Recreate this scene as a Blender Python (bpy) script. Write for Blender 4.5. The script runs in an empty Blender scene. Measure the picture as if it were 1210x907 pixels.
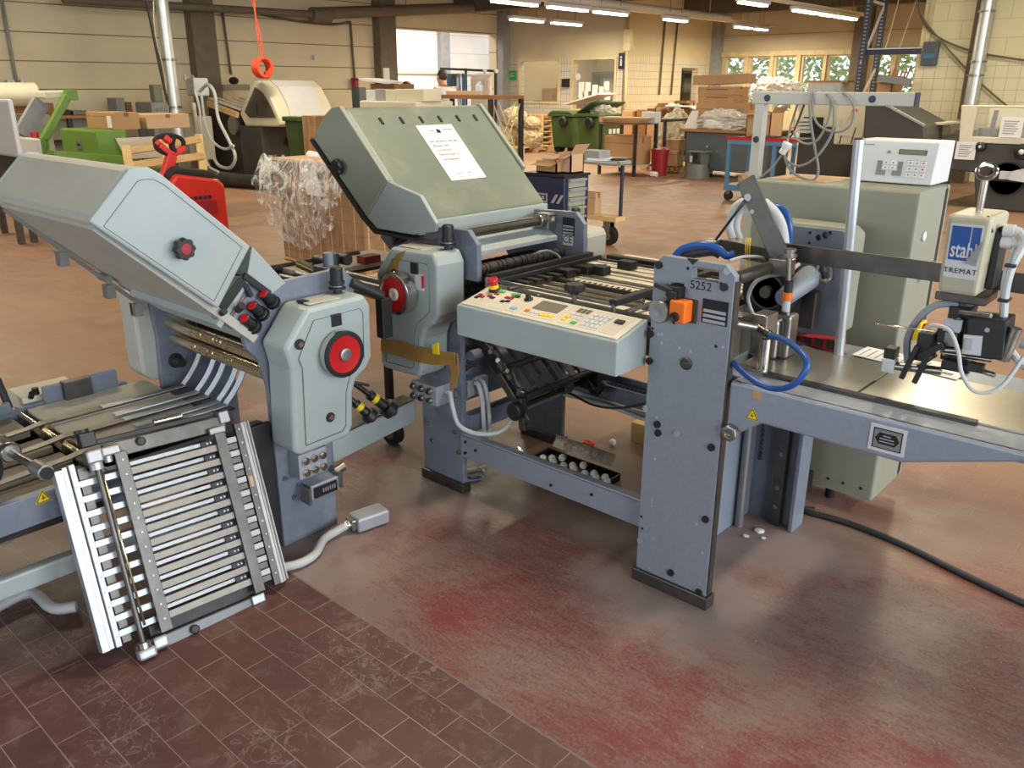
import bpy, bmesh, math, random
from mathutils import Vector, Matrix
S = bpy.context.scene
COL = S.collection
random.seed(11)
PI = math.pi
# ---------------------------------------------------------------- camera model
FOC, YAW, PITCH, ROLL, HC = 987.8, -0.731703627, 0.341890456, -0.00238568898, 1.6
_f = Vector((math.cos(PITCH)*math.sin(YAW), math.cos(PITCH)*math.cos(YAW), -math.sin(PITCH)))
_r0 = Vector((math.cos(YAW), -math.sin(YAW), 0)); _d0 = _f.cross(_r0)
_r = _r0*math.cos(ROLL)+_d0*math.sin(ROLL); _d = -_r0*math.sin(ROLL)+_d0*math.cos(ROLL)
CAM = Vector((0, 0, HC))
cd = bpy.data.cameras.new('camera'); cam = bpy.data.objects.new('camera', cd); COL.objects.link(cam)
cd.sensor_fit = 'HORIZONTAL'; cd.sensor_width = 36; cd.lens = 36*FOC/1210; cd.clip_start = .02; cd.clip_end = 300
m = Matrix((( _r.x, -_d.x, -_f.x, 0), (_r.y, -_d.y, -_f.y, 0), (_r.z, -_d.z, -_f.z, HC), (0, 0, 0, 1)))
cam.matrix_world = m
S.camera = cam
def at(u, v, **k):
    """the point of the hall seen at a place of the photograph on a given x, y or z plane"""
    d = _f + _r*((u-605)/FOC) + _d*((v-453.5)/FOC)
    a, val = next(iter(k.items())); i = 'xyz'.index(a)
    return CAM + d*((val-CAM[i])/d[i])
# ---------------------------------------------------------------- colours and materials
def L(r, g, b):
    f = lambda c: (c/255/12.92) if c/255 <= .04045 else ((c/255+.055)/1.055)**2.4
    return (f(r), f(g), f(b), 1)
def sh(c, k): return (min(1, c[0]*k), min(1, c[1]*k), min(1, c[2]*k), 1)
class N:
    def __init__(s, name):
        s.m = bpy.data.materials.new(name); s.m.use_nodes = True
        s.t = s.m.node_tree; s.b = s.t.nodes['Principled BSDF']; s.pos = None
    def n(s, ty, **k):
        o = s.t.nodes.new(ty)
        for a, b in k.items():
            if a.startswith('i_'):
                o.inputs[a[2:].replace('_', ' ')].default_value = b
            else: setattr(o, a, b)
        return o
    def l(s, a, b): s.t.links.new(a, b)
    def P(s):
        if s.pos is None: s.pos = s.n('ShaderNodeNewGeometry').outputs['Position']
        return s.pos
    def noise(s, scale, detail=4, rough=.55, vec=None, stretch=None, dist=0):
        o = s.n('ShaderNodeTexNoise'); o.inputs['Scale'].default_value = scale
        o.inputs['Detail'].default_value = detail; o.inputs['Roughness'].default_value = rough
        o.inputs['Distortion'].default_value = dist
        v = vec or s.P()
        if stretch:
            mp = s.n('ShaderNodeMapping'); mp.inputs['Scale'].default_value = stretch[:3]
            if len(stretch) > 3: mp.inputs['Rotation'].default_value = (0, 0, stretch[3])
            s.l(v, mp.inputs['Vector']); v = mp.outputs['Vector']
        s.l(v, o.inputs['Vector'])
        return o.outputs['Fac']
    def ramp(s, fac, stops, const=False):
        o = s.n('ShaderNodeValToRGB'); e = o.color_ramp.elements
        if const: o.color_ramp.interpolation = 'CONSTANT'
        while len(e) < len(stops): e.new(.5)
        for q, (p, c) in zip(e, stops):
            q.position = p; q.color = c if not isinstance(c, (int, float)) else (c, c, c, 1)
        s.l(fac, o.inputs['Fac']); return o.outputs['Color']
    def mix(s, fac, a, b, mode='MIX'):
        o = s.n('ShaderNodeMix', data_type='RGBA', blend_type=mode)
        for sock, v in ((o.inputs[0], fac), (o.inputs[6], a), (o.inputs[7], b)):
            if hasattr(v, 'is_linked') or hasattr(v, 'links'): s.l(v, sock)
            else: sock.default_value = v
        return o.outputs[2]
    def math(s, op, a, b=0.0, c=None):
        o = s.n('ShaderNodeMath', operation=op)
        for i, v in enumerate((a, b) if c is None else (a, b, c)):
            if hasattr(v, 'links'): s.l(v, o.inputs[i])
            else: o.inputs[i].default_value = v
        return o.outputs[0]
    def bump(s, h, strength=.2, dist=.01):
        o = s.n('ShaderNodeBump'); o.inputs['Strength'].default_value = strength; o.inputs['Distance'].default_value = dist
        s.l(h, o.inputs['Height']); s.l(o.outputs['Normal'], s.b.inputs['Normal'])
    def set(s, col=None, rough=None, metal=None, **k):
        for nm, v in (('Base Color', col), ('Roughness', rough), ('Metallic', metal)) + tuple(k.items()):
            if v is None: continue
            if hasattr(v, 'links'): s.l(v, s.b.inputs[nm])
            else: s.b.inputs[nm].default_value = v
        return s
def paint(name, col, rough=.5, metal=0, vary=.12, scale=6, bump=0, bscale=300, dirt=None, dscale=3):
    k = N(name); f = k.noise(scale, 5)
    c = k.ramp(f, [(.3, sh(col, 1-vary)), (.7, sh(col, 1+vary))])
    if dirt:
        g = k.ramp(k.noise(dscale, 8, .65), [(.5, 0.0), (.72, 1.0)])
        c = k.mix(k.math('MULTIPLY', g, dirt[1]), c, dirt[0])
    k.set(c, rough, metal)
    if bump: k.bump(k.noise(bscale, 2), bump, .002)
    return k.m
def emit(name, col, strength):
    k = N(name); k.set((0, 0, 0, 1), .5)
    k.b.inputs['Emission Color'].default_value = col; k.b.inputs['Emission Strength'].default_value = strength
    return k.m
# ---------------------------------------------------------------- mesh builder
class MB:
    def __init__(s, M=None): s.b = bmesh.new(); s.M = M or Matrix.Identity(4)
    def v(s, p): return s.b.verts.new(s.M @ Vector(p))
    def f(s, vs, smooth=False):
        try: q = s.b.faces.new(vs); q.smooth = smooth; return q
        except ValueError: return None
    def hexa(s, p):  # 8 points: bottom loop 4, top loop 4
        a = [s.v(q) for q in p]
        for i in ((3, 2, 1, 0), (4, 5, 6, 7), (0, 1, 5, 4), (1, 2, 6, 5), (2, 3, 7, 6), (3, 0, 4, 7)): s.f([a[j] for j in i])
        return s
    def box(s, x0, x1, y0, y1, z0, z1):
        x0, x1 = sorted((x0, x1)); y0, y1 = sorted((y0, y1)); z0, z1 = sorted((z0, z1))
        return s.hexa([(x0, y0, z0), (x1, y0, z0), (x1, y1, z0), (x0, y1, z0), (x0, y0, z1), (x1, y0, z1), (x1, y1, z1), (x0, y1, z1)])
    def obox(s, c, ax, ay, az):  # centre and three half-axis vectors
        c, ax, ay, az = map(Vector, (c, ax, ay, az))
        return s.hexa([c-ax-ay-az, c+ax-ay-az, c+ax+ay-az, c-ax+ay-az, c-ax-ay+az, c+ax-ay+az, c+ax+ay+az, c-ax+ay+az])
    def bar(s, p0, p1, w, h, up=(0, 0, 1)):  # rectangular bar between two points
        p0, p1 = Vector(p0), Vector(p1); d = p1-p0; u = Vector(up); sd = d.cross(u)
        if sd.length < 1e-6: sd = d.cross(Vector((1, 0, 0)))
        sd.normalize(); u = sd.cross(d).normalized()
        return s.obox((p0+p1)/2, d/2, sd*w/2, u*h/2)
    def prism(s, pts, ax, a, b, holes=()):
        def q(p, t): return {'x': (t, p[0], p[1]), 'y': (p[0], t, p[1]), 'z': (p[0], p[1], t)}[ax]
        if not holes:
            A = [s.v(q(p, a)) for p in pts]; B = [s.v(q(p, b)) for p in pts]; n = len(pts)
            s.f(A); s.f(B[::-1])
            for i in range(n): s.f([A[i], B[i], B[(i+1) % n], A[(i+1) % n]])
            return s
        for t in (a, b):
            es = []
            for lp in [pts]+list(holes):
                V = [s.v(q(p, t)) for p in lp]
                es += [s.b.edges.new((V[i], V[(i+1) % len(V)])) for i in range(len(V))]
            bmesh.ops.triangle_fill(s.b, use_beauty=True, use_dissolve=False, edges=es)
        for lp in [pts]+list(holes):
            n = len(lp); A = [s.v(q(p, a)) for p in lp]; B = [s.v(q(p, b)) for p in lp]
            for i in range(n): s.f([A[i], B[i], B[(i+1) % n], A[(i+1) % n]])
        bmesh.ops.remove_doubles(s.b, verts=s.b.verts[:], dist=1e-6)
        return s
    def lathe(s, p0, d, prof, n=20, cap=True):  # prof: (distance along d, radius)
        p0, d = Vector(p0), Vector(d).normalized()
        a = d.orthogonal().normalized(); b = d.cross(a); R = []
        for t, r in prof:
            R.append([s.v(p0+d*t+(a*math.cos(2*PI*i/n)+b*math.sin(2*PI*i/n))*max(r, 1e-5)) for i in range(n)])
        for A, B in zip(R, R[1:]):
            for i in range(n): s.f([A[i], A[(i+1) % n], B[(i+1) % n], B[i]], True)
        if cap: s.f(R[0][::-1]); s.f(R[-1])
        return s
    def cyl(s, p0, p1, r, n=16, r2=None):
        p0, p1 = Vector(p0), Vector(p1)
        return s.lathe(p0, p1-p0, [(0, r), ((p1-p0).length, r if r2 is None else r2)], n)
    def tube(s, pts, r, n=8, sub=5, closed=False):
        P = [Vector(p) for p in pts]; Q = []
        if sub > 1 and len(P) > 2:
            for i in range(len(P)-1):
                a = P[max(i-1, 0)]; b = P[i]; c = P[i+1]; d = P[min(i+2, len(P)-1)]
                for j in range(sub):
                    t = j/sub
                    Q.append(.5*((2*b)+(c-a)*t+(2*a-5*b+4*c-d)*t*t+(3*b-a-3*c+d)*t**3))
            Q.append(P[-1])
        else: Q = P
        up = None; R = []
        for i, p in enumerate(Q):
            d = (Q[min(i+1, len(Q)-1)]-Q[max(i-1, 0)]).normalized()
            if up is None: up = d.orthogonal().normalized()
            up = (up-d*up.dot(d)); up = up.normalized() if up.length > 1e-6 else d.orthogonal().normalized()
            w = d.cross(up); rr = r[min(i*len(r)//len(Q), len(r)-1)] if isinstance(r, (list, tuple)) else r
            R.append([s.v(p+(up*math.cos(2*PI*k/n)+w*math.sin(2*PI*k/n))*rr) for k in range(n)])
        for A, B in zip(R, R[1:]):
            for i in range(n): s.f([A[i], A[(i+1) % n], B[(i+1) % n], B[i]], True)
        s.f(R[0][::-1]); s.f(R[-1]); return s
    def ball(s, c, r, n=12, sq=(1, 1, 1)):
        mm = s.M @ Matrix.Translation(c) @ Matrix.Diagonal((sq[0], sq[1], sq[2], 1))
        o = bmesh.ops.create_uvsphere(s.b, u_segments=n, v_segments=max(6, n*2//3), radius=r, matrix=mm)
        for v in o['verts']:
            for f in v.link_faces: f.smooth = True
        return s
    def sheet(s, fn, nu, nv, smooth=True):
        V = [[s.v(fn(i/nu, j/nv)) for j in range(nv+1)] for i in range(nu+1)]
        F = []
        for i in range(nu):
            for j in range(nv): F.append(s.f([V[i][j], V[i+1][j], V[i+1][j+1], V[i][j+1]], smooth))
        return s
    def lump(s, c, r, sq=(1, 1, 1), seed=1, rough=.22, sub=4):
        """crumpled faceted lump"""
        rr = random.Random(seed); o = bmesh.ops.create_icosphere(s.b, subdivisions=sub, radius=1)
        ph = [(Vector((rr.uniform(-1, 1), rr.uniform(-1, 1), rr.uniform(-1, 1))).normalized(), rr.uniform(3, 16), rr.uniform(0, 6)) for _ in range(16)]
        c = Vector(c)
        for v in o['verts']:
            p = v.co.copy(); k = 1+rough*sum(abs(math.sin(p.dot(d)*f+q))-.6 for d, f, q in ph)/5+rr.uniform(-.25, .25)*rough
            v.co = s.M @ (c+Vector((p.x*sq[0], p.y*sq[1], max(p.z, -.7)*sq[2]))*r*k)
        return s
    def build(s, name, mat, parent=None, bev=0, seg=2, solid=0):
        bmesh.ops.recalc_face_normals(s.b, faces=s.b.faces[:])
        for e in s.b.edges:
            if len(e.link_faces) == 2 and e.calc_face_angle(0) > .7: e.smooth = False
        me = bpy.data.meshes.new(name)
        if parent is not None:
            r = parent
            while r.parent is not None: r = r.parent
            bmesh.ops.translate(s.b, verts=s.b.verts[:], vec=-r.location)
        s.b.to_mesh(me); s.b.free()
        me.materials.append(mat)
        o = bpy.data.objects.new(name, me); COL.objects.link(o)
        if parent is not None: o.parent = parent
        if solid:
            md = o.modifiers.new('solid', 'SOLIDIFY'); md.thickness = solid; md.offset = 0
        if bev:
            md = o.modifiers.new('bevel', 'BEVEL'); md.width = bev; md.segments = seg
            md.limit_method = 'ANGLE'; md.angle_limit = math.radians(35)
        return o
def tag(o, label, cat, group=None, kind=None):
    o['label'] = label; o['category'] = cat
    if group: o['group'] = group
    if kind: o['kind'] = kind
    return o
def thing(name, label, cat, loc, group=None):
    o = bpy.data.objects.new(name, None); COL.objects.link(o); o.location = loc; o.empty_display_size = .1
    return tag(o, label, cat, group)
def one(name, mb, mat, label, cat, group=None, bev=0, kind=None, solid=0):
    return tag(mb.build(name, mat, None, bev, solid=solid), label, cat, group, kind)
def struct(name, mb, mat, bev=0):
    o = mb.build(name, mat, None, bev); o['kind'] = 'structure'; return o
def dup(root, loc, rotz=0, label=None, group=None):
    r = root.copy(); COL.objects.link(r); r.location = loc; r.rotation_euler = (0, 0, rotz)
    if label: r['label'] = label
    if group: r['group'] = group
    for ch in list(root.children):
        c = ch.copy(); COL.objects.link(c); c.parent = r
        for g in ch.children:
            e = g.copy(); COL.objects.link(e); e.parent = c
    return r
def text(body, name, parent, loc, right, up, size, mat, bold=0, sx=1, align='CENTER', ext=.0004, space=1):
    cu = bpy.data.curves.new(name, 'FONT'); cu.body = body; cu.size = size; cu.align_x = align; cu.align_y = 'CENTER'
    cu.extrude = ext; cu.offset = bold; cu.space_character = space; cu.resolution_u = 2
    t = bpy.data.objects.new(name, cu); COL.objects.link(t)
    r = Vector(right).normalized(); u = Vector(up); u = (u-r*u.dot(r)).normalized(); n = r.cross(u)
    bpy.context.view_layer.update()
    me = bpy.data.meshes.new_from_object(t.evaluated_get(bpy.context.evaluated_depsgraph_get()))
    bpy.data.objects.remove(t)
    M = Matrix(((r.x*sx, u.x, n.x, loc[0]), (r.y*sx, u.y, n.y, loc[1]), (r.z*sx, u.z, n.z, loc[2]), (0, 0, 0, 1)))
    me.transform(M); me.materials.clear(); me.materials.append(mat)
    root = parent
    while root.parent is not None: root = root.parent
    me.transform(Matrix.Translation(-root.location))
    o = bpy.data.objects.new(name, me); COL.objects.link(o); o.parent = parent
    return o
# ---------------------------------------------------------------- materials
def m_floor():
    k = N('floor_tile_dusty'); P = k.P()
    sp = k.n('ShaderNodeSeparateXYZ'); k.l(P, sp.inputs[0]); X, Y = sp.outputs[0], sp.outputs[1]
    mp = k.n('ShaderNodeMapping'); mp.inputs['Location'].default_value = (.02, -.0084, 0); k.l(P, mp.inputs['Vector'])
    br = k.n('ShaderNodeTexBrick', offset=.5, offset_frequency=2)
    k.l(mp.outputs[0], br.inputs['Vector'])
    for a, b in (('Scale', 1), ('Mortar Size', .0016), ('Mortar Smooth', .25), ('Bias', 0), ('Brick Width', .2), ('Row Height', .0969)): br.inputs[a].default_value = b
    br.inputs['Color1'].default_value = L(92, 62, 59); br.inputs['Color2'].default_value = L(104, 70, 65); br.inputs['Mortar'].default_value = L(158, 140, 130)
    # scuffs and dust on the bare tiles
    sc = k.ramp(k.noise(9, 8, .7, dist=1.6), [(.5, 0.0), (.7, 1.0)])
    tile = k.mix(k.math('MULTIPLY', sc, .5), br.outputs['Color'], L(142, 120, 114))
    rdg = k.math('ABSOLUTE', k.math('SUBTRACT', k.noise(11, 3, .5, dist=2.2), .5))
    arc = k.math('MULTIPLY', k.math('LESS_THAN', rdg, .018), k.ramp(k.noise(2.6, 4), [(.48, 0.0), (.6, 1.0)]))
    tile = k.mix(k.math('MULTIPLY', arc, .45), tile, L(168, 150, 142))
    dk = k.ramp(k.noise(3.2, 6, .65, dist=.6), [(.42, 1.0), (.62, 0.0)])
    tile = k.mix(k.math('MULTIPLY', dk, .4), tile, L(78, 44, 40))
    # the part beyond the kerb line: red coat under pale dust, swept in strokes
    red = k.ramp(k.noise(1.3, 6, .6), [(.3, L(88, 40, 42)), (.55, L(118, 44, 44)), (.75, L(92, 52, 50))])
    sweep = k.noise(6, 8, .78, stretch=(1.6, 9, 1, .9), dist=1.2)
    blot = k.noise(1.25, 6, .62, dist=.5)
    grit = k.noise(95, 3, .7)
    du = k.math('ADD', k.math('MULTIPLY', sweep, .46), k.math('ADD', k.math('MULTIPLY', blot, .95), k.math('MULTIPLY', grit, .42)))
    du = k.ramp(du, [(.80, 0.05), (.90, .5), (1.0, .95)])
    smooth = k.mix(du, red, L(130, 109, 100))
    spot = None
    for fx_, fy_, rad in ((-2.37, 2.2, .42), (-1.2, 2.2, .42), (-1.2, 2.75, .5), (-2.4, 1.55, .35), (-2.25, 1.36, .3)):
        dx = k.math('SUBTRACT', X, fx_); dy = k.math('SUBTRACT', Y, fy_)
        d_ = k.math('SQRT', k.math('ADD', k.math('MULTIPLY', dx, dx), k.math('MULTIPLY', dy, dy)))
        f_ = k.math('SUBTRACT', 1, k.math('DIVIDE', k.math('ADD', d_, k.math('MULTIPLY', k.math('SUBTRACT', k.noise(6, 6, .7), .5), .5)), rad))
        spot = f_ if spot is None else k.math('MAXIMUM', spot, f_)
    spot = k.ramp(spot, [(.0, 0.0), (.5, .8)])
    smooth = k.mix(spot, smooth, L(150, 132, 124))
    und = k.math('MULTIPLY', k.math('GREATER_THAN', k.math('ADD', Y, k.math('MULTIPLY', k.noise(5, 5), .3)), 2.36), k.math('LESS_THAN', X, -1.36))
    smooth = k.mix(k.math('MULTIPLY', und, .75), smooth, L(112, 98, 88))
    speck = k.math('GREATER_THAN', k.noise(120, 2, .4), .765)
    smooth = k.mix(k.math('MULTIPLY', speck, .8), smooth, L(214, 204, 196))
    # masks
    wob = k.math('MULTIPLY', k.math('SUBTRACT', k.noise(30, 3), .5), .012)
    m1 = k.math('GREATER_THAN', k.math('ADD', Y, wob), 1.365)
    mx = k.n('ShaderNodeMapRange'); mx.inputs[1].default_value = -4.3; mx.inputs[2].default_value = -3.2; k.l(k.math('ADD', X, k.math('MULTIPLY', k.noise(2, 4), 1.2)), mx.inputs[0])
    my = k.n('ShaderNodeMapRange'); my.inputs[1].default_value = 4.6; my.inputs[2].default_value = 3.2; k.l(k.math('ADD', Y, k.math('MULTIPLY', k.noise(2, 4), 1.2)), my.inputs[0])
    ms = k.math('MULTIPLY', k.math('MULTIPLY', m1, mx.outputs[0]), my.outputs[0])
    # far tiles: fired clay paled with painted-in glare and far light, worn pale lanes
    far = k.mix(k.ramp(k.noise(.7, 7, .65, stretch=(.7, 2.2, 1, .3)), [(.35, 0.0), (.68, 1.0)]), L(140, 100, 82), L(146, 118, 86))
    grout = k.math('SUBTRACT', 1, k.math('SUBTRACT', 1, br.outputs['Fac']))
    far = k.mix(k.math('MULTIPLY', grout, .45), far, L(172, 144, 122))
    mf = k.math('MAXIMUM', k.math('LESS_THAN', X, -2.95), k.math('GREATER_THAN', Y, 1.365))
    fx = k.n('ShaderNodeMapRange'); fx.inputs[1].default_value = -2.6; fx.inputs[2].default_value = -3.4; k.l(X, fx.inputs[0])
    base = k.mix(k.math('MAXIMUM', fx.outputs[0], m1), tile, far)
    seam = k.math('LESS_THAN', k.math('ABSOLUTE', k.math('SUBTRACT', k.math('ADD', Y, wob), 1.365)), .004)
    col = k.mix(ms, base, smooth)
    col = k.mix(k.math('MULTIPLY', seam, k.math('MULTIPLY', mx.outputs[0], .7)), col, L(120, 108, 100))
    # pale dust settled round the machine feet
    k.set(col, k.ramp(k.noise(5, 5), [(.3, .38), (.75, .62)]))
    h = k.math('ADD', k.math('MULTIPLY', br.outputs['Fac'], k.math('MULTIPLY', k.math('SUBTRACT', 1, ms), -.6)), k.math('MULTIPLY', k.noise(40, 4), .25))
    k.bump(h, .3, .004)
    return k.m
def m_panel(name, col, z0, pitch, line, vary=.06, tile=None):
    """painted wall with horizontal joints; tile=(height, colour, grout, w, h, axis) tiles the lower part"""
    k = N(name); sp = k.n('ShaderNodeSeparateXYZ'); k.l(k.P(), sp.inputs[0]); Z = sp.outputs[2]
    f = k.math('FRACT', k.math('DIVIDE', k.math('SUBTRACT', Z, z0-20*pitch), pitch))
    j = k.math('LESS_THAN', f, .022/pitch)
    c = k.ramp(k.noise(1.2, 6), [(.3, sh(col, 1-vary)), (.7, sh(col, 1+vary))])
    c = k.mix(j, c, line)
    if tile:
        ht, tc, gc, w, h, ax = tile
        cb = k.n('ShaderNodeCombineXYZ'); k.l(sp.outputs[ax], cb.inputs[0]); k.l(Z, cb.inputs[1])
        br = k.n('ShaderNodeTexBrick', offset=0, offset_frequency=2); k.l(cb.outputs[0], br.inputs['Vector'])
        for a, b in (('Scale', 1), ('Mortar Size', .006), ('Mortar Smooth', .1), ('Brick Width', w), ('Row Height', h)): br.inputs[a].default_value = b
        br.inputs['Color1'].default_value = tc; br.inputs['Color2'].default_value = sh(tc, .94); br.inputs['Mortar'].default_value = gc
        lo = k.math('LESS_THAN', Z, ht)
        c = k.mix(lo, c, br.outputs['Color'])
        k.set(c, k.math('SUBTRACT', .85, k.math('MULTIPLY', lo, .5)))
    else: k.set(c, .85)
    return k.m
def m_block(name, col, ht, tc, gc):
    k = N(name); sp = k.n('ShaderNodeSeparateXYZ'); k.l(k.P(), sp.inputs[0])
    cb = k.n('ShaderNodeCombineXYZ'); k.l(sp.outputs[0], cb.inputs[0]); k.l(sp.outputs[2], cb.inputs[1])
    def br(w, h, off, c, g, ms):
        b = k.n('ShaderNodeTexBrick', offset=off, offset_frequency=2); k.l(cb.outputs[0], b.inputs['Vector'])
        for a, v in (('Scale', 1), ('Mortar Size', ms), ('Mortar Smooth', .3), ('Brick Width', w), ('Row Height', h)): b.inputs[a].default_value = v
        b.inputs['Color1'].default_value = c; b.inputs['Color2'].default_value = sh(c, .96); b.inputs['Mortar'].default_value = g
        return b.outputs['Color']
    lo = k.math('LESS_THAN', sp.outputs[2], ht)
    k.set(k.mix(lo, br(.5, .3, .5, col, sh(col, .82), .012), br(.195, .195, 0, tc, gc, .006)), .6)
    return k.m
M = {}
M['floor'] = m_floor()
M['wall_cream'] = m_panel('cream_wall_panels', L(222, 208, 174), 1.515, .505, L(140, 126, 98))
M['wall_plain'] = m_panel('plain_cream_wall', L(200, 186, 156), 3.02, 9, L(150, 136, 108))
M['wall_bright'] = m_panel('white_tiled_wall', L(226, 222, 214), 1.5, .62, L(190, 186, 178), tile=(1.95, L(228, 226, 220), L(176, 172, 166), .2, .2, 1))
M['wall_block'] = m_panel('tiled_wall', L(206, 192, 160), 9.5, 20, L(150, 136, 108), tile=(2.36, L(214, 206, 190), L(150, 140, 124), .1, .2, 0))
M['wall_block_side'] = m_panel('tiled_side_wall', L(214, 198, 158), 9.5, 20, L(150, 136, 108), tile=(2.38, L(222, 210, 180), L(168, 154, 124), .1, .2, 1))
M['wall_white'] = m_block('painted_block_wall', L(234, 222, 176), 2.02, L(236, 224, 184), L(196, 182, 140))
M['offwhite'] = paint('offwhite_tube', L(182, 180, 170), .45, vary=.03)
M['ball'] = paint('ball_white', L(252, 250, 244), .4, vary=.02)
M['ceiling'] = paint('ceiling_concrete', L(92, 84, 70), .9)
M['column'] = paint('grey_brown_column', L(112, 102, 84), .7)
M['column_grey'] = paint('grey_column', L(150, 150, 148), .7)
M['cream_frame'] = paint('cream_window_frame', L(214, 196, 150), .5)
M['paint'] = paint('pale_blue_grey_paint', L(160, 169, 168), .42, vary=.05, dirt=(L(178, 172, 160), .35), dscale=7)
M['paint_hood'] = paint('sage_grey_paint', L(112, 118, 103), .45, vary=.05, dirt=(L(170, 164, 148), .3), dscale=5)
M['dusty_paint'] = paint('dusty_blue_grey_paint', L(178, 176, 165), .6, vary=.07, dirt=(L(188, 174, 156), .5), dscale=9)
M['frame'] = paint('blue_grey_machine_paint', L(112, 119, 133), .42, vary=.1, dirt=(L(160, 158, 156), .4), dscale=10, bump=.1, bscale=400)
M['hammer'] = paint('hammered_grey_paint', L(138, 145, 155), .4, .2, vary=.06, scale=60, bump=.25, bscale=260)
M['hammer_lav'] = paint('hammered_lavender_paint', L(142, 149, 162), .4, .2, vary=.05, scale=60, bump=.25, bscale=260)
M['steel'] = paint('bare_steel', L(150, 146, 140), .3, .9, vary=.12, scale=20)
M['steel_dark'] = paint('dark_oiled_steel', L(92, 88, 84), .38, .8, vary=.2, scale=18)
M['chrome'] = paint('polished_steel', L(205, 200, 192), .2, 1, vary=.03)
M['brass_roll'] = paint('yellowed_steel_roller', L(222, 206, 172), .22, .9, vary=.06)
M['alu'] = paint('brushed_aluminium', L(150, 150, 150), .42, .75, vary=.08, scale=30, bump=.03)
M['alu_bright'] = paint('bright_aluminium', L(176, 180, 186), .42, .6, vary=.08, scale=14)
M['black'] = paint('black_plastic', L(26, 26, 28), .45, vary=.15)
M['black_satin'] = paint('black_painted_steel', L(38, 37, 38), .5, vary=.2, dirt=(L(90, 84, 78), .4))
M['boxmetal'] = paint('cast_box_metal', L(172, 176, 182), .42, .3, vary=.08, scale=16)
M['seam'] = paint('dark_panel_gap', L(78, 84, 86), .7)
M['rubber'] = paint('black_rubber', L(22, 22, 22), .75)
M['dark_void'] = paint('near_black', L(34, 31, 30), .7, vary=.3)  # near black; on holes and slots it puts their shade into the colour
M['red'] = paint('red_plastic', L(190, 28, 32), .35, vary=.06)
M['red_dull'] = paint('dark_red_plastic', L(150, 30, 40), .4)
M['cream_panel'] = paint('cream_console_panel', L(216, 208, 190), .45, vary=.03)
M['white'] = paint('white_plastic', L(206, 206, 206), .5, vary=.02)
M['paper'] = paint('white_paper', L(232, 230, 226), .8, vary=.02)
M['ink'] = paint('black_print', L(30, 30, 32), .8)
M['ink_grey'] = paint('grey_print', L(130, 130, 130), .8)
M['ink_red'] = paint('red_print', L(200, 40, 60), .8)
M['yellow'] = paint('yellow_label', L(240, 205, 20), .5, vary=.03)
M['orange'] = paint('orange_plastic', L(244, 116, 22), .4, vary=.04)
M['green_key'] = paint('green_key', L(60, 170, 80), .5)
M['blue_key'] = paint('blue_key', L(110, 170, 215), .5)
M['lcd'] = paint('dull_screen', L(110, 104, 90), .25)
M['lcd_green'] = paint('green_screen', L(92, 108, 48), .3)
M['cardboard'] = paint('brown_cardboard', L(182, 142, 100), .85, vary=.08, scale=3)
M['cardboard_tan'] = paint('tan_cardboard', L(200, 166, 128), .85, vary=.06, scale=3)
M['cardboard_dark'] = paint('dark_cardboard', L(140, 98, 58), .85, vary=.1, scale=3)
def m_wood(name, a, b):
    k = N(name); k.set(k.ramp(k.noise(6, 6, .6, stretch=(1, 1, 8)), [(.3, a), (.7, b)]), .75); return k.m
M['pine'] = m_wood('pale_pine', L(206, 168, 108), L(228, 196, 140))
M['pallet'] = m_wood('pallet_wood', L(190, 152, 98), L(214, 180, 126))
M['ply'] = m_wood('brown_worktop', L(150, 106, 62), L(170, 126, 80))
M['board'] = m_wood('dusty_pale_board', L(200, 190, 170), L(216, 206, 188))
M['blue_hose'] = paint('blue_hose', L(28, 78, 150), .35, vary=.05)
M['grey_cable'] = paint('grey_cable', L(124, 124, 120), .5, vary=.05)
M['grey_hose'] = paint('pale_grey_hose', L(190, 192, 192), .5, vary=.05)
M['dark_cable'] = paint('black_cable', L(40, 42, 46), .5)
M['cream_head'] = paint('cream_head_paint', L(178, 172, 148), .45, vary=.04)
M['galv'] = paint('galvanised_pipe', L(206, 208, 206), .38, .7, vary=.06)
M['inclined'] = paint('worn_beige_board', L(146, 130, 108), .6, vary=.12)
M['sage'] = paint('sage_cabinet_paint', L(140, 141, 125), .5, vary=.04)
M['bin_green'] = paint('green_bin_plastic', L(60, 84, 40), .45, vary=.08)
M['green_mach'] = paint('green_machine_paint', L(106, 142, 52), .45, vary=.06)
M['dark_grey_mach'] = paint('charcoal_machine_paint', L(70, 68, 64), .5, vary=.08)
M['cream_mach'] = paint('cream_machine_paint', L(214, 206, 180), .45, vary=.04)
M['navy'] = paint('navy_steel', L(28, 37, 68), .4, vary=.06)
M['grey_drawer'] = paint('grey_drawer_front', L(150, 152, 140), .45)
M['blue_steel'] = paint('light_blue_steel', L(84, 128, 160), .45, vary=.05)
M['slate'] = paint('slate_grey_steel', L(88, 96, 100), .5, vary=.05)
M['red_steel'] = paint('red_machine_paint', L(206, 44, 36), .38, vary=.07)
M['rack_blue'] = paint('dark_blue_rack', L(52, 58, 78), .5)
M['red_orange'] = paint('orange_red_hose', L(226, 76, 44), .5)
M['skin'] = paint('skin', L(196, 140, 112), .55); M['hair'] = paint('dark_brown_hair', L(58, 44, 36), .7)
M['tshirt'] = paint('light_grey_shirt', L(176, 176, 176), .85)
M['dark_cloth'] = paint('dark_work_trousers', L(50, 54, 64), .85)
M['leaf'] = paint('leaves', L(150, 182, 112), .6, vary=.5, scale=3)
M['tape'] = paint('brown_packing_tape', L(158, 124, 66), .3, vary=.15, scale=20)
def m_clear(name, tint, rough, alpha):
    k = N(name); k.set(tint, rough, 0)
    k.b.inputs['Alpha'].default_value = alpha; return k.m
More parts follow.
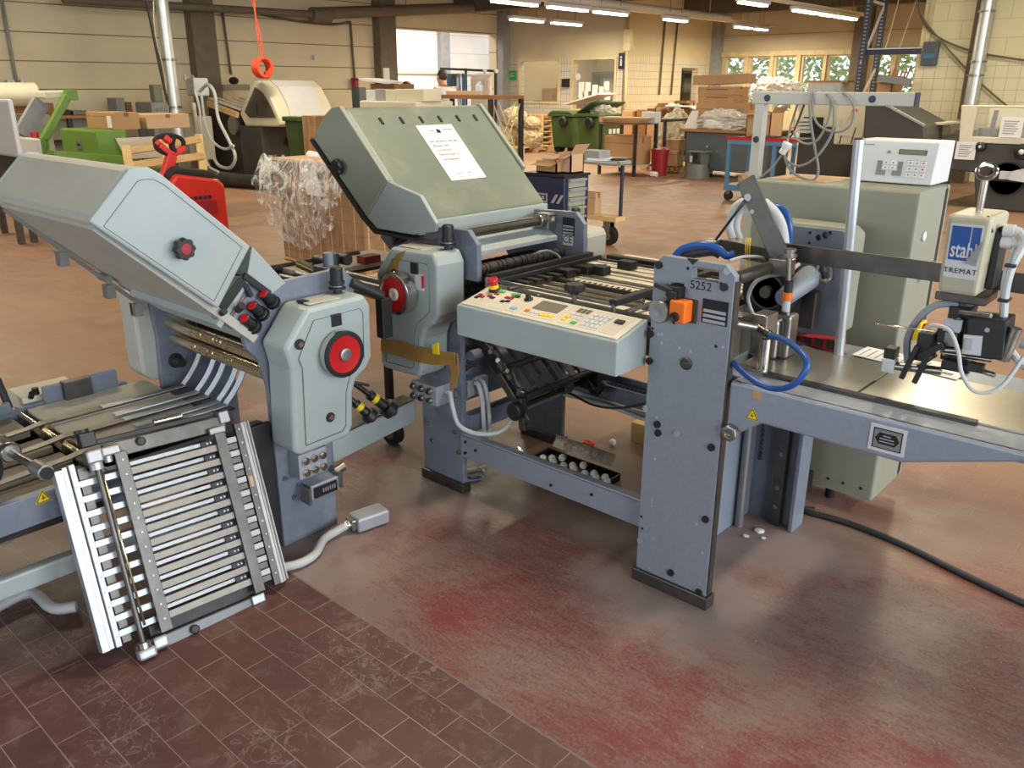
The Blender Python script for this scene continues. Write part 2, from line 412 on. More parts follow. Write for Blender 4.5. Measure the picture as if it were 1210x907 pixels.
M['glass'] = m_clear('window_glass', (.75, .8, .78, 1), .04, .07)
M['glass_dark'] = m_clear('smoked_guard', (.05, .045, .035, 1), .1, .55)
def m_film():
    k = N('stretch_film'); w = k.ramp(k.noise(6, 7, .75, stretch=(1, 1, .45), dist=3), [(.44, 0.05), (.60, .75)])
    k.set((.95, .93, .88, 1), .16); k.l(w, k.b.inputs['Alpha']); k.bump(k.noise(14, 5, dist=2), .6, .02); return k.m
M['film'] = m_film()
def m_crumple(name, col):
    k = N(name); k.set(k.ramp(k.noise(12, 5), [(.3, sh(col, .8)), (.7, col)]), .3); k.bump(k.noise(16, 5, dist=2), 1, .04); return k.m
M['crumple'] = m_crumple('crumpled_film', L(226, 220, 208))
M['wrapped'] = m_crumple('wrapped_bale', L(204, 184, 146))
M['film_dark'] = m_crumple('dim_film', L(176, 166, 146))
M['tube_light'] = emit('fluorescent_tube', (1, .93, .78, 1), 9)
# ---------------------------------------------------------------- the hall
H = 4.6
struct('floor', MB().box(-28, 7, -7, 40, -.06, 0), M['floor'])
struct('ceiling', MB().box(-28, 7, -7, 24.9, H, H+.1), M['ceiling'])
w = MB(); w.box(-18.3, -18, -7, 15.28, 0, H); w.box(-18.3, -18, 15.28, 19.32, 3.015, H); w.box(-18.3, -18, 19.32, 19.68, 0, H)
struct('wall_left', w, M['wall_cream'])
w = MB()
for y0, y1 in ((9.66, 10.2), (14.72, 15.26)):
    o = MB(); o.box(-18, -17.72, y0, y1, 0, H); struct('column', o, M['column'])
o = MB(); o.box(-18, -17.75, 19.34, 19.64, 0, H); struct('column', o, M['column_grey'])
# bright room seen through the opening
w = MB(); w.box(-24.3, -24, 10, 32, 0, H); struct('wall_far_left', w, M['wall_bright'])
w = MB(); w.box(-24, -18.3, 9.7, 10, 0, H); w.box(-24, -18.3, 32, 32.3, 0, H); struct('wall_side_room', w, M['wall_plain'])
for yy in (22.6, 28.6):
    o = MB(); o.box(-24, -23.8, yy, yy+.45, 0, H); struct('column', o, M['column_grey'])
struct('trim_1', MB().box(-24, -23.92, 10, 32, 2.02, 2.1), M['cream_mach'])
# tiled block with two windows and a door
def wall_with_holes(ax, c0, c1, a0, a1, z0, z1, holes, mat, name):
    w = MB()
    w.prism([(a0, z0), (a1, z0), (a1, z1), (a0, z1)], ax, c0, c1, [[(p, r), (q, r), (q, t), (p, t)] for p, q, r, t in holes])
    return struct(name, w, mat)
wall_with_holes('y', 19.65, 19.85, -18, -13.7, 0, H, [(-17.37, -15.9, 1.18, 2.29), (-15.38, -13.95, 1.0, 2.3)], M['wall_block'], 'wall_back')
wall_with_holes('x', -13.9, -13.7, 19.85, 24.5, 0, H, [(22.62, 23.55, .02, 2.12)], M['wall_block_side'], 'wall_block_side')
struct('wall_office', MB().box(-18, -13.9, 24.3, 24.5, 0, H), M['wall_plain'])
struct('wall_office_side', MB().box(-18.3, -18, 19.68, 24.5, 0, H), M['wall_plain'])
def window_frame(n, ax, c, a0, a1, z0, z1, fr, mat, depth=.08, glass='glass', mull=()):
    w = MB()
    def bx(p, q, r, t, d0, d1): (w.box(p, q, c+d0, c+d1, r, t) if ax == 'y' else w.box(c+d0, c+d1, p, q, r, t))
    bx(a0, a1, z0, z0+fr, 0, depth); bx(a0, a1, z1-fr, z1, 0, depth); bx(a0, a0+fr, z0+fr, z1-fr, 0, depth); bx(a1-fr, a1, z0+fr, z1-fr, 0, depth)
    for q in mull: bx(q-fr/2, q+fr/2, z0+fr, z1-fr, 0, depth)
    o = struct('window_%d' % n, w, mat)
    g = MB()
    if ax == 'y': g.box(a0+fr, a1-fr, c+depth*.45, c+depth*.55, z0+fr, z1-fr)
    else: g.box(c+depth*.45, c+depth*.55, a0+fr, a1-fr, z0+fr, z1-fr)
    p = g.build('pane', M[glass], o)
    return o
window_frame(1, 'y', 19.62, -17.42, -15.85, 1.13, 2.34, .06, M['cream_frame'])
window_frame(2, 'y', 19.62, -15.43, -13.9, .95, 2.35, .06, M['cream_frame'])
# glazed wall to the garden
WY = 24.5
xs = [at(u, 66, y=WY).x for u in (857, 880, 886, 911, 916, 942, 948, 975, 979, 1007, 1030, 1055, 1061, 1085)]
holes = [(xs[i], xs[i+1], .9 if i else 1.9, 2.45) for i in range(0, 14, 2)]
wall_with_holes('y', WY, WY+.25, -13.9, -2.5, 0, H, holes, M['wall_plain'], 'wall_window')
for i, (a, b, r, t) in enumerate(holes): window_frame(3+i, 'y', WY+.02, a-.005, b+.005, r-.005, t+.005, .05, M['cream_frame'])
w = MB()
for i in range(6): w.box(holes[i][1]+.02, holes[i+1][0]-.02, WY-.06, WY, .5, 2.52)
w.box(holes[0][0]-.1, holes[-1][1], WY-.07, WY, 2.45, 2.58); struct('trim_2', w, M['cream_frame'])
o = MB(); o.box(at(1006, 60, y=WY-.3).x, at(1024, 60, y=WY-.3).x, WY-.3, WY, 0, H); struct('column', o, M['column'])
o = MB(); o.box(-13.7, -13.45, 24.2, 24.5, 0, H); struct('column', o, M['column_grey'])
# white painted block wall on the far side of the hall
XR = at(1085, 65, y=17).x
struct('wall_right', MB().box(XR, 7, 17, 17.3, 0, H), M['wall_white'])
struct('wall_right_return', MB().box(XR, XR+.3, 17.3, WY, 0, H), M['wall_white'])
# walls behind and beside the photographer, with the daylight windows
wall_with_holes('x', 6, 6.3, -7, 17, 0, H, [(-3.6, .2, 1.0, 3.6), (1.0, 4.8, 1.0, 3.6), (6.2, 9.6, 1.0, 3.6)], M['wall_plain'], 'wall_right_windows')
window_frame(20, 'x', 6.1, -3.6, .2, 1.0, 3.6, .07, M['cream_frame'], mull=(-2.3, -1.0)); window_frame(21, 'x', 6.1, 1.0, 4.8, 1.0, 3.6, .07, M['cream_frame'], mull=(2.3, 3.5)); window_frame(22, 'x', 6.1, 6.2, 9.6, 1.0, 3.6, .07, M['cream_frame'], mull=(7.3, 8.5))
wall_with_holes('y', -7.3, -7, -18, 6.3, 0, H, [(-7.5, -3.5, 1.0, 3.6), (-2.5, 1.5, 1.0, 3.6)], M['wall_plain'], 'wall_front')
window_frame(23, 'y', -7.2, -7.5, -3.5, 1.0, 3.6, .07, M['cream_frame'], mull=(-6.2, -4.8)); window_frame(24, 'y', -7.2, -2.5, 1.5, 1.0, 3.6, .07, M['cream_frame'], mull=(-1.2, .2))
# roof girders
for yy in (4.5, 11.2, 17.6, 22.5):
    o = MB(); o.box(-18, XR if yy > 17 else 6, yy, yy+.28, H-(1.1 if yy > 17 else .62), H); struct('ceiling_beam', o, M['ceiling'])
for xx in (-15.5, -10.4):
    o = MB(); o.box(xx, xx+.22, -7, 24.5, H-.42, H); struct('ceiling_beam', o, M['ceiling'])
# ---------------------------------------------------------------- daylight, lamps, sky
wd = bpy.data.worlds.new('sky'); S.world = wd; wd.use_nodes = True
bg = wd.node_tree.nodes['Background']; bg.inputs[0].default_value = (.86, .93, 1, 1); bg.inputs[1].default_value = 2.2
def area(name, loc, rot, sx, sy, energy, col):
    ld = bpy.data.lights.new(name, 'AREA'); ld.shape = 'RECTANGLE'; ld.size = sx; ld.size_y = sy; ld.energy = energy; ld.color = col
    o = bpy.data.objects.new(name, ld); COL.objects.link(o); o.location = loc; o.rotation_euler = rot; return o
DAY = (.79, .90, 1.0)
for yc, wy in ((-1.7, 3.7), (2.9, 3.7), (7.9, 3.3)): area('daylight', (5.98, yc, 2.3), (0, PI/2, 0), 2.5, wy, 300, DAY)
for xc in (-5.5, -.5): area('daylight', (xc, -6.98, 2.3), (PI/2, 0, 0), 3.9, 2.5, 130, DAY)
WARM = (1.0, .87, .64)
def ceiling_lamp(x, y0, y1, z, lab, grp, en=75, lit=True, n=1):
    t = thing('ceiling_light', lab, 'ceiling light', ((x), (y0+y1)/2, z), grp)
    MB().box(x-.09, x+.09, y0, y1, z+.03, z+.1).build('housing', M['white'], t, .01)
    r = MB()
    for s in (-.04, .04): r.cyl((x+s, y0+.04, z+.005), (x+s, y1-.04, z+.005), .018, 10)
    r.build('tube', M['tube_light'], t)
    w = MB()
    for yy in (y0+.25, y1-.25): w.cyl((x, yy, z+.1), (x, yy, H-.0), .006, 6)
    w.build('hanger', M['steel_dark'], t)
    if en: area('lamp', (x, (y0+y1)/2, z-.04), (0, 0, 0), .2, (y1-y0)*.9, en, WARM)
    return t
# ================================================================ the two folding stations
def G_(pts, ds=0, dz=0): return [(a+ds, b+dz) for a, b in pts]
GEAR = [(1.43, .80), (1.527, .914), (1.765, .92), (1.788, .876), (1.783, .69), (1.755, .65), (1.71, .625), (1.69, .58), (1.68, .455), (1.66, .42), (1.455, .412), (1.43, .43), (1.447, .72)]
GEAR_IN = [(1.475, .755), (1.545, .872), (1.735, .877), (1.748, .86), (1.742, .70), (1.715, .675), (1.675, .645), (1.655, .59), (1.645, .47), (1.63, .452), (1.475, .446), (1.487, .72)]
M1 = Matrix(((0, -1, 0, -2.425), (1, 0, 0, 0), (0, 0, 1, 0), (0, 0, 0, 1)))
M2 = Matrix(((1, 0, 0, -3.988), (0, 1, 0, 2.2), (0, 0, 1, .11), (0, 0, 0, 1)))
def vec(Mx, p): return Mx @ Vector(p)
def gear_cover(root, Mx, ctr, locks):
    g = MB(Mx).prism(GEAR, 'y', -.155, -.012).build('gear_cover', M['paint'], root, .018, 3)
    MB(Mx).prism(GEAR_IN, 'y', -.159, -.15).build('cover_door', M['paint'], g, .004)
    MB(Mx).prism([(1.55, .917), (1.68, .917), (1.68, .921), (1.55, .921)], 'y', -.13, -.06).build('top_lid', M['dusty_paint'], g, .003)
    m = MB(Mx)
    for (a, b), (c, d) in zip(GEAR_IN, GEAR_IN[1:]+GEAR_IN[:1]): m.bar((a, -.1592, b), (c, -.1592, d), .0016, .0016)
    m.build('door_seam', M['seam'], g)
    # window of the counter
    MB(Mx).box(ctr[0]-.02, ctr[0]+.02, -.165, -.155, ctr[1]-.021, ctr[1]+.021).build('counter_window', M['black'], g, .002)
    b = MB(Mx)
    for s, z in locks: b.cyl((s, -.156, z), (s, -.162, z), .018)
    b.build('bore', M['dark_void'], g)
    b = MB(Mx)
    for s, z in locks: b.cyl((s+.002, -.160, z+.002), (s, -.168, z), .009)
    b.build('lock_screw', M['chrome'], g)
    return g
def hand_wheel(root, Mx, s, z, rim, hubmat, hub_r, out):
    w0 = -.16
    r = MB(Mx).lathe((s, w0, z), (0, -1, 0), [(0, .03), (0, .07), (.006, .081), (out-.006, .081), (out-.004, .078), (out-.004, .0)], 40).build('hand_wheel', M['chrome'], root)
    MB(Mx).lathe((s, w0-out+.007, z), (0, -1, 0), [(0, .081), (.007, .081), (.009, .078), (.009, .066), (.004, .064), (0, .064)], 40).build('grip_ring', rim, r)
    MB(Mx).lathe((s, w0-out+.004, z), (0, -1, 0), [(0, .0655), (.004, .065), (.0005, .03), (.0005, 0)], 40).build('wheel_disc', M['red'], r)
    MB(Mx).lathe((s, w0-out+.001, z), (0, -1, 0), [(0, hub_r), (.008, hub_r), (.010, hub_r*.8), (.010, hub_r*.5), (.006, hub_r*.45), (.006, 0)], 24).build('hub', hubmat, r)
    return r
PLATE = [(1.503, 0), (1.743, 0), (1.743, .8), (1.838, .80), (1.838, .94), (1.79, .988), (1.56, .98), (1.43, .99), (1.40, 1.02), (1.28, .905), (1.374, .828), (1.385, .775), (1.43, .722), (1.503, .62)]
def station(root, Mx, legshift, low_far=False, feet=True):
    P = [(s+legshift if (z < .7 and s > 1.42) or (s == 1.743) else s, z-(Mx[2][3] if z == 0 else 0)) for s, z in PLATE]
    zf = -Mx[2][3]
    for w, holes in ((0, 0), (.65, 1)):
        Q = P[:-3]+[(1.385, .69), (1.375, .46), (1.45, .43)] if holes and low_far else P
        pl = MB(Mx).prism(Q, 'y', w, w+.024).build('side_plate', M['frame'], root, .003)
        if feet or holes:
          f = MB(Mx).box(1.495+legshift, 1.751+legshift, w-.012, w+.036, zf, zf+.045); f.build('foot', M['steel_dark'], pl, .004)
        b = MB(Mx)
        for s, z in ((1.53, .16), (1.70, .155), (1.71, .30), (1.53, .30), (1.56, .075), (1.72, .07), (1.60, .22)):
            b.cyl((s+legshift, w-.006, z-.0+zf+.11), (s+legshift, w, z+zf+.11), .009, 8)
        b.build('bolt', M['steel'], pl)
    # cross shafts and knurled fold rollers
    for s, z, r, mt in ((1.44, .735, .022, 'brass_roll'), (1.45, .672, .022, 'brass_roll'), (1.55, .77, .028, 'black_satin'), (1.58, .70, .03, 'black_satin'), (1.66, .765, .03, 'black_satin'), (1.72, .81, .022, 'black_satin')):
        prof = [(0, r)]
        brass = mt == 'brass_roll'; q, e = (.17, .46) if brass else (.04, .6); rr = random.Random(int(s*1000))
        while q < e:
            wd = rr.uniform(.004, .010); prof += [(q, r), (q, r*.84), (q+wd, r*.84), (q+wd, r)]; q += wd+rr.uniform(.012, .045)
        prof += [(.626, r)]
        MB(Mx).lathe((s, .024, z), (0, 1, 0), prof, 18).build('fold_roller', M[mt], root)
    MB(Mx).box(1.50, 1.72, .03, .64, .62, .66).build('roller_bed', M['dark_void'], root)
    return root
def spin_knob(root, p, d, mat_top, sc=1.0):
    """adjusting spindle: knurled black knob with a coloured cap on a clamp ring"""
    p = Vector(p); d = Vector(d).normalized()
    k = MB().lathe(p, d, [(0, .012*sc), (.012*sc, .012*sc), (.012*sc, .024*sc), (.018*sc, .024*sc), (.018*sc, .014*sc), (.028*sc, .014*sc), (.028*sc, .022*sc), (.034*sc, .022*sc), (.034*sc, .018*sc), (.07*sc, .018*sc), (.072*sc, .016*sc)], 18).build('spindle_knob', M['black'], root)
    MB().lathe(p+d*.0705*sc, d, [(0, .0155*sc), (.003*sc, .0145*sc)], 18).build('knob_cap', mat_top, k)
    MB().lathe(p+d*.02*sc, d, [(0, .02*sc), (.004*sc, .02*sc)], 18).build('clamp_ring', M['steel'], k)
    return k
def star_knob(root, p, d, r, capmat=None):
    p = Vector(p); d = Vector(d).normalized(); a = d.orthogonal().normalized(); b = d.cross(a)
    m = MB(); n = 48; R = []
    for t, k in ((0, .4), (.012, .45), (.012, .92), (.018, 1), (.03, 1), (.036, .9)):
        R.append([m.v(p+d*t+(a*math.cos(2*PI*i/n)+b*math.sin(2*PI*i/n))*r*k*(1-.16*(.5-.5*math.cos(8*2*PI*i/n)))) for i in range(n)])
    for A, B in zip(R, R[1:]):
        for i in range(n): m.f([A[i], A[(i+1) % n], B[(i+1) % n], B[i]])
    m.f(R[0]); m.f(R[-1])
    k = m.build('star_knob', M['black'], root)
    if capmat: MB().lathe(p+d*.036, d, [(0, r*.5), (.002, r*.45)], 16).build('cap', capmat, k)
    return k
# ---------------------------------------------------------------- main machine
A = thing('folding_machine', 'big blue-grey paper folding machine with sage hood, cream control console and numbered end plate', 'machine', (-2.0, 2.5, 0))
station(A, M2, 0)
p_ = at(490, 317, y=2.04); q_0 = at(466, 323, y=2.04)
gc = gear_cover(A, M2, (p_.x+3.988, p_.z-.11), [(q_0.x+3.988, q_0.z-.11)])
MB(M2).box(1.672, 1.716, -.164, -.157, .775, .835).build('label_plate', M['white'], gc); MB(M2).box(1.709, 1.717, -.1645, -.157, .785, .832).build('label_stripe', M['red'], gc)
MB(M2).lathe((1.745, -.157, .66), (0, -1, 0), [(0, .0), (.004, .0)], 8).build('latch', M['chrome'], gc)
hand_wheel(A, M2, 1.604, .753, M['chrome'], M['cream_panel'], .024, .05)
spin_knob(A, vec(M2, (1.742, -.055, .918)), (0, 0, 1), M['dark_void'], 1.25)
spin_knob(A, vec(M2, (1.76, .69, .918)), (0, 0, 1), M['dark_void'], 1.1)
# rear gear cover
MB().prism([(-2.46, .60), (-2.46, .98), (-2.40, 1.02), (-2.165, 1.02), (-2.15, .99), (-2.15, .86), (-2.20, .80), (-2.20, .60)], 'y', 2.877, 3.02).build('rear_cover', M['dusty_paint'], A, .015)
# hood of the fold plate: caps at both ends, long sheet between
HC_ = [(-3.046, 1.395), (-2.959, 1.488), (-2.91, 1.518), (-2.854, 1.526), (-2.578, 1.255), (-2.721, 1.101)]
M['paint_cap'] = paint('sage_cap_paint', L(142, 145, 130), .45, vary=.04)
hood = MB().prism([(-3.040, 1.392), (-2.955, 1.482), (-2.91, 1.511), (-2.856, 1.520), (-2.44, 1.103), (-2.56, 1.03), (-2.70, 1.09)], 'y', 2.165, 2.95).build('fold_plate_hood', M['paint_hood'], A, .02, 3)
for y0, y1 in ((2.145, 2.168), (2.948, 2.97)):
    MB().prism(HC_, 'y', y0, y1).build('hood_end_cap', M['paint_cap'], hood, .006)
for y0, y1 in ((2.147, 2.166),):
    MB().prism([(-2.58, 1.252), (-2.395, 1.212), (-2.311, 1.117), (-2.32, 1.085), (-2.44, 1.06), (-2.66, 1.06), (-2.72, 1.10)], 'y', y0, y1).build('hood_side_panel', M['paint'], hood, .004)
MB().box(-2.47, -2.43, 2.17, 2.945, 1.055, 1.105).build('hood_lip', M['paint'], hood, .004)
b = MB()
for v0 in (.11, .22, .33, .44, .55, .66): b.obox((-2.80, 2.2+v0, 1.463), Vector((.012, 0, -.0117)), (0, .006, 0), (.004, 0, .0041))
b.build('slot', M['dark_void'], hood)
MB().prism([(-3.065, 1.385), (-3.05, 1.395), (-2.725, 1.10), (-2.66, 1.055), (-2.42, 1.05), (-2.42, 1.04), (-2.67, 1.04), (-2.745, 1.09)], 'y', 2.14, 2.97).build('fold_plate', M['black_satin'], A)
star_knob(A, at(404, 197, y=2.145), (0, -1, 0), .034)
star_knob(hood, (-2.9, 2.97, 1.3), (0, 1, 0), .034)
MB().cyl((-2.335, 2.22, 1.055), (-2.335, 2.83, 1.055), .019, 18).build('cross_shaft', M['steel_dark'], A)
MB().prism([(-2.47, 1.045), (-2.44, 1.06), (-2.29, .985), (-2.29, .97)], 'y', 2.224, 2.845).build('deflector_sheet', M['paint'], A)
m = MB().box(-2.37, -2.30, 2.79, 2.845, 1.02, 1.085); m.cyl((-2.335, 2.76, 1.055), (-2.335, 2.80, 1.055), .03); m.cyl((-2.29, 2.78, 1.06), (-2.26, 2.78, 1.07), .012)
m.build('shaft_bearing', M['steel'], A, .004)
# type plate and conformity mark on the rear side plate
n_ = (0, -1, 0)
pc = at(672, 268, y=2.849)
pl = MB().box(pc.x-.032, pc.x+.032, 2.846, 2.85, pc.z-.035, pc.z+.04).build('type_plate', M['ink'], A)
b = MB()
for i, zz in enumerate((-.026, -.012, .002)): b.box(pc.x-.028, pc.x+.028, 2.8445, 2.846, pc.z+zz-.004, pc.z+zz+.004)
b.build('plate_line', M['alu_bright'], pl)
pc = at(671, 283, y=2.849); pl = MB().box(pc.x-.026, pc.x+.026, 2.846, 2.85, pc.z-.024, pc.z+.028).build('conformity_label', M['white'], A)
text('CE', 'lettering', pl, (pc.x, 2.8455, pc.z), (1, 0, 0), (0, 0, 1), .045, M['ink'])
# black side lay with two levers over the front gear cover
lay = MB(); p0 = at(470, 285, y=2.19); p1 = at(486, 246, y=2.19)
lay.bar(at(466, 284, y=2.17), at(485, 246, y=2.17), .016, .02); lay.bar(at(485, 246, y=2.17), at(500, 270, y=2.17), .016, .016); lay.bar(at(470, 287, y=2.19), at(500, 271, y=2.19), .05, .012)
lay.bar(at(462, 250, y=2.16), at(473, 266, y=2.16), .012, .012); lay.bar(at(455, 261, y=2.16), at(468, 277, y=2.16), .012, .012)
lay.build('side_lay_lever', M['black'], A, .002)
m = MB(); m.bar(at(480, 262, y=2.18), at(492, 258, y=2.18), .02, .006); m.bar(at(478, 268, y=2.18), at(496, 262, y=2.18), .02, .006); m.box(-2.60, -2.36, 2.175, 2.20, 1.03, 1.05)
m.build('scale_rod', M['steel'], A)
# register table behind the console
ry0, ry1, rx0, rx1 = 2.225, 3.02, -2.13, -1.36
m = MB()
for y0 in [2.30+.062*i for i in range(11)]: m.box(rx0, rx1, y0, y0+.044, .872, .888)
m.build('table_slat', M['board'], A)
MB().box(rx0, rx1, 2.28, 3.0, .85, .872).build('table_bed', M['dark_void'], A)
m = MB().box(rx0, rx1, 2.99, 3.03, .85, .905); m.box(rx0, rx1, 2.94, 2.955, .886, .897); m.build('table_edge_rail', M['black_satin'], A)
MB().box(rx0, -1.54, 3.03, 3.15, .86, .885).build('table_apron', M['board'], A)
m = MB()
for i in range(26): m.obox((rx0+.06+i*.026, 2.50-.0*i, .9), (.009, 0, .004), (0, .012, 0), (-.001, 0, .002))
m.box(rx0+.03, rx1-.05, 2.475, 2.488, .888, .905); m.build('slant_belt_guide', M['black'], A)
m = MB(); m.box(rx0+.02, rx1, 2.36, 2.374, .89, .9); m.box(rx0+.02, rx1-.2, 2.42, 2.432, .89, .902); m.box(rx0+.02, rx1, 2.62, 2.632, .889, .896); m.box(rx0+.02, rx1, 2.76, 2.77, .889, .896); m.build('guide_rail', M['steel'], A)
m = MB(); m.bar((-2.12, 2.22, .925), (-1.55, 2.22, .923), .01, .01); m.bar((-2.12, 2.22, .925), (-2.09, 2.235, .925), .03, .015); m.build('front_guard_rod', M['steel'], A)
m = MB(); m.bar((-2.11, 2.22, .93), (-2.11, 2.85, .93), .026, .02); m.bar((-2.06, 2.22, .925), (-2.06, 2.85, .925), .014, .014); m.build('hold_down_bar', M['black_satin'], A)
m = MB(); m.bar((-1.545, 2.215, .93), (-1.545, 2.84, .93), .03, .022); m.build('hold_down_bar', M['black'], A, .003)
m = MB(); m.cyl((-1.50, 2.23, .905), (-1.50, 2.8, .905), .008); m.cyl((-2.02, 2.23, .90), (-2.02, 2.83, .90), .008); m.cyl((-1.545, 2.22, .86), (-1.545, 2.22, .925), .008); m.cyl((-2.12, 2.22, .86), (-2.12, 2.22, .925), .008); m.build('support_rod', M['steel'], A)
MB().box(-2.14, -1.365, 2.225, 2.245, .775, .87).build('table_side_plate', M['steel_dark'], A)
MB().box(-2.14, -1.365, 2.25, 2.29, .80, .845).build('table_side_bar', M['black_satin'], A)
b = MB()
for xx in (-1.93, -1.72, -1.66, -1.47): b.lathe((xx, 2.225, .855), (0, -1, 0), [(0, .018), (.012, .018), (.012, .011), (.022, .011)], 12)
b.build('clamp_screw', M['steel_dark'], A)
b = MB().lathe((-1.86, 2.215, .872), (0, -1, 0), [(0, .035), (.01, .035), (.012, .02)], 24); b.build('adjusting_disc', M['steel'], A)
kb = MB().cyl((-1.70, 2.21, .86), (-1.70, 2.21, .945), .009); kb.build('knob_stem', M['steel'], A)
star_knob(A, (-1.70, 2.21, .935), (0, 0, 1), .036)
m = MB()
for x, y in ((-2.02, 2.56), (-2.0, 2.66), (-1.95, 2.70), (-1.93, 2.86)): m.box(x-.035, x+.035, y-.025, y+.025, .89, .925)
m.build('hold_down_block', M['black'], A, .004)
A_t = MB().tube([at(626, 307, z=.93), at(632, 300, z=.97), at(645, 296, z=.98), at(657, 300, z=.95), at(663, 306, z=.93)], .005); A_t.build('sensor_cable', M['grey_cable'], A)
m = MB()
for i in range(8): m.box(-2.16+.0, -1.99, 2.3+.06*i, 2.33+.06*i, .905, .915)
m.build('brush_finger', M['dark_void'], A)
# console
con = MB().prism([(2.0, .766), (2.0, .876), (2.165, .915), (2.165, .766)], 'x', -2.06, -1.372).build('console', M['paint'], A, .004)
U_ = Vector((1, 0, 0)); V_ = Vector((0, .165, .039)).normalized(); W_ = U_.cross(V_)
def cp(u, v, h=0): return Vector((-2.06, 2.0, .876))+U_*u+V_*v+W_*h
def slab(name, u0, u1, v0, v1, h0, h1, mt, par, bev=0):
    return MB().hexa([cp(u0, v0, h0), cp(u1, v0, h0), cp(u1, v1, h0), cp(u0, v1, h0), cp(u0, v0, h1), cp(u1, v0, h1), cp(u1, v1, h1), cp(u0, v1, h1)]).build(name, mt, par, bev)
slab('control_panel', .012, .676, .012, .158, .0, .005, M['cream_panel'], con, .003)
def field(u0, u1, v0=.028, v1=.148): slab('key_field', u0, u1, v0, v1, .005, .0062, M['board'], con)
for a, b_ in ((.02, .115), (.125, .195), (.205, .26), (.27, .42), (.43, .50), (.51, .588), (.597, .655)): field(a, b_)
def keys(mt, cells, w=.017, h=.014, z=.0095):
    k = MB()
    for u, v in cells: k.hexa([cp(u, v, .006), cp(u+w, v, .006), cp(u+w, v+h, .006), cp(u, v+h, .006), cp(u+.001, v+.001, z), cp(u+w-.001, v+.001, z), cp(u+w-.001, v+h-.001, z), cp(u+.001, v+h-.001, z)])
    return k.build('key', mt, con)
slab('console_display', .288, .395, .075, .138, .006, .008, M['lcd'], con)
keys(M['red_dull'], [(.03, .08), (.048, .07), (.07, .085), (.083, .11), (.066, .125), (.14, .10), (.158, .1), (.158, .115)]); keys(M['ink'], [(.09, .078), (.03, .06), (.145, .07), (.163, .078), (.172, .12)]); keys(M['green_key'], [(.076, .132), (.094, .13), (.145, .13), (.163, .134)])
keys(M['blue_key'], [(.218, .04)], .022, .016); keys(M['orange'], [(.277, .045)], .018, .016)
keys(M['white'], [(.30, .045), (.32, .045), (.44, .09), (.46, .09), (.48, .09), (.48, .065), (.46, .065)]); keys(M['yellow'], [(.342, .042), (.362, .042), (.382, .042), (.435, .045), (.435, .065)], .018); keys(M['green_key'], [(.478, .035)], .02, .016)
keys(M['white'], [(.516+.0175*i, .04+.0235*j) for i in range(4) for j in range(4)], .0155, .019)
slab('key_switch', .61, .64, .095, .115, .006, .012, M['black'], con)
for i in range(3): slab('grey_field', .445+.0175*i, .46+.0175*i, .112, .142, .006, .0065, M['lcd'], con)
MB().lathe(cp(.232, .125, .005), W_, [(0, .016), (.006, .016), (.008, .010), (.026, .008)], 16).build('selector_switch', M['black'], con)
es = MB().lathe(cp(.06, .138, .005), W_, [(0, .021), (.012, .019)], 20).build('emergency_stop', M['black'], con)
MB().lathe(cp(.06, .138, .017), W_, [(0, .018), (.012, .017)], 20).build('yellow_collar', M['yellow'], es)
MB().lathe(cp(.06, .138, .029), W_, [(0, .012), (.008, .012), (.01, .019), (.02, .019), (.024, .016)], 20).build('red_button', M['red'], es)
# lower frame: long beam, cross beam, rear tray
m = MB().box(-2.25, -1.34, 2.192, 2.21, .17, .27); m.box(-2.25, -1.34, 2.192, 2.23, .262, .272)
bm_ = m.build('lower_beam', M['hammer_lav'], A, .003)
b = MB()
for u, v in ((562, 532), (550, 522), (550, 535), (651, 573), (699, 584)): q = at(u, v, y=2.19); b.cyl((q.x, 2.186, q.z), (q.x, 2.193, q.z), .006, 10)
b.build('bolt', M['black'], bm_)
MB().box(-2.27, -2.22, 2.224, 2.85, .27, .345).build('cross_beam', M['frame'], A, .003)
MB().cyl((-2.22, 2.224, .60), (-2.22, 2.85, .60), .02).build('tie_rod', M['frame'], A)
tr = MB().box(-2.28, -1.36, 2.87, 3.0, .315, .325); tr.box(-2.28, -1.36, 2.862, 2.872, .29, .36); tr.box(-2.28, -1.36, 3.0, 3.01, .29, .36)
trp = tr.build('cable_tray', M['frame'], A)
for i in range(6):
    MB().tube([(-2.26, 2.83+.012*i, .27+.004*i), (-2.0, 2.82+.012*i, .285-.006*(i % 3)), (-1.7, 2.82+.012*i, .27), (-1.362, 2.83+.012*i, .275+.003*i)], .008, 7).build('tray_cable', M['grey_hose'], trp)
b = MB()
for i in range(40):
    for j in range(4): b.box(-2.26+.022*i, -2.25+.022*i, 2.885+.026*j, 2.9+.026*j, .3252, .3262)
b.build('tray_hole', M['dark_void'], trp)
MB().tube([at(632, 462, y=2.55), at(668, 463, y=2.7), at(700, 478, y=2.7), at(730, 482, y=2.5), at(765, 476, y=2.25)], .005).build('sensor_cable', M['dark_cable'], A)
M['plate_grey'] = paint('dull_plate_grey', L(104, 104, 106), .4, .5, vary=.15)
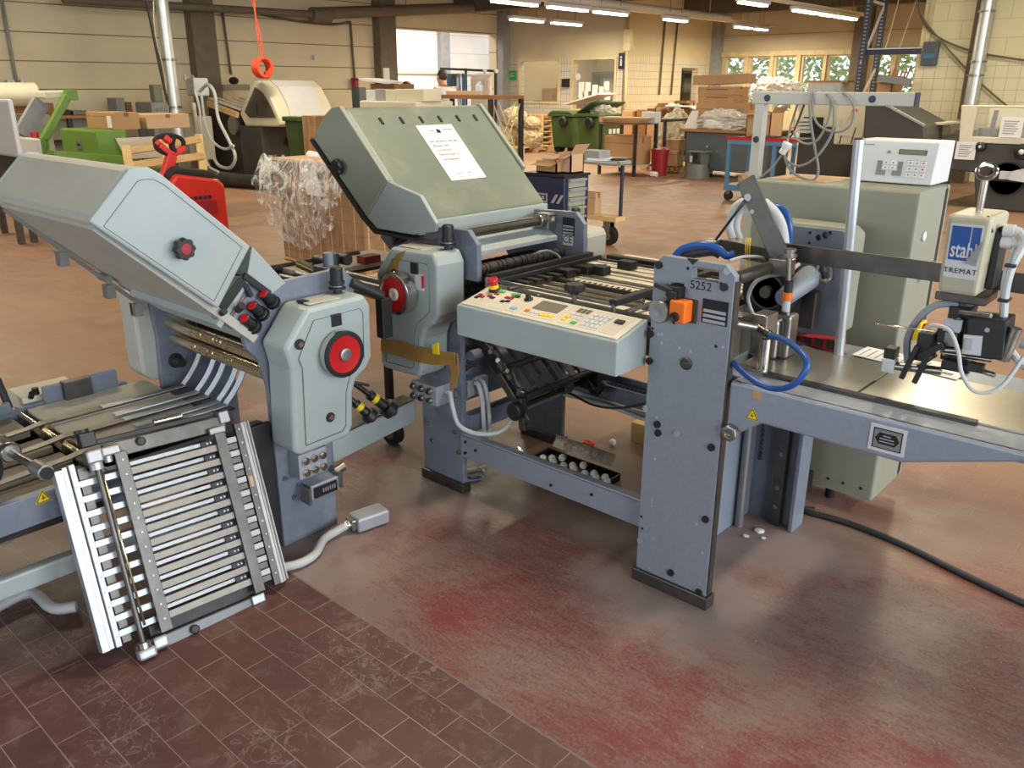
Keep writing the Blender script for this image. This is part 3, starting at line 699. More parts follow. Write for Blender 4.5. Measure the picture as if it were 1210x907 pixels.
# tilted lower fold plate seen below the console
D = Vector((.26, 0, -.235)); Dn = D.normalized(); Up = Vector((.235, 0, .26)).normalized()
O_ = Vector((-2.25, 2.29, .67))
lf = MB()
for y in (2.29, 2.80): lf.bar(O_+Vector((0, y-2.29, 0))-Dn*.05, O_+Vector((0, y-2.29, 0))+D, .02, .05, Up)
lfp = lf.build('lower_fold_plate', M['black_satin'], A, .003)
m = MB()
for i in range(7): m.bar(O_+Vector((0, .05+.068*i, 0))-Dn*.03+Up*.02, O_+Vector((0, .05+.068*i, 0))+D*.98+Up*.02, .038, .006, Up)
m.build('plate_slat', M['plate_grey'], lfp)
m = MB()
for t in (.15, .55, .95): m.cyl(O_+D*t+Up*.03, O_+D*t+Vector((0, .52, 0))+Up*.03, .013, 10)
m.build('plate_rod', M['black_satin'], lfp)
e0 = O_+D*.98
MB().lathe(e0+Vector((0, .0, -.02)), (0, -1, 0), [(0, .02), (.03, .02), (.03, .036), (.06, .036), (.064, .03)], 20).build('stop_knob', M['black'], lfp)
MB().lathe(O_+D*.3+Vector((0, -.01, .02)), (0, -1, 0), [(0, .014), (.02, .014)], 14).build('stop_knob', M['black'], lfp)
MB().bar(O_+D*.5+Up*.03+Vector((0, -.012, 0)), O_+D*.58+Up*.03+Vector((0, -.012, 0)), .012, .02, Up).build('yellow_tag', M['yellow'], lfp)
m = MB(); m.bar(O_+D*.55+Vector((0, -.02, .0)), O_+D*1.15+Vector((0, -.02, -.02)), .02, .035, Up); m.bar(e0+Vector((.0, -.02, .03)), e0+Vector((.02, -.02, -.10)), .025, .03); m.bar(O_+D*.6+Up*.06, O_+D*.9+Up*.02, .03, .02)
m.build('stop_arm', M['steel_dark'], lfp, .003)
m = MB(); m.cyl((-2.04, 2.27, .405), (-2.04, 3.18, .405), .011, 10); m.cyl((-2.0, 2.75, .41), (-2.02, 3.0, .5), .01); m.build('drive_shaft', M['black'], lfp)
m = MB().box(-2.09, -1.98, 2.76, 2.82, .36, .52); m.bar((-2.08, 2.74, .48), (-1.98, 2.74, .36), .02, .03); m.bar((-1.98, 2.74, .36), (-1.93, 2.74, .42), .02, .03); m.bar((-2.1, 2.74, .5), (-1.97, 2.74, .47), .02, .02)
m.build('stop_bracket', M['black'], lfp, .003)
rr = random.Random(21); m = MB(); m2 = MB()
for i in range(12):
    c = O_+D*rr.uniform(.25, 1.0)+Up*rr.uniform(.02, .06)+Vector((0, rr.uniform(-.035, .0), 0))
    if i % 2: m.cyl(c, c+Vector((rr.uniform(-.01, .02), -.02, rr.uniform(-.01, .01))), rr.uniform(.006, .012), 10)
    else: m2.obox(c, Dn*rr.uniform(.01, .022), (0, .008, 0), Up*rr.uniform(.006, .012))
m.build('adjusting_screw', M['steel'], lfp); m2.build('clamp_piece', M['plate_grey'], lfp, .002)
m = MB()
for i in range(4): m.cyl(O_+D*(.2+.2*i)+Vector((0, .30, -.07)), O_+D*(.2+.2*i)+Vector((0, .34, -.07)), .03, 16)
m.build('drive_disc', M['plate_grey'], lfp)
m = MB().lathe((-2.16, 2.80, .5), (0, -1, 0), [(0, .085), (.02, .085), (.03, .07), (.03, .03)], 28); m.build('drive_pulley', M['frame'], lfp)
MB().box(-2.36, -2.33, 2.25, 2.83, .36, .66).build('inner_panel', M['frame'], A)
MB().box(-2.5, -2.05, 2.836, 2.848, .40, .66).build('rear_guard', M['black_satin'], A)
# socket boxes and leads on the front leg
def socket_box(root, c, ax, n, up, w, h, d, rows, cols, name='socket_box'):
    c, ax, n, up = Vector(c), Vector(ax), Vector(n), Vector(up)
    b_ = MB().obox(c+n*d/2, ax*w/2, up*h/2, n*d/2).build(name, M['alu'], root, .003)
    q = MB()
    for i in range(cols):
        for j in range(rows):
            p = c+n*d+ax*((i+.5)/cols-.5)*w*.9+up*((j+.5)/rows-.5)*h*.8
            q.lathe(p, n, [(0, .013), (.01, .013), (.01, .010), (.018, .010), (.018, .004)], 14)
    q.build('plug_socket', M['chrome'], b_)
    return b_
def face(p, **k): return at(*p, **k)
q = at(522, 480, y=2.2)
sb = MB().box(-2.44, -2.29, 2.105, 2.199, .40, .482).build('junction_box', M['boxmetal'], A, .003)
b = MB()
for i in range(3):
    for j in range(2): b.lathe((-2.42+.048*i, 2.105, .42+.04*j), (0, -1, 0), [(0, .014), (.012, .014), (.012, .010), (.02, .010), (.02, .004)], 14)
b.build('plug_socket', M['chrome'], sb)
MB().tube([(-2.29, 2.15, .455), (-2.25, 2.14, .455), (-2.215, 2.12, .41), (-2.19, 2.13, .34), (-2.14, 2.18, .305), (-2.08, 2.24, .31), (-2.07, 2.30, .34)], .009).build('lead', M['grey_hose'], sb)
m = MB().box(-2.33, -2.27, 2.26, 2.38, .40, .47); ib = m.build('inner_socket_box', M['boxmetal'], A, .003)
b = MB()
for i in range(4): b.lathe((-2.33+.02, 2.255+.02*i, .52+.004*i), (1, -.3, 0), [(0, .012), (.03, .012)], 12)
b.build('plug_socket', M['chrome'], ib)
for k_ in range(2): MB().tube([(-2.26, 2.29+.03*k_, .46), (-2.235, 2.285+.03*k_, .46), (-2.215, 2.285+.03*k_, .40), (-2.20, 2.28+.03*k_, .28), (-2.2, 2.3, .15)], .010).build('lead', M['grey_hose'], ib)
# brown tape wound round the front cover
m = MB()
def tape(u, v, wd): p = at(u, v, y=2.032); q = at(u, v+wd, y=2.03); return p, q
pts = [(450, 401, 15), (470, 402, 18), (490, 409, 18), (510, 413, 18), (524, 415, 16), (537, 417, 15)]
for (a, b_) in zip(pts, pts[1:]):
    p, q = tape(*a); r, s = tape(*b_); o = Vector((0, .004, 0)); m.hexa([q, s, s+o, q+o, p, r, r+o, p+o])
m.build('packing_tape', M['tape'], gc)
m = MB(); p = [at(u, v, y=2.04) for u, v in ((528, 418), (540, 418), (542, 440), (538, 458), (531, 462), (533, 440))]
m.prism([(q.x, q.z) for q in p], 'y', 2.04, 2.045); m.build('loose_tape', M['tape'], gc)
m = MB(); p = [at(u, v, y=2.036) for u, v in ((513, 407), (520, 404), (521, 418), (514, 417))]; m.prism([(q.x, q.z) for q in p], 'y', 2.024, 2.03); m.build('yellow_label', M['yellow'], gc)
m = MB(); p = [at(u, v, y=2.043) for u, v in ((458, 318), (470, 300), (479, 296), (472, 310), (468, 345), (457, 370), (452, 350))]; m.prism([(q.x, q.z) for q in p], 'y', 2.040, 2.044); m.build('tape_scrap', M['tape'], gc)
# end plate at the feeding side
X0, X1, Y0 = -1.352, -1.084, 2.147
def P2(u, v): q = at(u, v, y=Y0); return (q.x, q.z)
def cr(x, y): return P2(750+x/6.479, 290+y/6.479)
hole = [cr(445, 160), (cr(555, 180)), cr(645, 195), cr(640, 285), cr(442, 250)]
hole2 = [cr(275, 280), cr(378, 292), cr(372, 388), cr(268, 370)]
outl = [(X0, .0), (X1, .0), (X1, 1.095), (X1-.03, 1.125), (X0+.03, 1.125), (X0, 1.095)]
ep = MB().prism(outl, 'y', Y0, Y0+.028, [hole, hole2]).build('end_plate', M['hammer'], A, .002)
MB().box(X0-.01, X1+.012, Y0-.012, Y0+.04, 0, .045).build('plate_foot', M['steel_dark'], ep, .003)
MB().box(X1-.002, X1+.006, Y0+.004, Y0+.03, .05, 1.08).build('plate_edge', M['steel_dark'], ep)
def dots(name, mt, lst, r, h, par=ep, prof=None):
    b_ = MB()
    for u, v in lst:
        q = at(u, v, y=Y0); b_.lathe((q.x, Y0, q.z), (0, -1, 0), prof or [(0, r), (h, r), (h, r*.45)], 12)
    return b_.build(name, mt, par)
dots('cap_screw', M['black'], [(779, 313), (856, 339), (769, 394), (768, 426), (777, 501), (778, 511), (841, 528), (834, 613), (793, 676), (826, 699), (824, 711), (754, 680)], .012, .007)
dots('chrome_screw', M['alu_bright'], [(860, 320), (801, 511), (757, 638), (764, 482)], .011, .006)
dots('small_hole', M['dark_void'], [(796, 381), (771, 388), (846, 409), (852, 335), (813, 317), (759, 624), (758, 610)], .005, .0008)
dots('drill_hole', M['alu_bright'], [(778, 395), (782, 395), (782, 405), (803, 411), (816, 415), (854, 410), (774, 542), (823, 619), (830, 653), (770, 590), (770, 594), (827, 689), (770, 597), (772, 636), (767, 671), (776, 493)], .0045, .0008)
dots('spring_lock', M['steel_dark'], [(811, 429)], .021, .003, prof=[(0, .021), (.003, .021), (.004, .016), (.002, .015), (.002, .008), (.005, .006)])
q = at(813, 308, y=Y0); MB().prism([cr(400, 95), cr(490, 108), cr(445, 148)], 'y', Y0-.0015, Y0+.001).build('arrow_mark', M['black'], ep)
text('5252', 'lettering', ep, (at(828, 338, y=Y0-.001)), (1, 0, .0), (0, 0, 1), .036, M['ink'])
hw = at(788, 365, y=Y0); MB().lathe((hw.x, Y0-.006, hw.z), (0, -1, 0), [(0, .02), (.006, .036), (.04, .035), (.044, .032), (.044, .028), (.042, 0)], 36).build('knurled_wheel', M['alu'], ep)
q = at(812, 366, y=Y0); MB().box(q.x-.062, q.x+.034, Y0-.008, Y0, q.z-.036, q.z+.036).build('counter_base', M['steel_dark'], ep, .002)
dc = MB().box(q.x-.03, q.x+.024, Y0-.055, Y0-.008, q.z-.03, q.z+.036).build('position_counter', M['orange'], ep, .006, 3)
MB().lathe((q.x-.008, Y0-.055, q.z-.012), (0, -1, 0), [(0, .015), (.01, .014), (.01, .006), (.006, 0)], 18).build('counter_boss', M['black'], dc)
q = at(845, 369, y=Y0); tp = MB().box(q.x-.041, q.x+.041, Y0-.003, Y0, q.z-.036, q.z+.036).build('type_plate', M['ink'], ep)
b = MB()
for zz in (-.028, -.013, .002): b.box(q.x-.036, q.x+.036, Y0-.0045, Y0-.003, q.z+zz-.0045, q.z+zz+.0045)
b.build('plate_line', M['alu_bright'], tp)
for sx_, sz_ in ((-.037, .032), (.037, .032), (-.037, -.033), (.037, -.033)): pass
m = MB(); q = at(797, 343, y=Y0-.02); m.box(q.x-.025, q.x+.025, Y0-.03, Y0+.02, q.z-.02, q.z+.012); m.bar((q.x-.06, Y0-.035, q.z+.012), (q.x, Y0-.03, q.z-.002), .012, .016); m.box(q.x-.01, q.x+.02, Y0-.045, Y0-.02, q.z-.022, q.z+.0)
m.build('locking_lever', M['black'], ep, .003)
# notice taped on the hood
def hs(u, v, h=.003):
    """a place on the sloping front of the hood: u along the hood, v up the slope"""
    d = Vector((-2.856+2.44, 0, 1.52-1.103)).normalized(); n = Vector((d.z, 0, -d.x)); n = n if n.x > 0 else -n
    return Vector((-2.44, u, 1.103)) + d*v + n*h
du = (hs(0, 1)-hs(0, 0)).normalized()
def onhood(u, v):
    d = _f + _r*((u-605)/FOC) + _d*((v-453.5)/FOC); n = (hs(0, 0, 1)-hs(0, 0, 0)); t = ((hs(0, 0, .003)-CAM).dot(n))/d.dot(n); p = CAM+d*t
    return p.y, (p-hs(0, 0, .003)).dot(du)
cs = [onhood(*p) for p in ((535, 214), (575, 208), (532, 146), (491, 149))]
ya, yb = (cs[0][0]+cs[3][0])/2, (cs[1][0]+cs[2][0])/2; va, vb = (cs[0][1]+cs[1][1])/2, (cs[2][1]+cs[3][1])/2
nt = MB().hexa([hs(ya, va, .0012), hs(yb, va, .0012), hs(yb, vb, .0012), hs(ya, vb, .0012), hs(ya, va, .0025), hs(yb, va, .0025), hs(yb, vb, .0025), hs(ya, vb, .0025)])
nt = tag(nt.build('notice_sheet', M['paper']), 'white notice sheet with black and red words taped to the sage hood', 'paper')
W0, Hh = yb-ya, vb-va
def line(s, f, sz, mt, fx=.5, al='CENTER'): return text(s, 'lettering', nt, hs(ya+W0*fx, va+Hh*f, .0028), (0, 1, 0), du, sz, M[mt], align=al, ext=.0003)
line('Bei Arbeiten mit dem', .70, .019, 'ink', .5); line('Messer sind', .62, .019, 'ink', .33); line('schnittfeste', .54, .019, 'ink_red', .33); line('Handschuhe zu', .46, .019, 'ink', .40); line('verwenden.', .37, .019, 'ink', .38)
def stroke(pts, w=.0016, mt='ink'):
    m = MB()
    for (a, b), (c, d) in zip(pts, pts[1:]): m.bar(hs(ya+W0*a, va+Hh*b, .003), hs(ya+W0*c, va+Hh*d, .003), w, .0006, hs(0, 0, 1)-hs(0, 0, 0))
    m.build('pen_stroke', M[mt], nt)
stroke([(.24, .10), (.27, .115), (.29, .095), (.32, .12), (.34, .10), (.38, .115), (.40, .125), (.42, .10)]); stroke([(.58, .09), (.60, .135), (.61, .10), (.66, .11), (.70, .095)])
stroke([(.25, .05), (.66, .05)], .002, 'ink_grey'); stroke([(.24, .89), (.38, .89)], .005, 'ink_grey'); stroke([(.26, .85), (.5, .85)], .002, 'ink_grey'); stroke([(.66, .91), (.94, .90)], .006, 'ink_grey'); stroke([(.75, .87), (.94, .87)], .002, 'ink_grey'); stroke([(.62, .93), (.62, .84)], .0012, 'ink_grey')
MB().hexa([hs(ya+W0*.45, va+Hh*.86, .0026), hs(ya+W0*.55, va+Hh*.84, .0026), hs(ya+W0*.58, va+Hh*.90, .0026), hs(ya+W0*.48, va+Hh*.93, .0026)]+[hs(ya+W0*.45, va+Hh*.86, .0032), hs(ya+W0*.55, va+Hh*.84, .0032), hs(ya+W0*.58, va+Hh*.90, .0032), hs(ya+W0*.48, va+Hh*.93, .0032)]).build('emblem', M['ink'], nt)
# ================================================================ side folding unit
B = thing('side_folding_unit', 'pale blue-grey folding unit with long tilted hood and black-rimmed red hand wheel', 'machine', (-2.7, 1.5, 0))
station(B, M1, -.053, True, False)
p_ = at(398, 378, x=-2.262); q_0 = at(355, 407, x=-2.262); q_1 = at(391, 493, x=-2.262)
gb = gear_cover(B, M1, (p_.y, p_.z), [(q_0.y, q_0.z), (q_1.y, q_1.z)])
hand_wheel(B, M1, 1.633, .743, M['rubber'], M['alu'], .022, .038)
m = MB(M1); m.prism([(1.565, .72), (1.60, .735), (1.655, .80), (1.63, .825), (1.60, .80), (1.575, .775)], 'y', -.1615, -.157); m.build('label_scrap', M['white'], gb)
MB(M1).box(1.55, 1.575, -.10, -.06, .917, .924).build('latch', M['black'], gb)
H1 = [(0.932, 1.250), (1.052, 1.376), (1.075, 1.383), (1.113, 1.381), (1.145, 1.360), (1.402, 1.118), (1.271, .948)]
hd = MB(M1).prism(H1, 'y', -.035, .75).build('fold_plate_hood', M['dusty_paint'], B, .022, 3)
HC1 = [(0.929, 1.252), (1.058, 1.382), (1.077, 1.387), (1.113, 1.385), (1.147, 1.364), (1.407, 1.122), (1.273, .944)]
for w0, w1 in ((-.05, -.03), (.745, .762)): MB(M1).prism(HC1, 'y', w0, w1).build('hood_end_cap', M['paint'], hd, .006)
cI = [(s*.86+1.16*.14+.004, z*.86+1.165*.14-.004) for s, z in HC1]
m = MB(M1); n = len(cI)
for (a, b), (c, d) in zip(cI, cI[1:]+cI[:1]): m.bar((a, -.0505, b), (c, -.0505, d), .0015, .0016)
m.build('panel_seam', M['seam'], hd)
star_knob(hd, vec(M1, (1.176, -.05, 1.148)), (1, 0, 0), .034, M['red_dull'])
m = MB(M1).prism([(0.945, 1.225), (0.965, 1.245), (1.30, .935), (1.42, .82), (1.40, .80), (1.30, .895)], 'y', -.02, .68); m.build('fold_plate', M['dusty_paint'], B)
m = MB(M1).bar((0.95, .672, 1.218), (1.37, .672, .80), .014, .014)
for s, z in ((1.10, 1.065), (1.24, .925), (1.33, .84)): m.box(s-.01, s+.02, .66, .70, z-.06, z-.01)
m.cyl((1.22, .67, .95), (1.22, .60, .95), .014)
m.build('plate_rail', M['alu'], B)
pq = [at(u, v, x=-2.43) for u, v in ((294, 290), (334, 333), (318, 346), (288, 326))]
MB().prism([(p.y, p.z) for p in pq], 'x', -3.05, -2.41).build('plate_sheet', M['paint'], B, .003)
# slotted plate head with three red-topped spindles and black stop lever
m = MB(M1).prism([(1.28, .885), (1.40, 1.015), (1.415, 1.005), (1.295, .87)], 'y', -.012, .6); m.build('plate_head', M['paint'], B)
m = MB(M1); 
for ds in (0, .012, .03): m.bar((1.30+ds, -.004, .875+ds*.2), (1.38+ds, -.004, .955+ds*.2), .004, .004)
m.build('slot_rod', M['chrome'], B)
for u, v in ((290, 375), (299, 360), (312, 346)):
    p = at(u+8, v+9, x=-2.41); spin_knob(B, p+Vector((0, .02, -.02)), (.15, -.72, .70), M['red'], 1.05)
m = MB(); m.bar(at(288, 325, x=-2.41), at(318, 347, x=-2.41), .016, .022); m.bar(at(289, 336, x=-2.41), at(297, 350, x=-2.41), .014, .016); m.bar(at(262, 365, x=-2.40), at(287, 330, x=-2.40), .006, .03); m.build('stop_lever', M['black'], B, .002)
spin_knob(B, vec(M1, (1.72, -.06, .918-.0)), (0, 0, 1), M['dark_void'], 1.25)
m = MB(); q = at(281, 366, x=-2.4); m.cyl(q, q+Vector((.03, 0, .02)), .012); q = at(262, 370, x=-2.4); m.cyl(q, q+Vector((.02, 0, .01)), .01); m.build('screw', M['black'], B)
# far side cover, link beam, boxes, hanging spindles
m = MB(M1).prism([(1.32, .55), (1.32, .85), (1.37, .87), (1.60, .80), (1.62, .52), (1.36, .51)], 'y', .675, .80); m.build('far_cover', M['dusty_paint'], B, .012)
m = MB(M1).lathe((1.44, .64, .585), (0, -1, 0), [(0, .03), (.004, .03), (.006, .02), (.05, .018), (.05, 0)], 16); m.build('shaft_end', M['dark_void'], B)
la, lb = at(395, 519, z=.335), at(497, 470, z=.335); lo_ = Vector((-.085, 0, 0)); dz_ = Vector((0, 0, -.095)); la, lb = la+(la-lb)*.02, lb+(la-lb)*.06
MB().hexa([la+dz_, lb+dz_, lb+dz_+lo_, la+dz_+lo_, la, lb, lb+lo_, la+lo_]).build('link_beam', M['paint'], B, .005)
uz = Vector((0, 0, .004)); MB().hexa([la+lo_*.12, lb+lo_*.12, lb+lo_, la+lo_, la+lo_*.12+uz, lb+lo_*.12+uz, lb+lo_+uz, la+lo_+uz]).build('link_beam_top', M['steel_dark'], B)
MB().box(-2.455, -2.436, 1.345, 1.45, 0.0, .495).build('side_panel', M['black_satin'], B, .003)
sb = MB().box(-2.424, -2.36, 1.50, 1.62, .275, .37).build('junction_box', M['boxmetal'], B, .003)
m = MB()
for i in range(3):
    for j in range(2): m.lathe((-2.36, 1.525+.036*i, .298+.045*j), (1, 0, 0), [(0, .014), (.012, .014), (.012, .010), (.018, .010), (.018, .003)], 14)
m.build('plug_socket', M['chrome'], sb)
hc = MB().box(-2.424, -2.36, 1.525, 1.665, .18, .235).build('plug_housing', M['boxmetal'], B, .004)
m = MB().box(-2.36, -2.352, 1.55, 1.65, .185, .225); m.build('contact_strip', M['black'], hc)
m = MB()
for i in range(6): m.box(-2.352, -2.350, 1.585+.01*i, 1.590+.01*i, .20, .215)
m.build('contact', M['alu_bright'], hc)
m = MB().cyl((-2.39, 1.665, .24), (-2.39, 1.71, .25), .018, 12); m.box(-2.40, -2.345, 1.52, 1.532, .17, .24); m.box(-2.40, -2.345, 1.66, 1.672, .19, .25); m.build('clip', M['steel'], hc)
for (u, v, du_, dv_, s_) in ((461, 484, -46, -34, 1.15), (438, 492, -34, -30, 1.0)):
    p = at(u, v, x=-2.44); q = at(u+du_, v+dv_, x=-2.50); d = (p-q).normalized()
    k = MB().lathe(q, d, [(0, .011), ((p-q).length*.45, .011), ((p-q).length*.45, .018*s_), ((p-q).length*.86, .018*s_), ((p-q).length*.88, .032*s_), ((p-q).length*1.05, .032*s_), ((p-q).length*1.08, .024*s_), ((p-q).length*1.14, .012)], 16).build('hanging_spindle', M['black'], B)
    MB().lathe(q+d*(p-q).length*.55, d, [(0, .0185*s_), (.02, .0185*s_)], 16).build('yellow_band', M['yellow'], k)
MB().cyl(at(405, 449, x=-2.5), at(436, 455, x=-2.46), .006).build('spindle_rod', M['black'], B)
# black arm and shafts between the two stations
m = MB(); m.bar(at(453, 352, x=-2.39), at(455, 398, x=-2.39), .048, .04, (1, 0, 0)); m.cyl(at(415, 333, x=-2.42), at(452, 350, x=-2.39), .018)
m.build('link_arm', M['black_satin'], B, .003)
m = MB(); m.cyl(at(353, 311, x=-2.75), at(395, 330, x=-2.55), .018); m.cyl(at(400, 335, x=-2.55), at(448, 351, x=-2.41), .014); m.build('cross_rod', M['brass_roll'], B)
m = MB(); m.box(-2.62, -2.5, 1.80, 1.86, .86, .97); m.cyl((-2.56, 1.83, .97), (-2.56, 1.83, 1.02), .02); m.cyl((-2.50, 1.82, .93), (-2.46, 1.82, .93), .02); m.build('clamp_block', M['frame'], B, .003)
m = MB(); m.cyl((-2.62, 1.9, .94), (-2.62, 1.9, 1.0), .018); m.cyl((-2.66, 1.95, .97), (-2.60, 1.95, .97), .022); m.cyl((-2.68, 1.86, .97), (-2.62, 1.86, .97), .022); m.build('clamp_screw', M['black'], B)
# cross conveyor carrying sheets from the first to the second station
m = MB()
for i in range(5): m.cyl((-3.05, 1.86+.075*i, .84), (-2.58, 1.86+.075*i, .84), .013)
m.build('conveyor_roller', M['alu'], B)
m = MB().box(-3.1, -2.46, 1.80, 1.825, .80, .87); m.box(-3.3, -3.06, 1.80, 2.6, .79, .815); m.build('conveyor_side', M['black_satin'], B)
m = MB().box(-3.28, -3.02, 2.06, 2.62, .816, .835); m.build('conveyor_board', M['board'], B)
q = at(436, 310, z=.836); MB().box(q.x-.03, q.x+.03, q.y-.045, q.y+.045, .836, .87).build('red_stop', M['red_dull'], B)
m = MB().cyl((-3.25, 1.62, .83), (-3.25, 2.5, .83), .02); m.build('far_tube', M['black_satin'], B)
# ================================================================ delivery table with belts
T = thing('delivery_table', 'low belt delivery table with dusty pale boards and bent guide rods', 'table', (-2.9, .6, 0))
m = MB()
m.box(-3.19, -2.97, .925, 1.36, .47, .497); m.box(-2.955, -2.81, .925, 1.355, .47, .497); m.box(-2.795, -2.60, .925, 1.345, .47, .497)
m.build('table_board', M['board'], T, .003)
def low(y): return .485-.10*max(0, .9-y) if y > -2 else 0
m = MB()
for a, b in ((-3.2, -3.02), (-2.93, -2.82), (-2.76, -2.66), (-2.61, -2.5)):
    m.hexa([(a, -.6, .40), (b, -.6, .40), (b, .87, .455), (a, .87, .455), (a, -.6, .42), (b, -.6, .42), (b, .87, .475), (a, .87, .475)])
m.build('inclined_board', M['inclined'], T)
MB().box(-3.22, -2.5, -.6, 1.36, .36, .40).build('table_bed', M['dark_void'], T)
for x in (-2.975, -2.80, -2.63):
    b = MB(); b.tube([(x-.014, 1.40, .502), (x-.014, .98, .502), (x-.014, .92, .508), (x-.014, .84, .49), (x-.014, .4, .46), (x-.014, -.6, .43)], .003, 4, 4)
    b2 = MB(); w = .034
    pr_ = [(1.42, .503), (.96, .503), (.90, .506), (.85, .498), (.45, .468), (-.6, .43)]
    V = [[b2.v((x-w/2, y, z)), b2.v((x+w/2, y, z)), b2.v((x+w/2, y, z+.005)), b2.v((x-w/2, y, z+.005))] for y, z in pr_]
    for P_, Q_ in zip(V, V[1:]):
        for i in range(4): b2.f([P_[i], P_[(i+1) % 4], Q_[(i+1) % 4], Q_[i]])
    b2.f(V[0]); b2.f(V[-1]); b2.build('belt', M['steel_dark'], T); b.b.free()
m = MB()
for x in (-2.975, -2.80, -2.63): m.cyl((x-.03, .905, .478), (x+.03, .905, .478), .027, 16)
m.cyl((-3.22, .905, .478), (-2.48, .905, .478), .010)
m.build('belt_pulley', M['brass_roll'], T)
for i, x in enumerate((-2.975, -2.87, -2.80, -2.715, -2.665)):
    m = MB()
    for dx in (-.010, 0, .010): m.tube([(x+dx, 1.10, .508), (x+dx, 1.38, .508), (x+dx, 1.42, .52), (x+dx+.03, 1.455, .585), (x+dx+.045, 1.475, .638)], .0045, 6, 4)
    m.build('guide_rod', M['alu_bright'] if i > 0 else M['alu'], T)
m = MB().hexa([(-2.50, -.6, .36), (-2.468, -.6, .36), (-2.468, .9, .40), (-2.50, .9, .40), (-2.50, -.6, .465), (-2.468, -.6, .465), (-2.468, .9, .49), (-2.50, .9, .49)]); m.box(-2.50, -2.468, .9, 1.44, .35, .49)
m.hexa([(-3.24, -.6, .36), (-3.21, -.6, .36), (-3.21, .9, .40), (-3.24, .9, .40), (-3.24, -.6, .465), (-3.21, -.6, .465), (-3.21, .9, .50), (-3.24, .9, .50)]); m.box(-3.24, -3.21, .9, 1.30, .35, .50)
sr = m.build('side_rail', M['frame'], T, .003)
def warn(par, p, r, n, up, s, name='warning_label'):
    """yellow warning triangle with a black border and symbol"""
    p, r, n, up = Vector(p), Vector(r).normalized(), Vector(n).normalized(), Vector(up).normalized()
    def tri(k, h0, h1, mt, nm, dy=0):
        m = MB(); q = [p+up*(s*.58*k+dy), p-r*s*.5*k-up*(s*.29*k-dy), p+r*s*.5*k-up*(s*.29*k-dy)]
        A_ = [m.v(a+n*h0) for a in q]; B_ = [m.v(a+n*h1) for a in q]
        m.f(A_); m.f(B_)
        for i in range(3): m.f([A_[i], A_[(i+1) % 3], B_[(i+1) % 3], B_[i]])
        return m
    o = tri(1.12, 0, .0008, 0, 0).build(name, M['yellow'], par)
    tri(1, 0.0008, .0012, 0, 0).build('triangle_border', M['ink'], o)
    tri(.8, .0012, .0016, 0, 0).build('triangle_field', M['yellow'], o)
    b = MB(); b.bar(p+n*.002+up*s*.22, p+n*.002-up*s*.08, s*.07, .0006, n); b.bar(p+n*.002-r*s*.16-up*s*.02, p+n*.002+r*s*.16+up*s*.04, s*.05, .0006, n); b.build('symbol', M['ink'], o)
    return o
q = at(51, 588, x=-2.466); warn(T, q, (0, 1, .0), (1, 0, 0), (0, 0, 1), .042)
q = at(327, 607, x=-2.439); warn(B, q, (0, 1, .0), (1, 0, 0), (0, 0, 1), .03)
# shaft with rubber wheel over the lower belts
m = MB().cyl((-2.68, .665, .60), (-2.37, .69, .60), .012, 14); m.build('press_shaft', M['steel'], T)
MB().cyl((-2.40, .688, .60), (-2.335, .692, .60), .022, 18).build('shaft_end', M['alu'], T, .002)
MB().cyl((-2.335, .692, .60), (-2.325, .692, .60), .017, 16).build('shaft_cap', M['black'], T)
m = MB()
for x in (-2.56, -2.64): m.lathe((x-.012, .675, .60), (1, 0, 0), [(0, .025), (.006, .03), (.02, .03), (.026, .025)], 18)
m.build('collar', M['steel'], T)
m = MB().lathe((-2.58, .565, .575), (1, 0, 0), [(0, .05), (.004, .085), (.03, .085), (.034, .05), (.02, .04)], 28); m.build('press_wheel', M['rubber'], T)
m = MB(); m.bar((-2.56, .675, .60), (-2.56, .565, .575), .02, .02); m.bar((-2.68, .665, .60), (-3.2, .62, .56), .025, .03); m.bar((-3.2, .62, .56), (-3.215, .62, .45), .03, .03, (0, 1, 0)); m.build('wheel_arm', M['steel'], T)
# side guide at the back edge
m = MB(); cx_, cy_ = -3.22, 1.12
m.box(-3.215, -3.195, .99, 1.07, .49, .56); m.box(-3.215, -3.19, 1.15, 1.26, .49, .565)
m.build('guide_shoe', M['frame'], T, .006)
MB().box(-3.21, -3.17, 1.055, 1.155, .495, .565).build('guide_block', M['steel_dark'], T, .003)
m = MB().box(-3.40, -3.245, .93, 1.14, .44, .52); m.build('switch_box', M['cream_mach'], T, .005)
m = MB().cyl((-3.26, .985, .50), (-3.26, .985, .545), .012); m.cyl((-3.24, .96, .52), (-3.22, .96, .54), .01); m.build('switch_button', M['black'], T)
m = MB(); m.bar((-3.24, .89, .46), (-3.30, .88, .60), .02, .025); m.build('clamp_lever', M['black'], T, .004)
m = MB(); m.bar((-3.23, .30, .47), (-3.215, .88, .51), .03, .04); m.build('guide_arm', M['frame'], T, .004)
m = MB().box(-2.51, -2.468, -.6, 1.40, .20, .26); m.build('floor_beam', M['paint'], T, .006)
m = MB()
for x in (-2.50, -3.24): m.box(x, x+.05, -.55, -.48, 0, .40); m.box(x, x+.04, 1.22, 1.28, 0, .40)
m.build('table_leg', M['frame'], T)
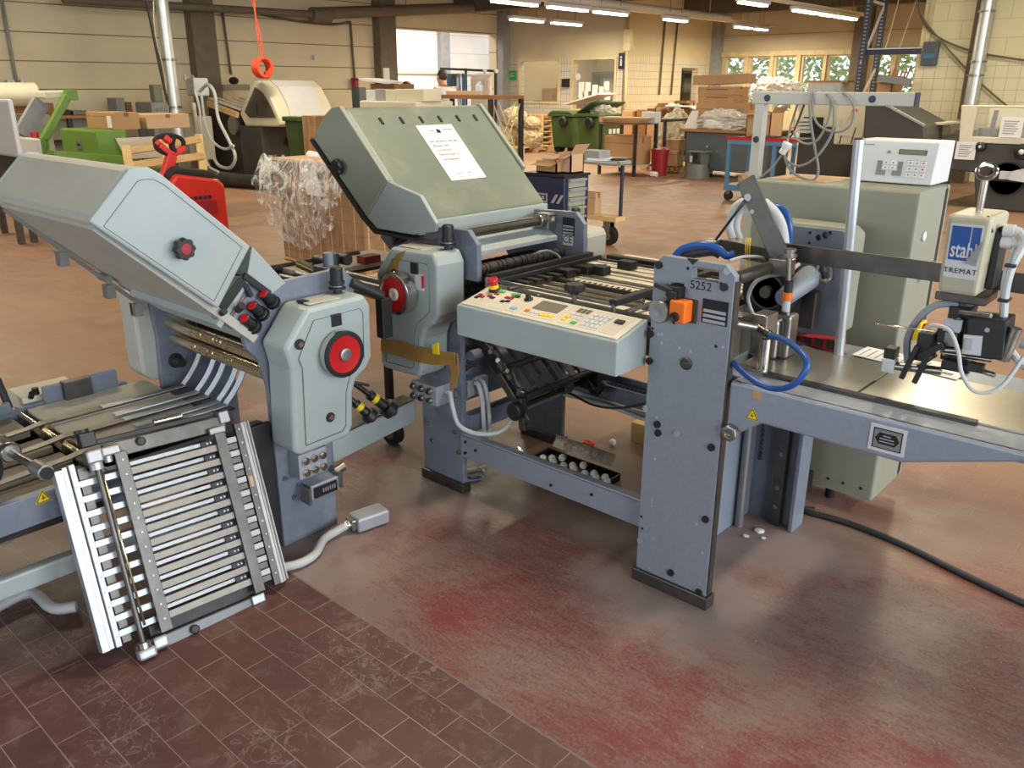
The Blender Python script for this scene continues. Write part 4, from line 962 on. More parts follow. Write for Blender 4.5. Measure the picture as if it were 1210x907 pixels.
# ================================================================ leaning slatted plate
RO = Vector((-2.208, .8723, .055)); RU = Vector((.0213, .9988, -.0441)); RV = Vector((-.3567, .0488, .9329)); RN = RU.cross(RV).normalized()
def R_(u, v, n=0): return RO+RU*u+RV*v+RN*n
def rb(m, u0, u1, v0, v1, n0, n1):
    return m.hexa([R_(u0, v0, n0), R_(u1, v0, n0), R_(u1, v1, n0), R_(u0, v1, n0), R_(u0, v0, n1), R_(u1, v0, n1), R_(u1, v1, n1), R_(u0, v1, n1)])
rb_ = None
M['slat_tan'] = paint('worn_tan_slat', L(146, 140, 132), .5, .35, vary=.1, scale=25)
K = thing('slatted_fold_plate', 'loose slatted metal fold plate standing on the tiles and leaning on the low delivery table', 'fold plate', RO-Vector((0, 0, .055)))
rb(MB(), -.001, .036, -.01, .55, 0, .012).build('upright_flat', M['steel_dark'], K, .002)
rb(MB(), .314, .35, -.01, .53, 0, .012).build('upright_flat', M['steel_dark'], K, .002)
rb(MB(), .388, .412, -.01, .545, -.01, .008).build('upright_flat', M['steel_dark'], K, .002)
rb(MB(), -.10, -.075, .0, .53, -.034, -.022).build('upright_flat', M['steel_dark'], K)
nS = 11
for i in range(nS):
    v = .022+i*.0452
    rb(MB(), .02, .33, v, v+.021, -.008, .001).build('raised_slat', M['slat_tan'], K, .001)
    if i < nS-1 or 1:
        s = rb(MB(), .03, .285, v+.0255, v+.038, -.026, -.018).build('lower_slat', M['alu'], K, .001)
        e = rb(MB(), .272, .314, v+.022, v+.039, -.018, -.012).build('slat_clip', M['black'], s)
        b = MB()
        for uu in (.291, .303): b.lathe(R_(uu, v+.031, -.012), RN, [(0, .004), (.003, .003)], 8)
        b.build('rivet', M['alu_bright'], s)
    rb(MB(), -.12, .0, v+.002, v+.021, -.018, -.008).build('extension_slat', M['alu_bright'], K, .001)
m = MB()
for i in range(22):
    v = .012+i*.0226
    if i % 2: rb(m, .351, .386, v, v+.019, -.006, .003)
m.build('spacer_block', M['alu'], K, .001)
m = MB()
for i in range(22):
    v = .012+i*.0226
    if not i % 2: rb(m, .351, .386, v, v+.020, -.008, .0)
m.build('dark_spacer_block', M['steel_dark'], K, .001)
rb(MB(), .392, .404, .33, .365, .008, .010).build('yellow_scale', M['cardboard_tan'], K)
for u0, u1, n0, n1, mt in ((.414, .426, -.03, .0, 'steel'), (.430, .437, -.04, -.006, 'alu'), (.440, .450, -.048, -.018, 'steel_dark'), (.452, .458, -.052, -.026, 'steel')):
    rb(MB(), u0, u1, -.012, .545, n0, n1).build('side_rail', M[mt], K, .001)
rb(MB(), -.168, -.145, .0, .54, -.03, .004).build('edge_strip', M['alu_bright'], K, .002)
rb(MB(), -.144, -.130, .0, .545, -.026, -.006).build('edge_strip', M['steel'], K, .001)
rb(MB(), -.129, -.112, .0, .548, -.022, .006).build('edge_strip', M['alu_bright'], K, .002)
MB().cyl(R_(-.058, -.02, .012), R_(-.056, .55, .012), .0085, 14).build('round_rod', M['steel_dark'], K)
MB().cyl(R_(-.035, .03, -.006), R_(-.04, .5, -.006), .004, 8).build('yellowed_rod', M['brass_roll'], K)
rb(MB(), -.02, .37, .535, .582, -.03, -.012).build('top_bar', M['steel_dark'], K, .003)
rb(MB(), -.03, .40, .585, .602, -.05, -.03).build('top_bar', M['black_satin'], K, .003)
rb(MB(), -.075, .345, -.058, -.02, -.026, -.004).build('bottom_bar', M['plate_grey'], K, .003)
rb(MB(), -.02, .345, -.018, .016, -.034, -.026).build('rear_bar', M['black_satin'], K)
m = rb(MB(), -.082, -.035, .535, .575, -.01, .028); rb(m, -.035, .022, .545, .575, -.006, .014); m.build('top_clamp', M['alu'], K, .006)
m = MB(); m.cyl(R_(-.058, .515, .012), R_(-.058, .536, .012), .019, 16); m.cyl(R_(-.02, .528, .008), R_(-.02, .546, .008), .012, 14); m.build('clamp_nut', M['alu_bright'], K)
rb(MB(), -.075, -.03, .585, .63, -.045, -.01).build('lock_block', M['black'], K, .004)
m = MB(); m.cyl(R_(-.06, .63, -.03), R_(-.06, .64, -.03), .02); m.build('lock_disc', M['black'], K)
m = rb(MB(), -.082, -.03, -.062, -.03, -.006, .03); rb(m, -.03, .015, -.052, -.015, -.004, .016); m.build('bottom_clamp', M['alu_bright'], K, .008)
m = MB(); m.cyl(R_(-.058, -.03, .012), R_(-.058, -.012, .012), .018, 16); m.build('clamp_nut', M['steel'], K)
m = MB().lathe(R_(.10, -.04, -.004), RN, [(0, .014), (.012, .014), (.014, .01)], 14); m.lathe(R_(.09, .565, -.012), RN, [(0, .014), (.01, .014), (.012, .01)], 14); m.build('clamp_knob', M['black'], K)
m = rb(MB(), .30, .355, .528, .55, -.004, .012); rb(m, .35, .385, .555, .595, -.05, .0); m.build('corner_clamp', M['alu'], K, .004)
m = rb(MB(), .30, .345, -.045, -.015, -.004, .008); m.build('corner_clamp', M['alu_bright'], K, .004)
MB().cyl(R_(.15, .612, -.03), R_(.24, .612, -.03), .010, 12).build('spring', M['chrome'], K)
m = MB()
for i in range(12): m.lathe(R_(.018, .03+i*.045, .012), RN, [(0, .004), (.002, .003)], 8); m.lathe(R_(.40, .03+i*.045, .008), RN, [(0, .004), (.002, .003)], 8); m.lathe(R_(-.12, .03+i*.045, .006), RN, [(0, .003), (.002, .002)], 8)
m.build('rivet', M['alu_bright'], K)
# plug with its corrugated hose on the floor, and other loose hoses
PL = thing('cable_plug', 'grey metal plug with thick hose lying on the floor beside the side unit', 'plug', (-2.33, 1.68, 0))
d = Vector((.02, .13, 0)).normalized(); s = Vector((-d.y, d.x, 0)); c = Vector((-2.325, 1.765, .032))
MB().obox(c, d*.068, s*.042, (0, 0, .028)).build('plug_shell', M['boxmetal'], PL, .008)
MB().obox(c-d*.075, d*.012, s*.026, (0, 0, .022)).build('plug_collar', M['steel'], PL, .004)
MB().lathe(c-d*.085, -d, [(0, .018), (.012, .018), (.012, .015), (.024, .015)], 14).build('gland', M['chrome'], PL)
MB().tube([c-d*.10, (-2.342, 1.63, .026), (-2.335, 1.56, .02), (-2.27, 1.47, .02), (-2.265, 1.38, .022), (-2.33, 1.30, .022), (-2.42, 1.27, .022)], .016, 10).build('hose', M['grey_hose'], PL)
hp = [at(u, v, z=.022) for u, v in ((-30, 735), (5, 712), (38, 700), (62, 718), (90, 716))]
one('floor_hose', MB().tube(hp, .018, 10), M['grey_hose'], 'thick grey hose snaking over the tiles under the delivery table', 'hose')
hp = [at(u, v, x=-2.52) for u, v in ((-20, 640), (10, 635), (25, 620), (28, 606))]
one('hanging_hose', MB().tube(hp, .014, 10), M['grey_cable'], 'grey cable loop hanging below the yellow warning triangle', 'hose')
# ================================================================ pile feeder table with its arm
F_ = thing('pile_feeder', 'grey sheet feeder table with sloping apron, tall rear plate and long steel arm', 'machine', (-1.0, 2.6, 0))
TZ = .787; M['sheet_alu'] = paint('cover_sheet_metal', L(204, 196, 180), .3, .85, vary=.04, scale=40)
ap = MB().prism([(-1.07, .60), (-.962, .681), (-.571, .679), (-.285, .770), (.55, .770), (.55, TZ), (-1.07, TZ)], 'y', 2.15, 2.175).build('apron', M['hammer_lav'], F_, .008, 3)
MB().box(-1.07, .55, 2.155, 2.76, TZ-.03, TZ).build('table_top', M['hammer'], F_, .006)
s1 = MB().box(-1.12, -.752, 2.275, 2.61, TZ, TZ+.006).build('cover_sheet', M['sheet_alu'], F_, .001)
s2 = MB().box(-.746, .0, 2.275, 2.60, TZ, TZ+.006).build('cover_sheet', M['sheet_alu'], F_, .001)
MB().hexa([(-1.02, 2.255, TZ), (-.44, 2.255, TZ), (-.44, 2.285, TZ), (-1.02, 2.285, TZ), (-1.02, 2.258, TZ+.009), (-.44, 2.258, TZ+.009), (-.44, 2.285, TZ+.009), (-1.02, 2.285, TZ+.009)]).build('seal_strip', M['black'], F_)
MB().box(-.753, -.745, 2.29, 2.42, TZ+.0062, TZ+.0072).build('gap_tape', M['black'], F_)
q = at(889, 491, y=2.149); warn(F_, q, (1, 0, 0), (0, -1, 0), (0, 0, 1), .038)
q = at(895, 467, y=2.149); MB().box(q.x-.014, q.x+.012, 2.148, 2.15, q.z-.012, q.z+.012).build('tape_patch', M['cardboard'], F_)
q = at(1049, 520, y=2.149); lb = MB().box(q.x-.047, q.x+.045, 2.1475, 2.15, q.z-.036, q.z+.038).build('maker_label', M['white'], F_)
MB().box(q.x-.038, q.x+.036, 2.1465, 2.1475, q.z-.027, q.z+.029).build('label_border', M['ink'], lb)
MB().box(q.x-.035, q.x+.033, 2.146, 2.1466, q.z-.024, q.z+.026).build('label_field', M['alu'], lb)
MB().prism([(q.x-.032, q.z+.002), (q.x-.022, q.z+.018), (q.x+.02, q.z+.018), (q.x+.03, q.z+.002), (q.x+.02, q.z-.014), (q.x-.022, q.z-.014)], 'y', 2.1455, 2.1462).build('label_hexagon', M['ink'], lb)
m = MB()
for zz, a, b in ((.010, -.012, .008), (.002, -.02, .016), (-.006, -.02, .018)): m.box(q.x+a, q.x+b, 2.145, 2.1456, q.z+zz-.0015, q.z+zz+.0015)
m.build('label_line', M['alu_bright'], lb)
q = at(861, 512, y=2.13); m = MB(); m.lathe((q.x, 2.1465, q.z), (0, -1, 0), [(0, .027), (.018, .027), (.02, .024), (.02, .012), (.012, .01)], 6); m.build('hexagon_nut', M['steel'], F_, .002)
m = MB().box(.42, .47, 2.25, 2.30, 0, TZ-.03); m.box(.42, .47, 2.62, 2.67, 0, TZ-.03); m.build('table_leg', M['frame'], F_, .003)
# column with slide rails
m = MB().box(-1.30, -1.285, 2.195, 2.845, 0, .70); m.build('column_side', M['hammer_lav'], F_, .002)
rp = [(-1.34, 0), (-1.10, 0), (-1.10, .60), (-1.035, .68), (-1.035, 1.115), (-1.06, 1.142), (-1.31, 1.142), (-1.34, 1.11)]
def R3(u, v): q = at(u, v, y=2.85); return (q.x, q.z)
def circ(c, r, n=12): return [(c[0]+r*math.cos(2*PI*i/n), c[1]+r*math.sin(2*PI*i/n)) for i in range(n)]
rpl = MB().prism(rp, 'y', 2.85, 2.875, [circ(R3(967, 281), .011), circ(R3(975, 278), .012), circ(R3(957, 275), .005), circ(R3(981, 275), .007), circ(R3(956, 287), .005)]).build('rear_plate', M['frame'], F_, .003)
MB().box(-1.10, -1.085, 2.80, 2.90, 0, .66).build('column_edge', M['frame'], F_, .002)
MB().box(-1.185, -1.145, 2.815, 2.85, 0, .68).build('slide_rail', M['steel_dark'], F_)
m = MB()
for z in (.08, .16, .30, .45, .58): m.lathe((-1.165, 2.815, z), (0, -1, 0), [(0, .009), (.004, .009), (.005, .004)], 10)
m.build('rail_screw', M['steel'], F_)
MB().cyl((-1.262, 2.72, .0), (-1.262, 2.72, .76), .016, 14).build('lift_rod', M['alu'], F_)
m = MB()
for i in range(26): m.bar((-1.225, 2.76, .28+.018*i), (-1.225, 2.76, .292+.018*i), .016, .01)
m.build('chain', M['steel_dark'], F_)
# cast cover behind the rear plate
MB().prism([(-1.35, .78), (-1.03, .78), (-1.03, 1.125), (-1.06, 1.15), (-1.33, 1.15), (-1.35, 1.12)], 'y', 2.877, 2.99).build('rear_cover', M['sage'], F_, .012)
m = MB().lathe((at(905, 345, y=2.70).x, 2.70, at(905, 345, y=2.70).z), (0, 1, 0), [(0, .03), (0, .088), (.02, .094), (.06, .094), (.07, .088), (.07, .06), (.05, .05), (.05, .02)], 36); m.build('pulley', M['rubber'], F_)
q = at(905, 345, y=2.69); m = MB().lathe((q.x, 2.70, q.z), (0, -1, 0), [(0, .062), (.003, .062), (.003, .056), (0, .056)], 36); m.lathe((q.x, 2.70, q.z), (0, -1, 0), [(0, .022), (.02, .02), (.02, 0)], 20); m.build('pulley_ring', M['steel_dark'], F_)
m = MB(); m.cyl(at(926, 352, y=2.62), at(957, 327, y=2.84), .03, 20, .042); m.build('motor_sleeve', M['hammer'], F_)
m = MB(); m.cyl(at(869, 329, y=2.25), at(922, 312, y=2.52), .02, 16); m.build('arm_tube', M['steel_dark'], F_)
m = MB(); m.bar(at(918, 296, y=2.572), (.445, 2.572, at(918, 296, y=2.572).z), .014, .055); arm = m.build('long_arm', M['steel_dark'], F_, .002)
m = MB(); m.bar(at(847, 290, y=2.62), at(915, 304, y=2.5), .014, .05); m.build('short_arm', M['steel_dark'], F_, .002)
m = MB(); p0, p1 = at(881, 212, y=2.5), at(922, 303, y=2.48); m.bar(p0, p1, .06, .014, (0, -1, 0)); m.build('tilted_arm', M['steel_dark'], F_, .002)
m = MB(); q = at(884, 233, y=2.488); m.lathe(q, (0, -1, 0), [(0, .012), (.003, .012)], 14); q = at(889, 250, y=2.488); m.lathe(q, (0, -1, 0), [(0, .007), (.003, .007)], 10); m.build('bore', M['alu_bright'], F_)
m = MB(); m.cyl(at(880, 237, y=2.48), at(846, 283, y=2.58), .005, 8); m.build('stay_rod', M['steel_dark'], F_)
m = MB(); m.cyl(at(850, 288, y=2.6), at(838, 288, y=2.62), .02); m.cyl(at(933, 296, y=2.43), at(930, 372, y=2.43), .008); m.lathe(at(933, 303, y=2.43), (0, 0, 1), [(0, .022), (.008, .022), (.008, .014), (.016, .014), (.016, .018), (.024, .018)], 16); m.build('pivot', M['steel'], F_)
q = at(928, 318, y=2.46); MB().box(q.x-.05, q.x+.015, 2.44, 2.50, q.z-.02, q.z+.03).build('pivot_block', M['steel'], F_, .004)
m = MB(); q = at(931, 345, y=2.42); m.cyl((q.x, 2.42, q.z-.0), (q.x, 2.42, q.z+.035), .013); sn = m.build('sensor', M['black'], F_)
MB().cyl((q.x, 2.42, q.z-.026), (q.x, 2.42, q.z), .0145).build('orange_band', M['orange'], sn)
MB().cyl((q.x, 2.42, q.z-.06), (q.x, 2.42, q.z-.026), .012).build('white_nut', M['white'], sn)
# suction head castings left of the sheets
m = MB(); q = at(915, 385, y=2.42); m.box(q.x-.07, q.x+.02, 2.40, 2.50, TZ+.006, q.z+.02); m.box(q.x+.015, q.x+.045, 2.43, 2.5, TZ+.006, q.z+.035); m.cyl((q.x-.03, 2.39, q.z-.01), (q.x-.03, 2.37, q.z-.01), .014); m.cyl((q.x-.055, 2.36, q.z+.0), (q.x-.055, 2.46, q.z+.0), .01); m.build('suction_casting', M['steel'], F_, .01)
m = MB(); q = at(885, 378, y=2.30); m.box(q.x-.06, q.x+.06, 2.28, 2.34, q.z-.012, q.z+.012); m.box(q.x+.02, q.x+.07, 2.27, 2.35, q.z-.04, q.z+.03); m.cyl(at(868, 382, y=2.2), at(900, 388, y=2.28), .012); m.build('valve_body', M['steel'], F_, .006)
m = MB(); q = at(905, 398, y=2.30); m.cyl((q.x, 2.30, TZ+.006), (q.x, 2.30, q.z-.005), .016, 18); m.build('chrome_post', M['chrome'], F_)
m = MB(); q = at(905, 392, y=2.26); m.lathe(q, (.8, -.2, -.25), [(0, .014), (.012, .014), (.012, .011), (.03, .011), (.03, .008), (.036, .008)], 10); m.cyl(at(893, 385, y=2.27), at(904, 392, y=2.26), .012); m.build('hose_fitting', M['steel_dark'], F_)
m = MB().box(-1.36, -1.06, 2.20, 2.27, .72, .79); m.build('table_bracket', M['frame'], F_, .003)
q0, q1 = at(945, 365, y=2.83), at(940, 392, y=2.78)
m = MB().box(-1.155, -1.105, 2.80, 2.85, .80, .93); m.build('guide_block', M['steel_dark'], F_, .004)
m = MB().lathe(at(977, 318, y=2.849), (0, -1, 0), [(0, .006), (.01, .006)], 10); m.tube([at(968, 310, y=2.84), at(965, 322, y=2.83), (at(972, 332, y=2.83)), at(981, 328, y=2.84), at(981, 315, y=2.84)], .008, 7); m.build('latch', M['steel'], F_)
# hoses
def hose(name, pts, r, mt, lab, grp=None): return one(name, MB().tube(pts, r, 10), M[mt], lab, 'hose', grp)
hose('air_hose', [at(909, 396, y=2.25), at(930, 403, y=2.2), at(950, 420, y=2.14), at(953, 435, y=2.12), at(938, 454, y=2.11), at(915, 459, y=2.12), at(890, 449, y=2.13), at(868, 430, y=2.17), at(860, 422, y=2.21)], .009, 'blue_hose', 'blue air hose looping down in front of the feeder apron')
hose('air_hose', [at(798, 302, y=2.42), at(808, 293, y=2.42), at(830, 289, y=2.43), at(848, 294, y=2.45), at(858, 302, y=2.46), at(868, 300, y=2.47)], .013, 'blue_hose', 'blue air hose arching over the top of the numbered end plate')
hose('air_hose', [at(800, 304, y=2.45), at(818, 299, y=2.45), at(842, 296, y=2.46), at(852, 300, y=2.47)], .018, 'dark_cable', 'black sleeve beside the blue hose over the end plate')
hose('air_hose', [at(908, 246, y=2.70), at(920, 245, y=2.70), at(930, 255, y=2.70), at(933, 275, y=2.70), at(930, 300, y=2.72)], .012, 'blue_hose', 'blue air hose bent behind the tilted steel arm')
hose('suction_hose', [at(902, 240, y=2.66), at(915, 252, y=2.66), at(923, 268, y=2.66), at(926, 290, y=2.66)], .02, 'grey_hose', 'thick pale hose against the back of the tilted arm')
hose('suction_hose', [at(866, 282, y=2.72), at(862, 266, y=2.72), at(868, 246, y=2.72), at(880, 238, y=2.72), at(890, 242, y=2.70)], .014, 'grey_hose', 'outer pale hose bowed outward before the wall of the cabinet', 'pale hose bows')
hose('suction_hose', [at(874, 283, y=2.75), at(870, 268, y=2.75), at(874, 250, y=2.75), at(884, 242, y=2.75)], .014, 'grey_hose', 'inner pale hose of the bowed pair behind the short arm', 'pale hose bows')
hose('suction_hose', [at(890, 372, y=2.5), at(884, 352, y=2.5), at(892, 334, y=2.5), at(908, 326, y=2.5), at(930, 322, y=2.5), at(944, 312, y=2.55)], .006, 'grey_hose', 'thin white hose curving over the black pulley')
hose('suction_hose', [at(862, 308, y=2.4), at(880, 303, y=2.45), at(900, 304, y=2.5), at(912, 312, y=2.55)], .005, 'grey_hose', 'thin white lead passing under the yellow band')
for i in range(3): one('tie_band', MB().tube([at(882+2.5*i, 281, y=2.545), at(881+2.5*i, 292, y=2.53), at(881+2.5*i, 330, y=2.54)], .002, 5), M['yellow'], ['first', 'middle', 'last'][i]+' of three thin yellow-green bands tied round the short arm', 'band', 'yellow-green tie bands')
# things on the feeder table
W_ = thing('red_wedge', 'dark red ribbed plastic wedge lying on the table by the rear plate', 'wedge', at(955, 405, z=TZ+.006))
a, b = at(926, 398, z=TZ+.006), at(986, 417, z=TZ+.006); dd = (b-a).normalized(); sd = Vector((-dd.y, dd.x, 0))
m = MB(); z0 = TZ+.007
m.hexa([a, b, b+sd*.05, a+sd*.05, a+Vector((0, 0, .012)), b+Vector((0, 0, .045)), b+sd*.05+Vector((0, 0, .045)), a+sd*.05+Vector((0, 0, .012))]); m.build('wedge_body', M['red_dull'], W_, .002)
m = MB()
for i in range(4):
    c = a+(b-a)*(.25+.22*i); h = .015+.036*(.25+.22*i); m.obox(c+Vector((0, 0, h*.5))-sd*.002, dd*.014, sd*.002, (0, 0, h*.32))
m.build('pocket', M['dark_void'], W_)
pp = [at(u, v, z=TZ+.0075) for u, v in ((1007, 419), (1130, 449), (1146.5, 436), (1025, 410))]
ps = MB(); ps.hexa(pp+[p+Vector((0, 0, .002)) for p in pp]); ps = tag(ps.build('printed_sheet', M['paper']), 'white printed job sheet lying on the feeder table under the head', 'paper')
m = MB(); e1 = (pp[1]-pp[0]); e2 = (pp[3]-pp[0])
for i in range(9):
    c0 = pp[0]+e1*(.06+.075*i)+e2*.1+Vector((0, 0, .0024)); c1 = c0+e2*.75; m.bar(c0, c1, .0035, .0006)
m.build('print_line', M['ink_grey'], ps)
c0 = pp[0]+e1*.84+e2*.3+Vector((0, 0, .0024)); MB().bar(c0, c0+e1*.09, .018, .0006).build('barcode', M['ink_grey'], ps)
c0 = pp[0]+e1*.55+e2*.55+Vector((0, 0, .0024)); MB().bar(c0, c0+e1*.1, .04, .0006).build('yellow_note', M['cardboard_tan'], ps)
RD = thing('aluminium_rod', 'tall bright aluminium rod standing upright on the feeder table', 'rod', at(991, 419, z=TZ))
b0 = at(991, 419, z=TZ+.006); t0 = at(1015, 165, y=b0.y); MB().cyl(b0, t0, .0155, 20).build('rod', M['alu_bright'], RD); MB().lathe(t0, (t0-b0), [(0, .0155), (.006, .012), (.006, 0)], 16).build('rod_tip', M['chrome'], RD)
# ---------------------------------------------------------------- head hanging on the arm
HD = thing('feeder_head', 'cream feeder head with blue and white logo, clamped on the long steel arm', 'sensor head', (-.567, 2.45, 1.08))
hx0, hx1, hz0, hz1 = -.622, -.517, 1.085, 1.293
bx = MB().hexa([(hx0+.004, 2.385, hz0), (hx1-.004, 2.385, hz0), (hx1-.004, 2.56, hz0), (hx0+.004, 2.56, hz0), (hx0, 2.375, hz1), (hx1, 2.375, hz1), (hx1, 2.56, hz1), (hx0, 2.56, hz1)]).build('housing', M['cream_head'], HD, .012, 3)
def hp_(x, z, h=0): return Vector((x, 2.385-.010*(z-hz0)/(hz1-hz0)-h, z))
def pan(name, x0, x1, z0, z1, h, mt, par, t=.0012):
    return MB().hexa([hp_(x0, z0, h), hp_(x1, z0, h), hp_(x1, z1, h), hp_(x0, z1, h), hp_(x0, z0, h+t), hp_(x1, z0, h+t), hp_(x1, z1, h+t), hp_(x0, z1, h+t)]).build(name, mt, par)
lb = pan('logo_label', hx0+.013, hx1-.014, hz0+.045, hz1-.022, .0002, M['white'], bx)
pan('blue_field', hx0+.018, hx1-.042, hz0+.092, hz1-.028, .0014, M['blue_hose'], lb); pan('blue_field', hx1-.039, hx1-.018, hz0+.092, hz1-.028, .0014, M['blue_hose'], lb)
text('stahl', 'lettering', lb, hp_((hx0+hx1)/2, hz0+.118, .0032), (1, 0, 0), (0, 0, 1), .058, M['white'], bold=.0008, sx=.58)
text('TREMAT', 'lettering', lb, hp_((hx0+hx1)/2, hz0+.064, .003), (1, 0, 0), (0, 0, 1), .0195, M['ink'], bold=0, sx=1.0, space=1.15)
m = MB(); q = [hp_(hx1-.045, hz0+.088, .004), hp_(hx1-.018, hz0+.082, .004), hp_(hx1-.010, hz0+.15, .004), hp_(hx1-.02, hz0+.135, .006)]; m.hexa(q+[p+Vector((0, -.002, 0)) for p in q]); m.build('tape_piece', M['alu'], bx)
m = MB(); c = Vector((-.567, 2.45, hz1)); m.cyl(c, c+Vector((0, 0, .085)), .009, 12); m.build('eye_bolt', M['chrome'], HD)
m = MB(); r_ = [(c+Vector((.022*math.cos(a), .006*math.sin(a), .104+.017*math.sin(a)))) for a in [2*PI*i/16 for i in range(17)]]; m.tube(r_, .0065, 8, 1); m.build('eye_ring', M['chrome'], HD)
m = MB(); m.box(hx1-.002, hx1+.016, 2.44, 2.52, 1.10, 1.25); m.box(hx1, hx1+.03, 2.46, 2.5, 1.23, 1.26); m.bar((hx1-.015, 2.39, hz1+.002), (hx1+.0, 2.40, hz1-.04), .012, .006); m.build('clamp_plate', M['black'], HD, .003)
m = MB()
for z in (1.255, 1.225): m.lathe((hx1+.015, 2.45, z), (1, 0, 0), [(0, .016), (.025, .016), (.025, .012), (.04, .011)], 14)
m.build('cable_gland', M['white'], HD)
m = MB(); m.tube([(hx1+.05, 2.45, 1.255), (hx1+.068, 2.44, 1.23), (hx1+.055, 2.42, 1.16), (hx1+.055, 2.42, 1.08), (hx1+.075, 2.42, .98), (hx1+.13, 2.42, .92), (hx1+.2, 2.42, .9)], .010, 8); m.tube([(hx1+.05, 2.45, 1.225), (hx1+.045, 2.42, 1.16), (hx1+.05, 2.42, 1.08), (hx1+.07, 2.42, .98)], .007, 8); m.build('head_cable', M['grey_hose'], HD)
m = MB()
for z in (1.17, 1.08): m.box(hx1+.042, hx1+.066, 2.40, 2.445, z, z+.008)
m.build('cable_tie', M['black'], HD)
# gripper below the head
m = MB(); m.box(-.625, -.50, 2.40, 2.52, 1.062, 1.085); m.cyl((-.565, 2.45, 1.03), (-.565, 2.45, 1.07), .03); m.build('swivel', M['steel_dark'], HD, .003)
m = MB(); m.obox((-.48, 2.42, .985), (.045, 0, .004), (0, .05, 0), (-.004, 0, .052)); gb2 = m.build('gear_case', M['black'], HD, .004)
m = MB(); m.obox((-.505, 2.366, .965), (.022, 0, .002), (0, .002, 0), (-.002, 0, .026)); m.build('case_label', M['white'], gb2)
m = MB().lathe((-.478, 2.37, 1.01), (0, -1, 0), [(0, .006), (.003, .006)], 10); m.build('case_screw', M['alu_bright'], gb2)
m = MB(); m.box(-.64, -.60, 2.36, 2.42, .895, .975); m.box(-.60, -.54, 2.38, 2.44, .95, .99); m.box(-.585, -.53, 2.40, 2.47, .90, 1.05); m.box(-.57, -.50, 2.36, 2.42, .885, .91); m.build('gripper_block', M['black'], HD, .004)
m = MB(); m.cyl((-.57, 2.38, .935), (-.44, 2.40, .945), .009); m.cyl((-.58, 2.40, .92), (-.46, 2.40, .925), .007); m.box(-.575, -.545, 2.37, 2.41, .95, .985); m.cyl((-.55, 2.37, 1.045), (-.47, 2.34, 1.055), .006); m.cyl((-.50, 2.38, .90), (-.44, 2.37, .895), .007); m.cyl((-.435, 2.40, .93), (-.42, 2.40, 1.02), .016); m.build('guide_pin', M['steel'], HD)
m = MB(); m.bar((-.632, 2.35, .94), (-.66, 2.35, .82+.02), .012, .014); m.bar((-.60, 2.35, .93), (-.625, 2.35, .835), .012, .014); m.bar((-.57, 2.35, .955), (-.62, 2.35, .915), .01, .016); m.build('gripper_finger', M['black'], HD, .002)
rr = random.Random(12)
for i in range(10):
    c = Vector((rr.uniform(-.62, -.46), rr.uniform(2.36, 2.44), rr.uniform(.90, 1.05))); k_ = MB()
    if i % 2: k_.cyl(c, c+Vector((rr.uniform(-.03, .03), -.02, rr.uniform(-.02, .02))), rr.uniform(.005, .010), 10)
    else: k_.obox(c, (rr.uniform(.008, .02), 0, 0), (0, .012, 0), (0, 0, rr.uniform(.006, .016)))
    k_.build('fitting', M[('steel', 'black', 'boxmetal')[i % 3]], HD, .001)
m = MB(); m.cyl((-.69, 2.37, .865), (-.57, 2.38, .875), .012); m.build('suction_bar', M['steel'], HD)
m = MB(); m.box(-.72, -.685, 2.355, 2.39, .845, .885); m.build('suction_block', M['white'], HD, .004)
m = MB(); m.box(-.72, -.69, 2.36, 2.40, .885, .915); m.build('suction_cap', M['black'], HD, .002)
m = MB(); m.tube([(-.66, 2.39, .87), (-.672, 2.39, .94), (-.655, 2.39, 1.0), (-.62, 2.40, 1.045), (-.57, 2.42, 1.055)], .010, 8); m.build('grey_tube', M['hammer'], HD)
m = MB(); m.tube([(-.625, 2.36, .985), (-.60, 2.345, 1.005), (-.56, 2.34, 1.0), (-.53, 2.34, .95), (-.51, 2.34, .89), (-.47, 2.34, .85), (-.42, 2.36, .87), (-.39, 2.40, .95)], .0055, 8); m.build('white_tube', M['grey_hose'], HD)
m = MB(); m.cyl((-.60, 2.36, .985), (-.745, 2.33, .985), .003, 6); m.build('feeler_wire', M['brass_roll'], HD)
m = MB(); m.cyl((-.42, 2.5, 1.02), (.4, 2.5, 1.035), .016); m.cyl((-.42, 2.5, .96), (.4, 2.5, .91), .016); m.build('air_pipe', M['grey_hose'], HD)
# ================================================================ control cabinet, display box, frame with cables
C_ = thing('control_cabinet', 'tall sage-grey control cabinet behind the feeder table', 'cabinet', (-1.21, 3.27, 0))
MB().box(-1.52, -.906, 3.1, 3.40, .08, 1.262).build('cabinet_body', M['sage'], C_, .008)
MB().box(-.922, -.905, 3.385, 3.415, .1, 1.25).build('door_seal', M['black'], C_)
MB().box(-1.52, -.906, 3.415, 3.44, .08, 1.262).build('door', M['sage'], C_, .006)
m = MB()
for x in (-1.48, -1.10):
    for y in (3.2, 3.36): m.cyl((x, y, 0), (x, y, .085), .02, 12)
m.build('leveling_foot', M['black'], C_)
MB().box(-1.50, -.915, 3.098, 3.10, .082, .10).build('lower_flange', M['sage'], C_)
b = MB()
for x in (-1.08, -1.02, -.95): b.lathe((x, 3.098, .125), (0, -1, 0), [(0, .006), (.002, .006)], 10)
b.build('rivet', M['dark_void'], C_)
b = MB().lathe((-.9055, 3.20, 1.10), (1, 0, 0), [(0, .018), (.006, .018), (.008, .014), (.010, .0)], 18); b.build('lock_cap', M['white'], C_)
b = MB().box(-.906, -.898, 3.22, 3.28, .93, .97); b.build('badge', M['alu_bright'], C_); MB().box(-.8985, -.897, 3.225, 3.275, .935, .952).build('badge_stripe', M['blue_hose'], C_)
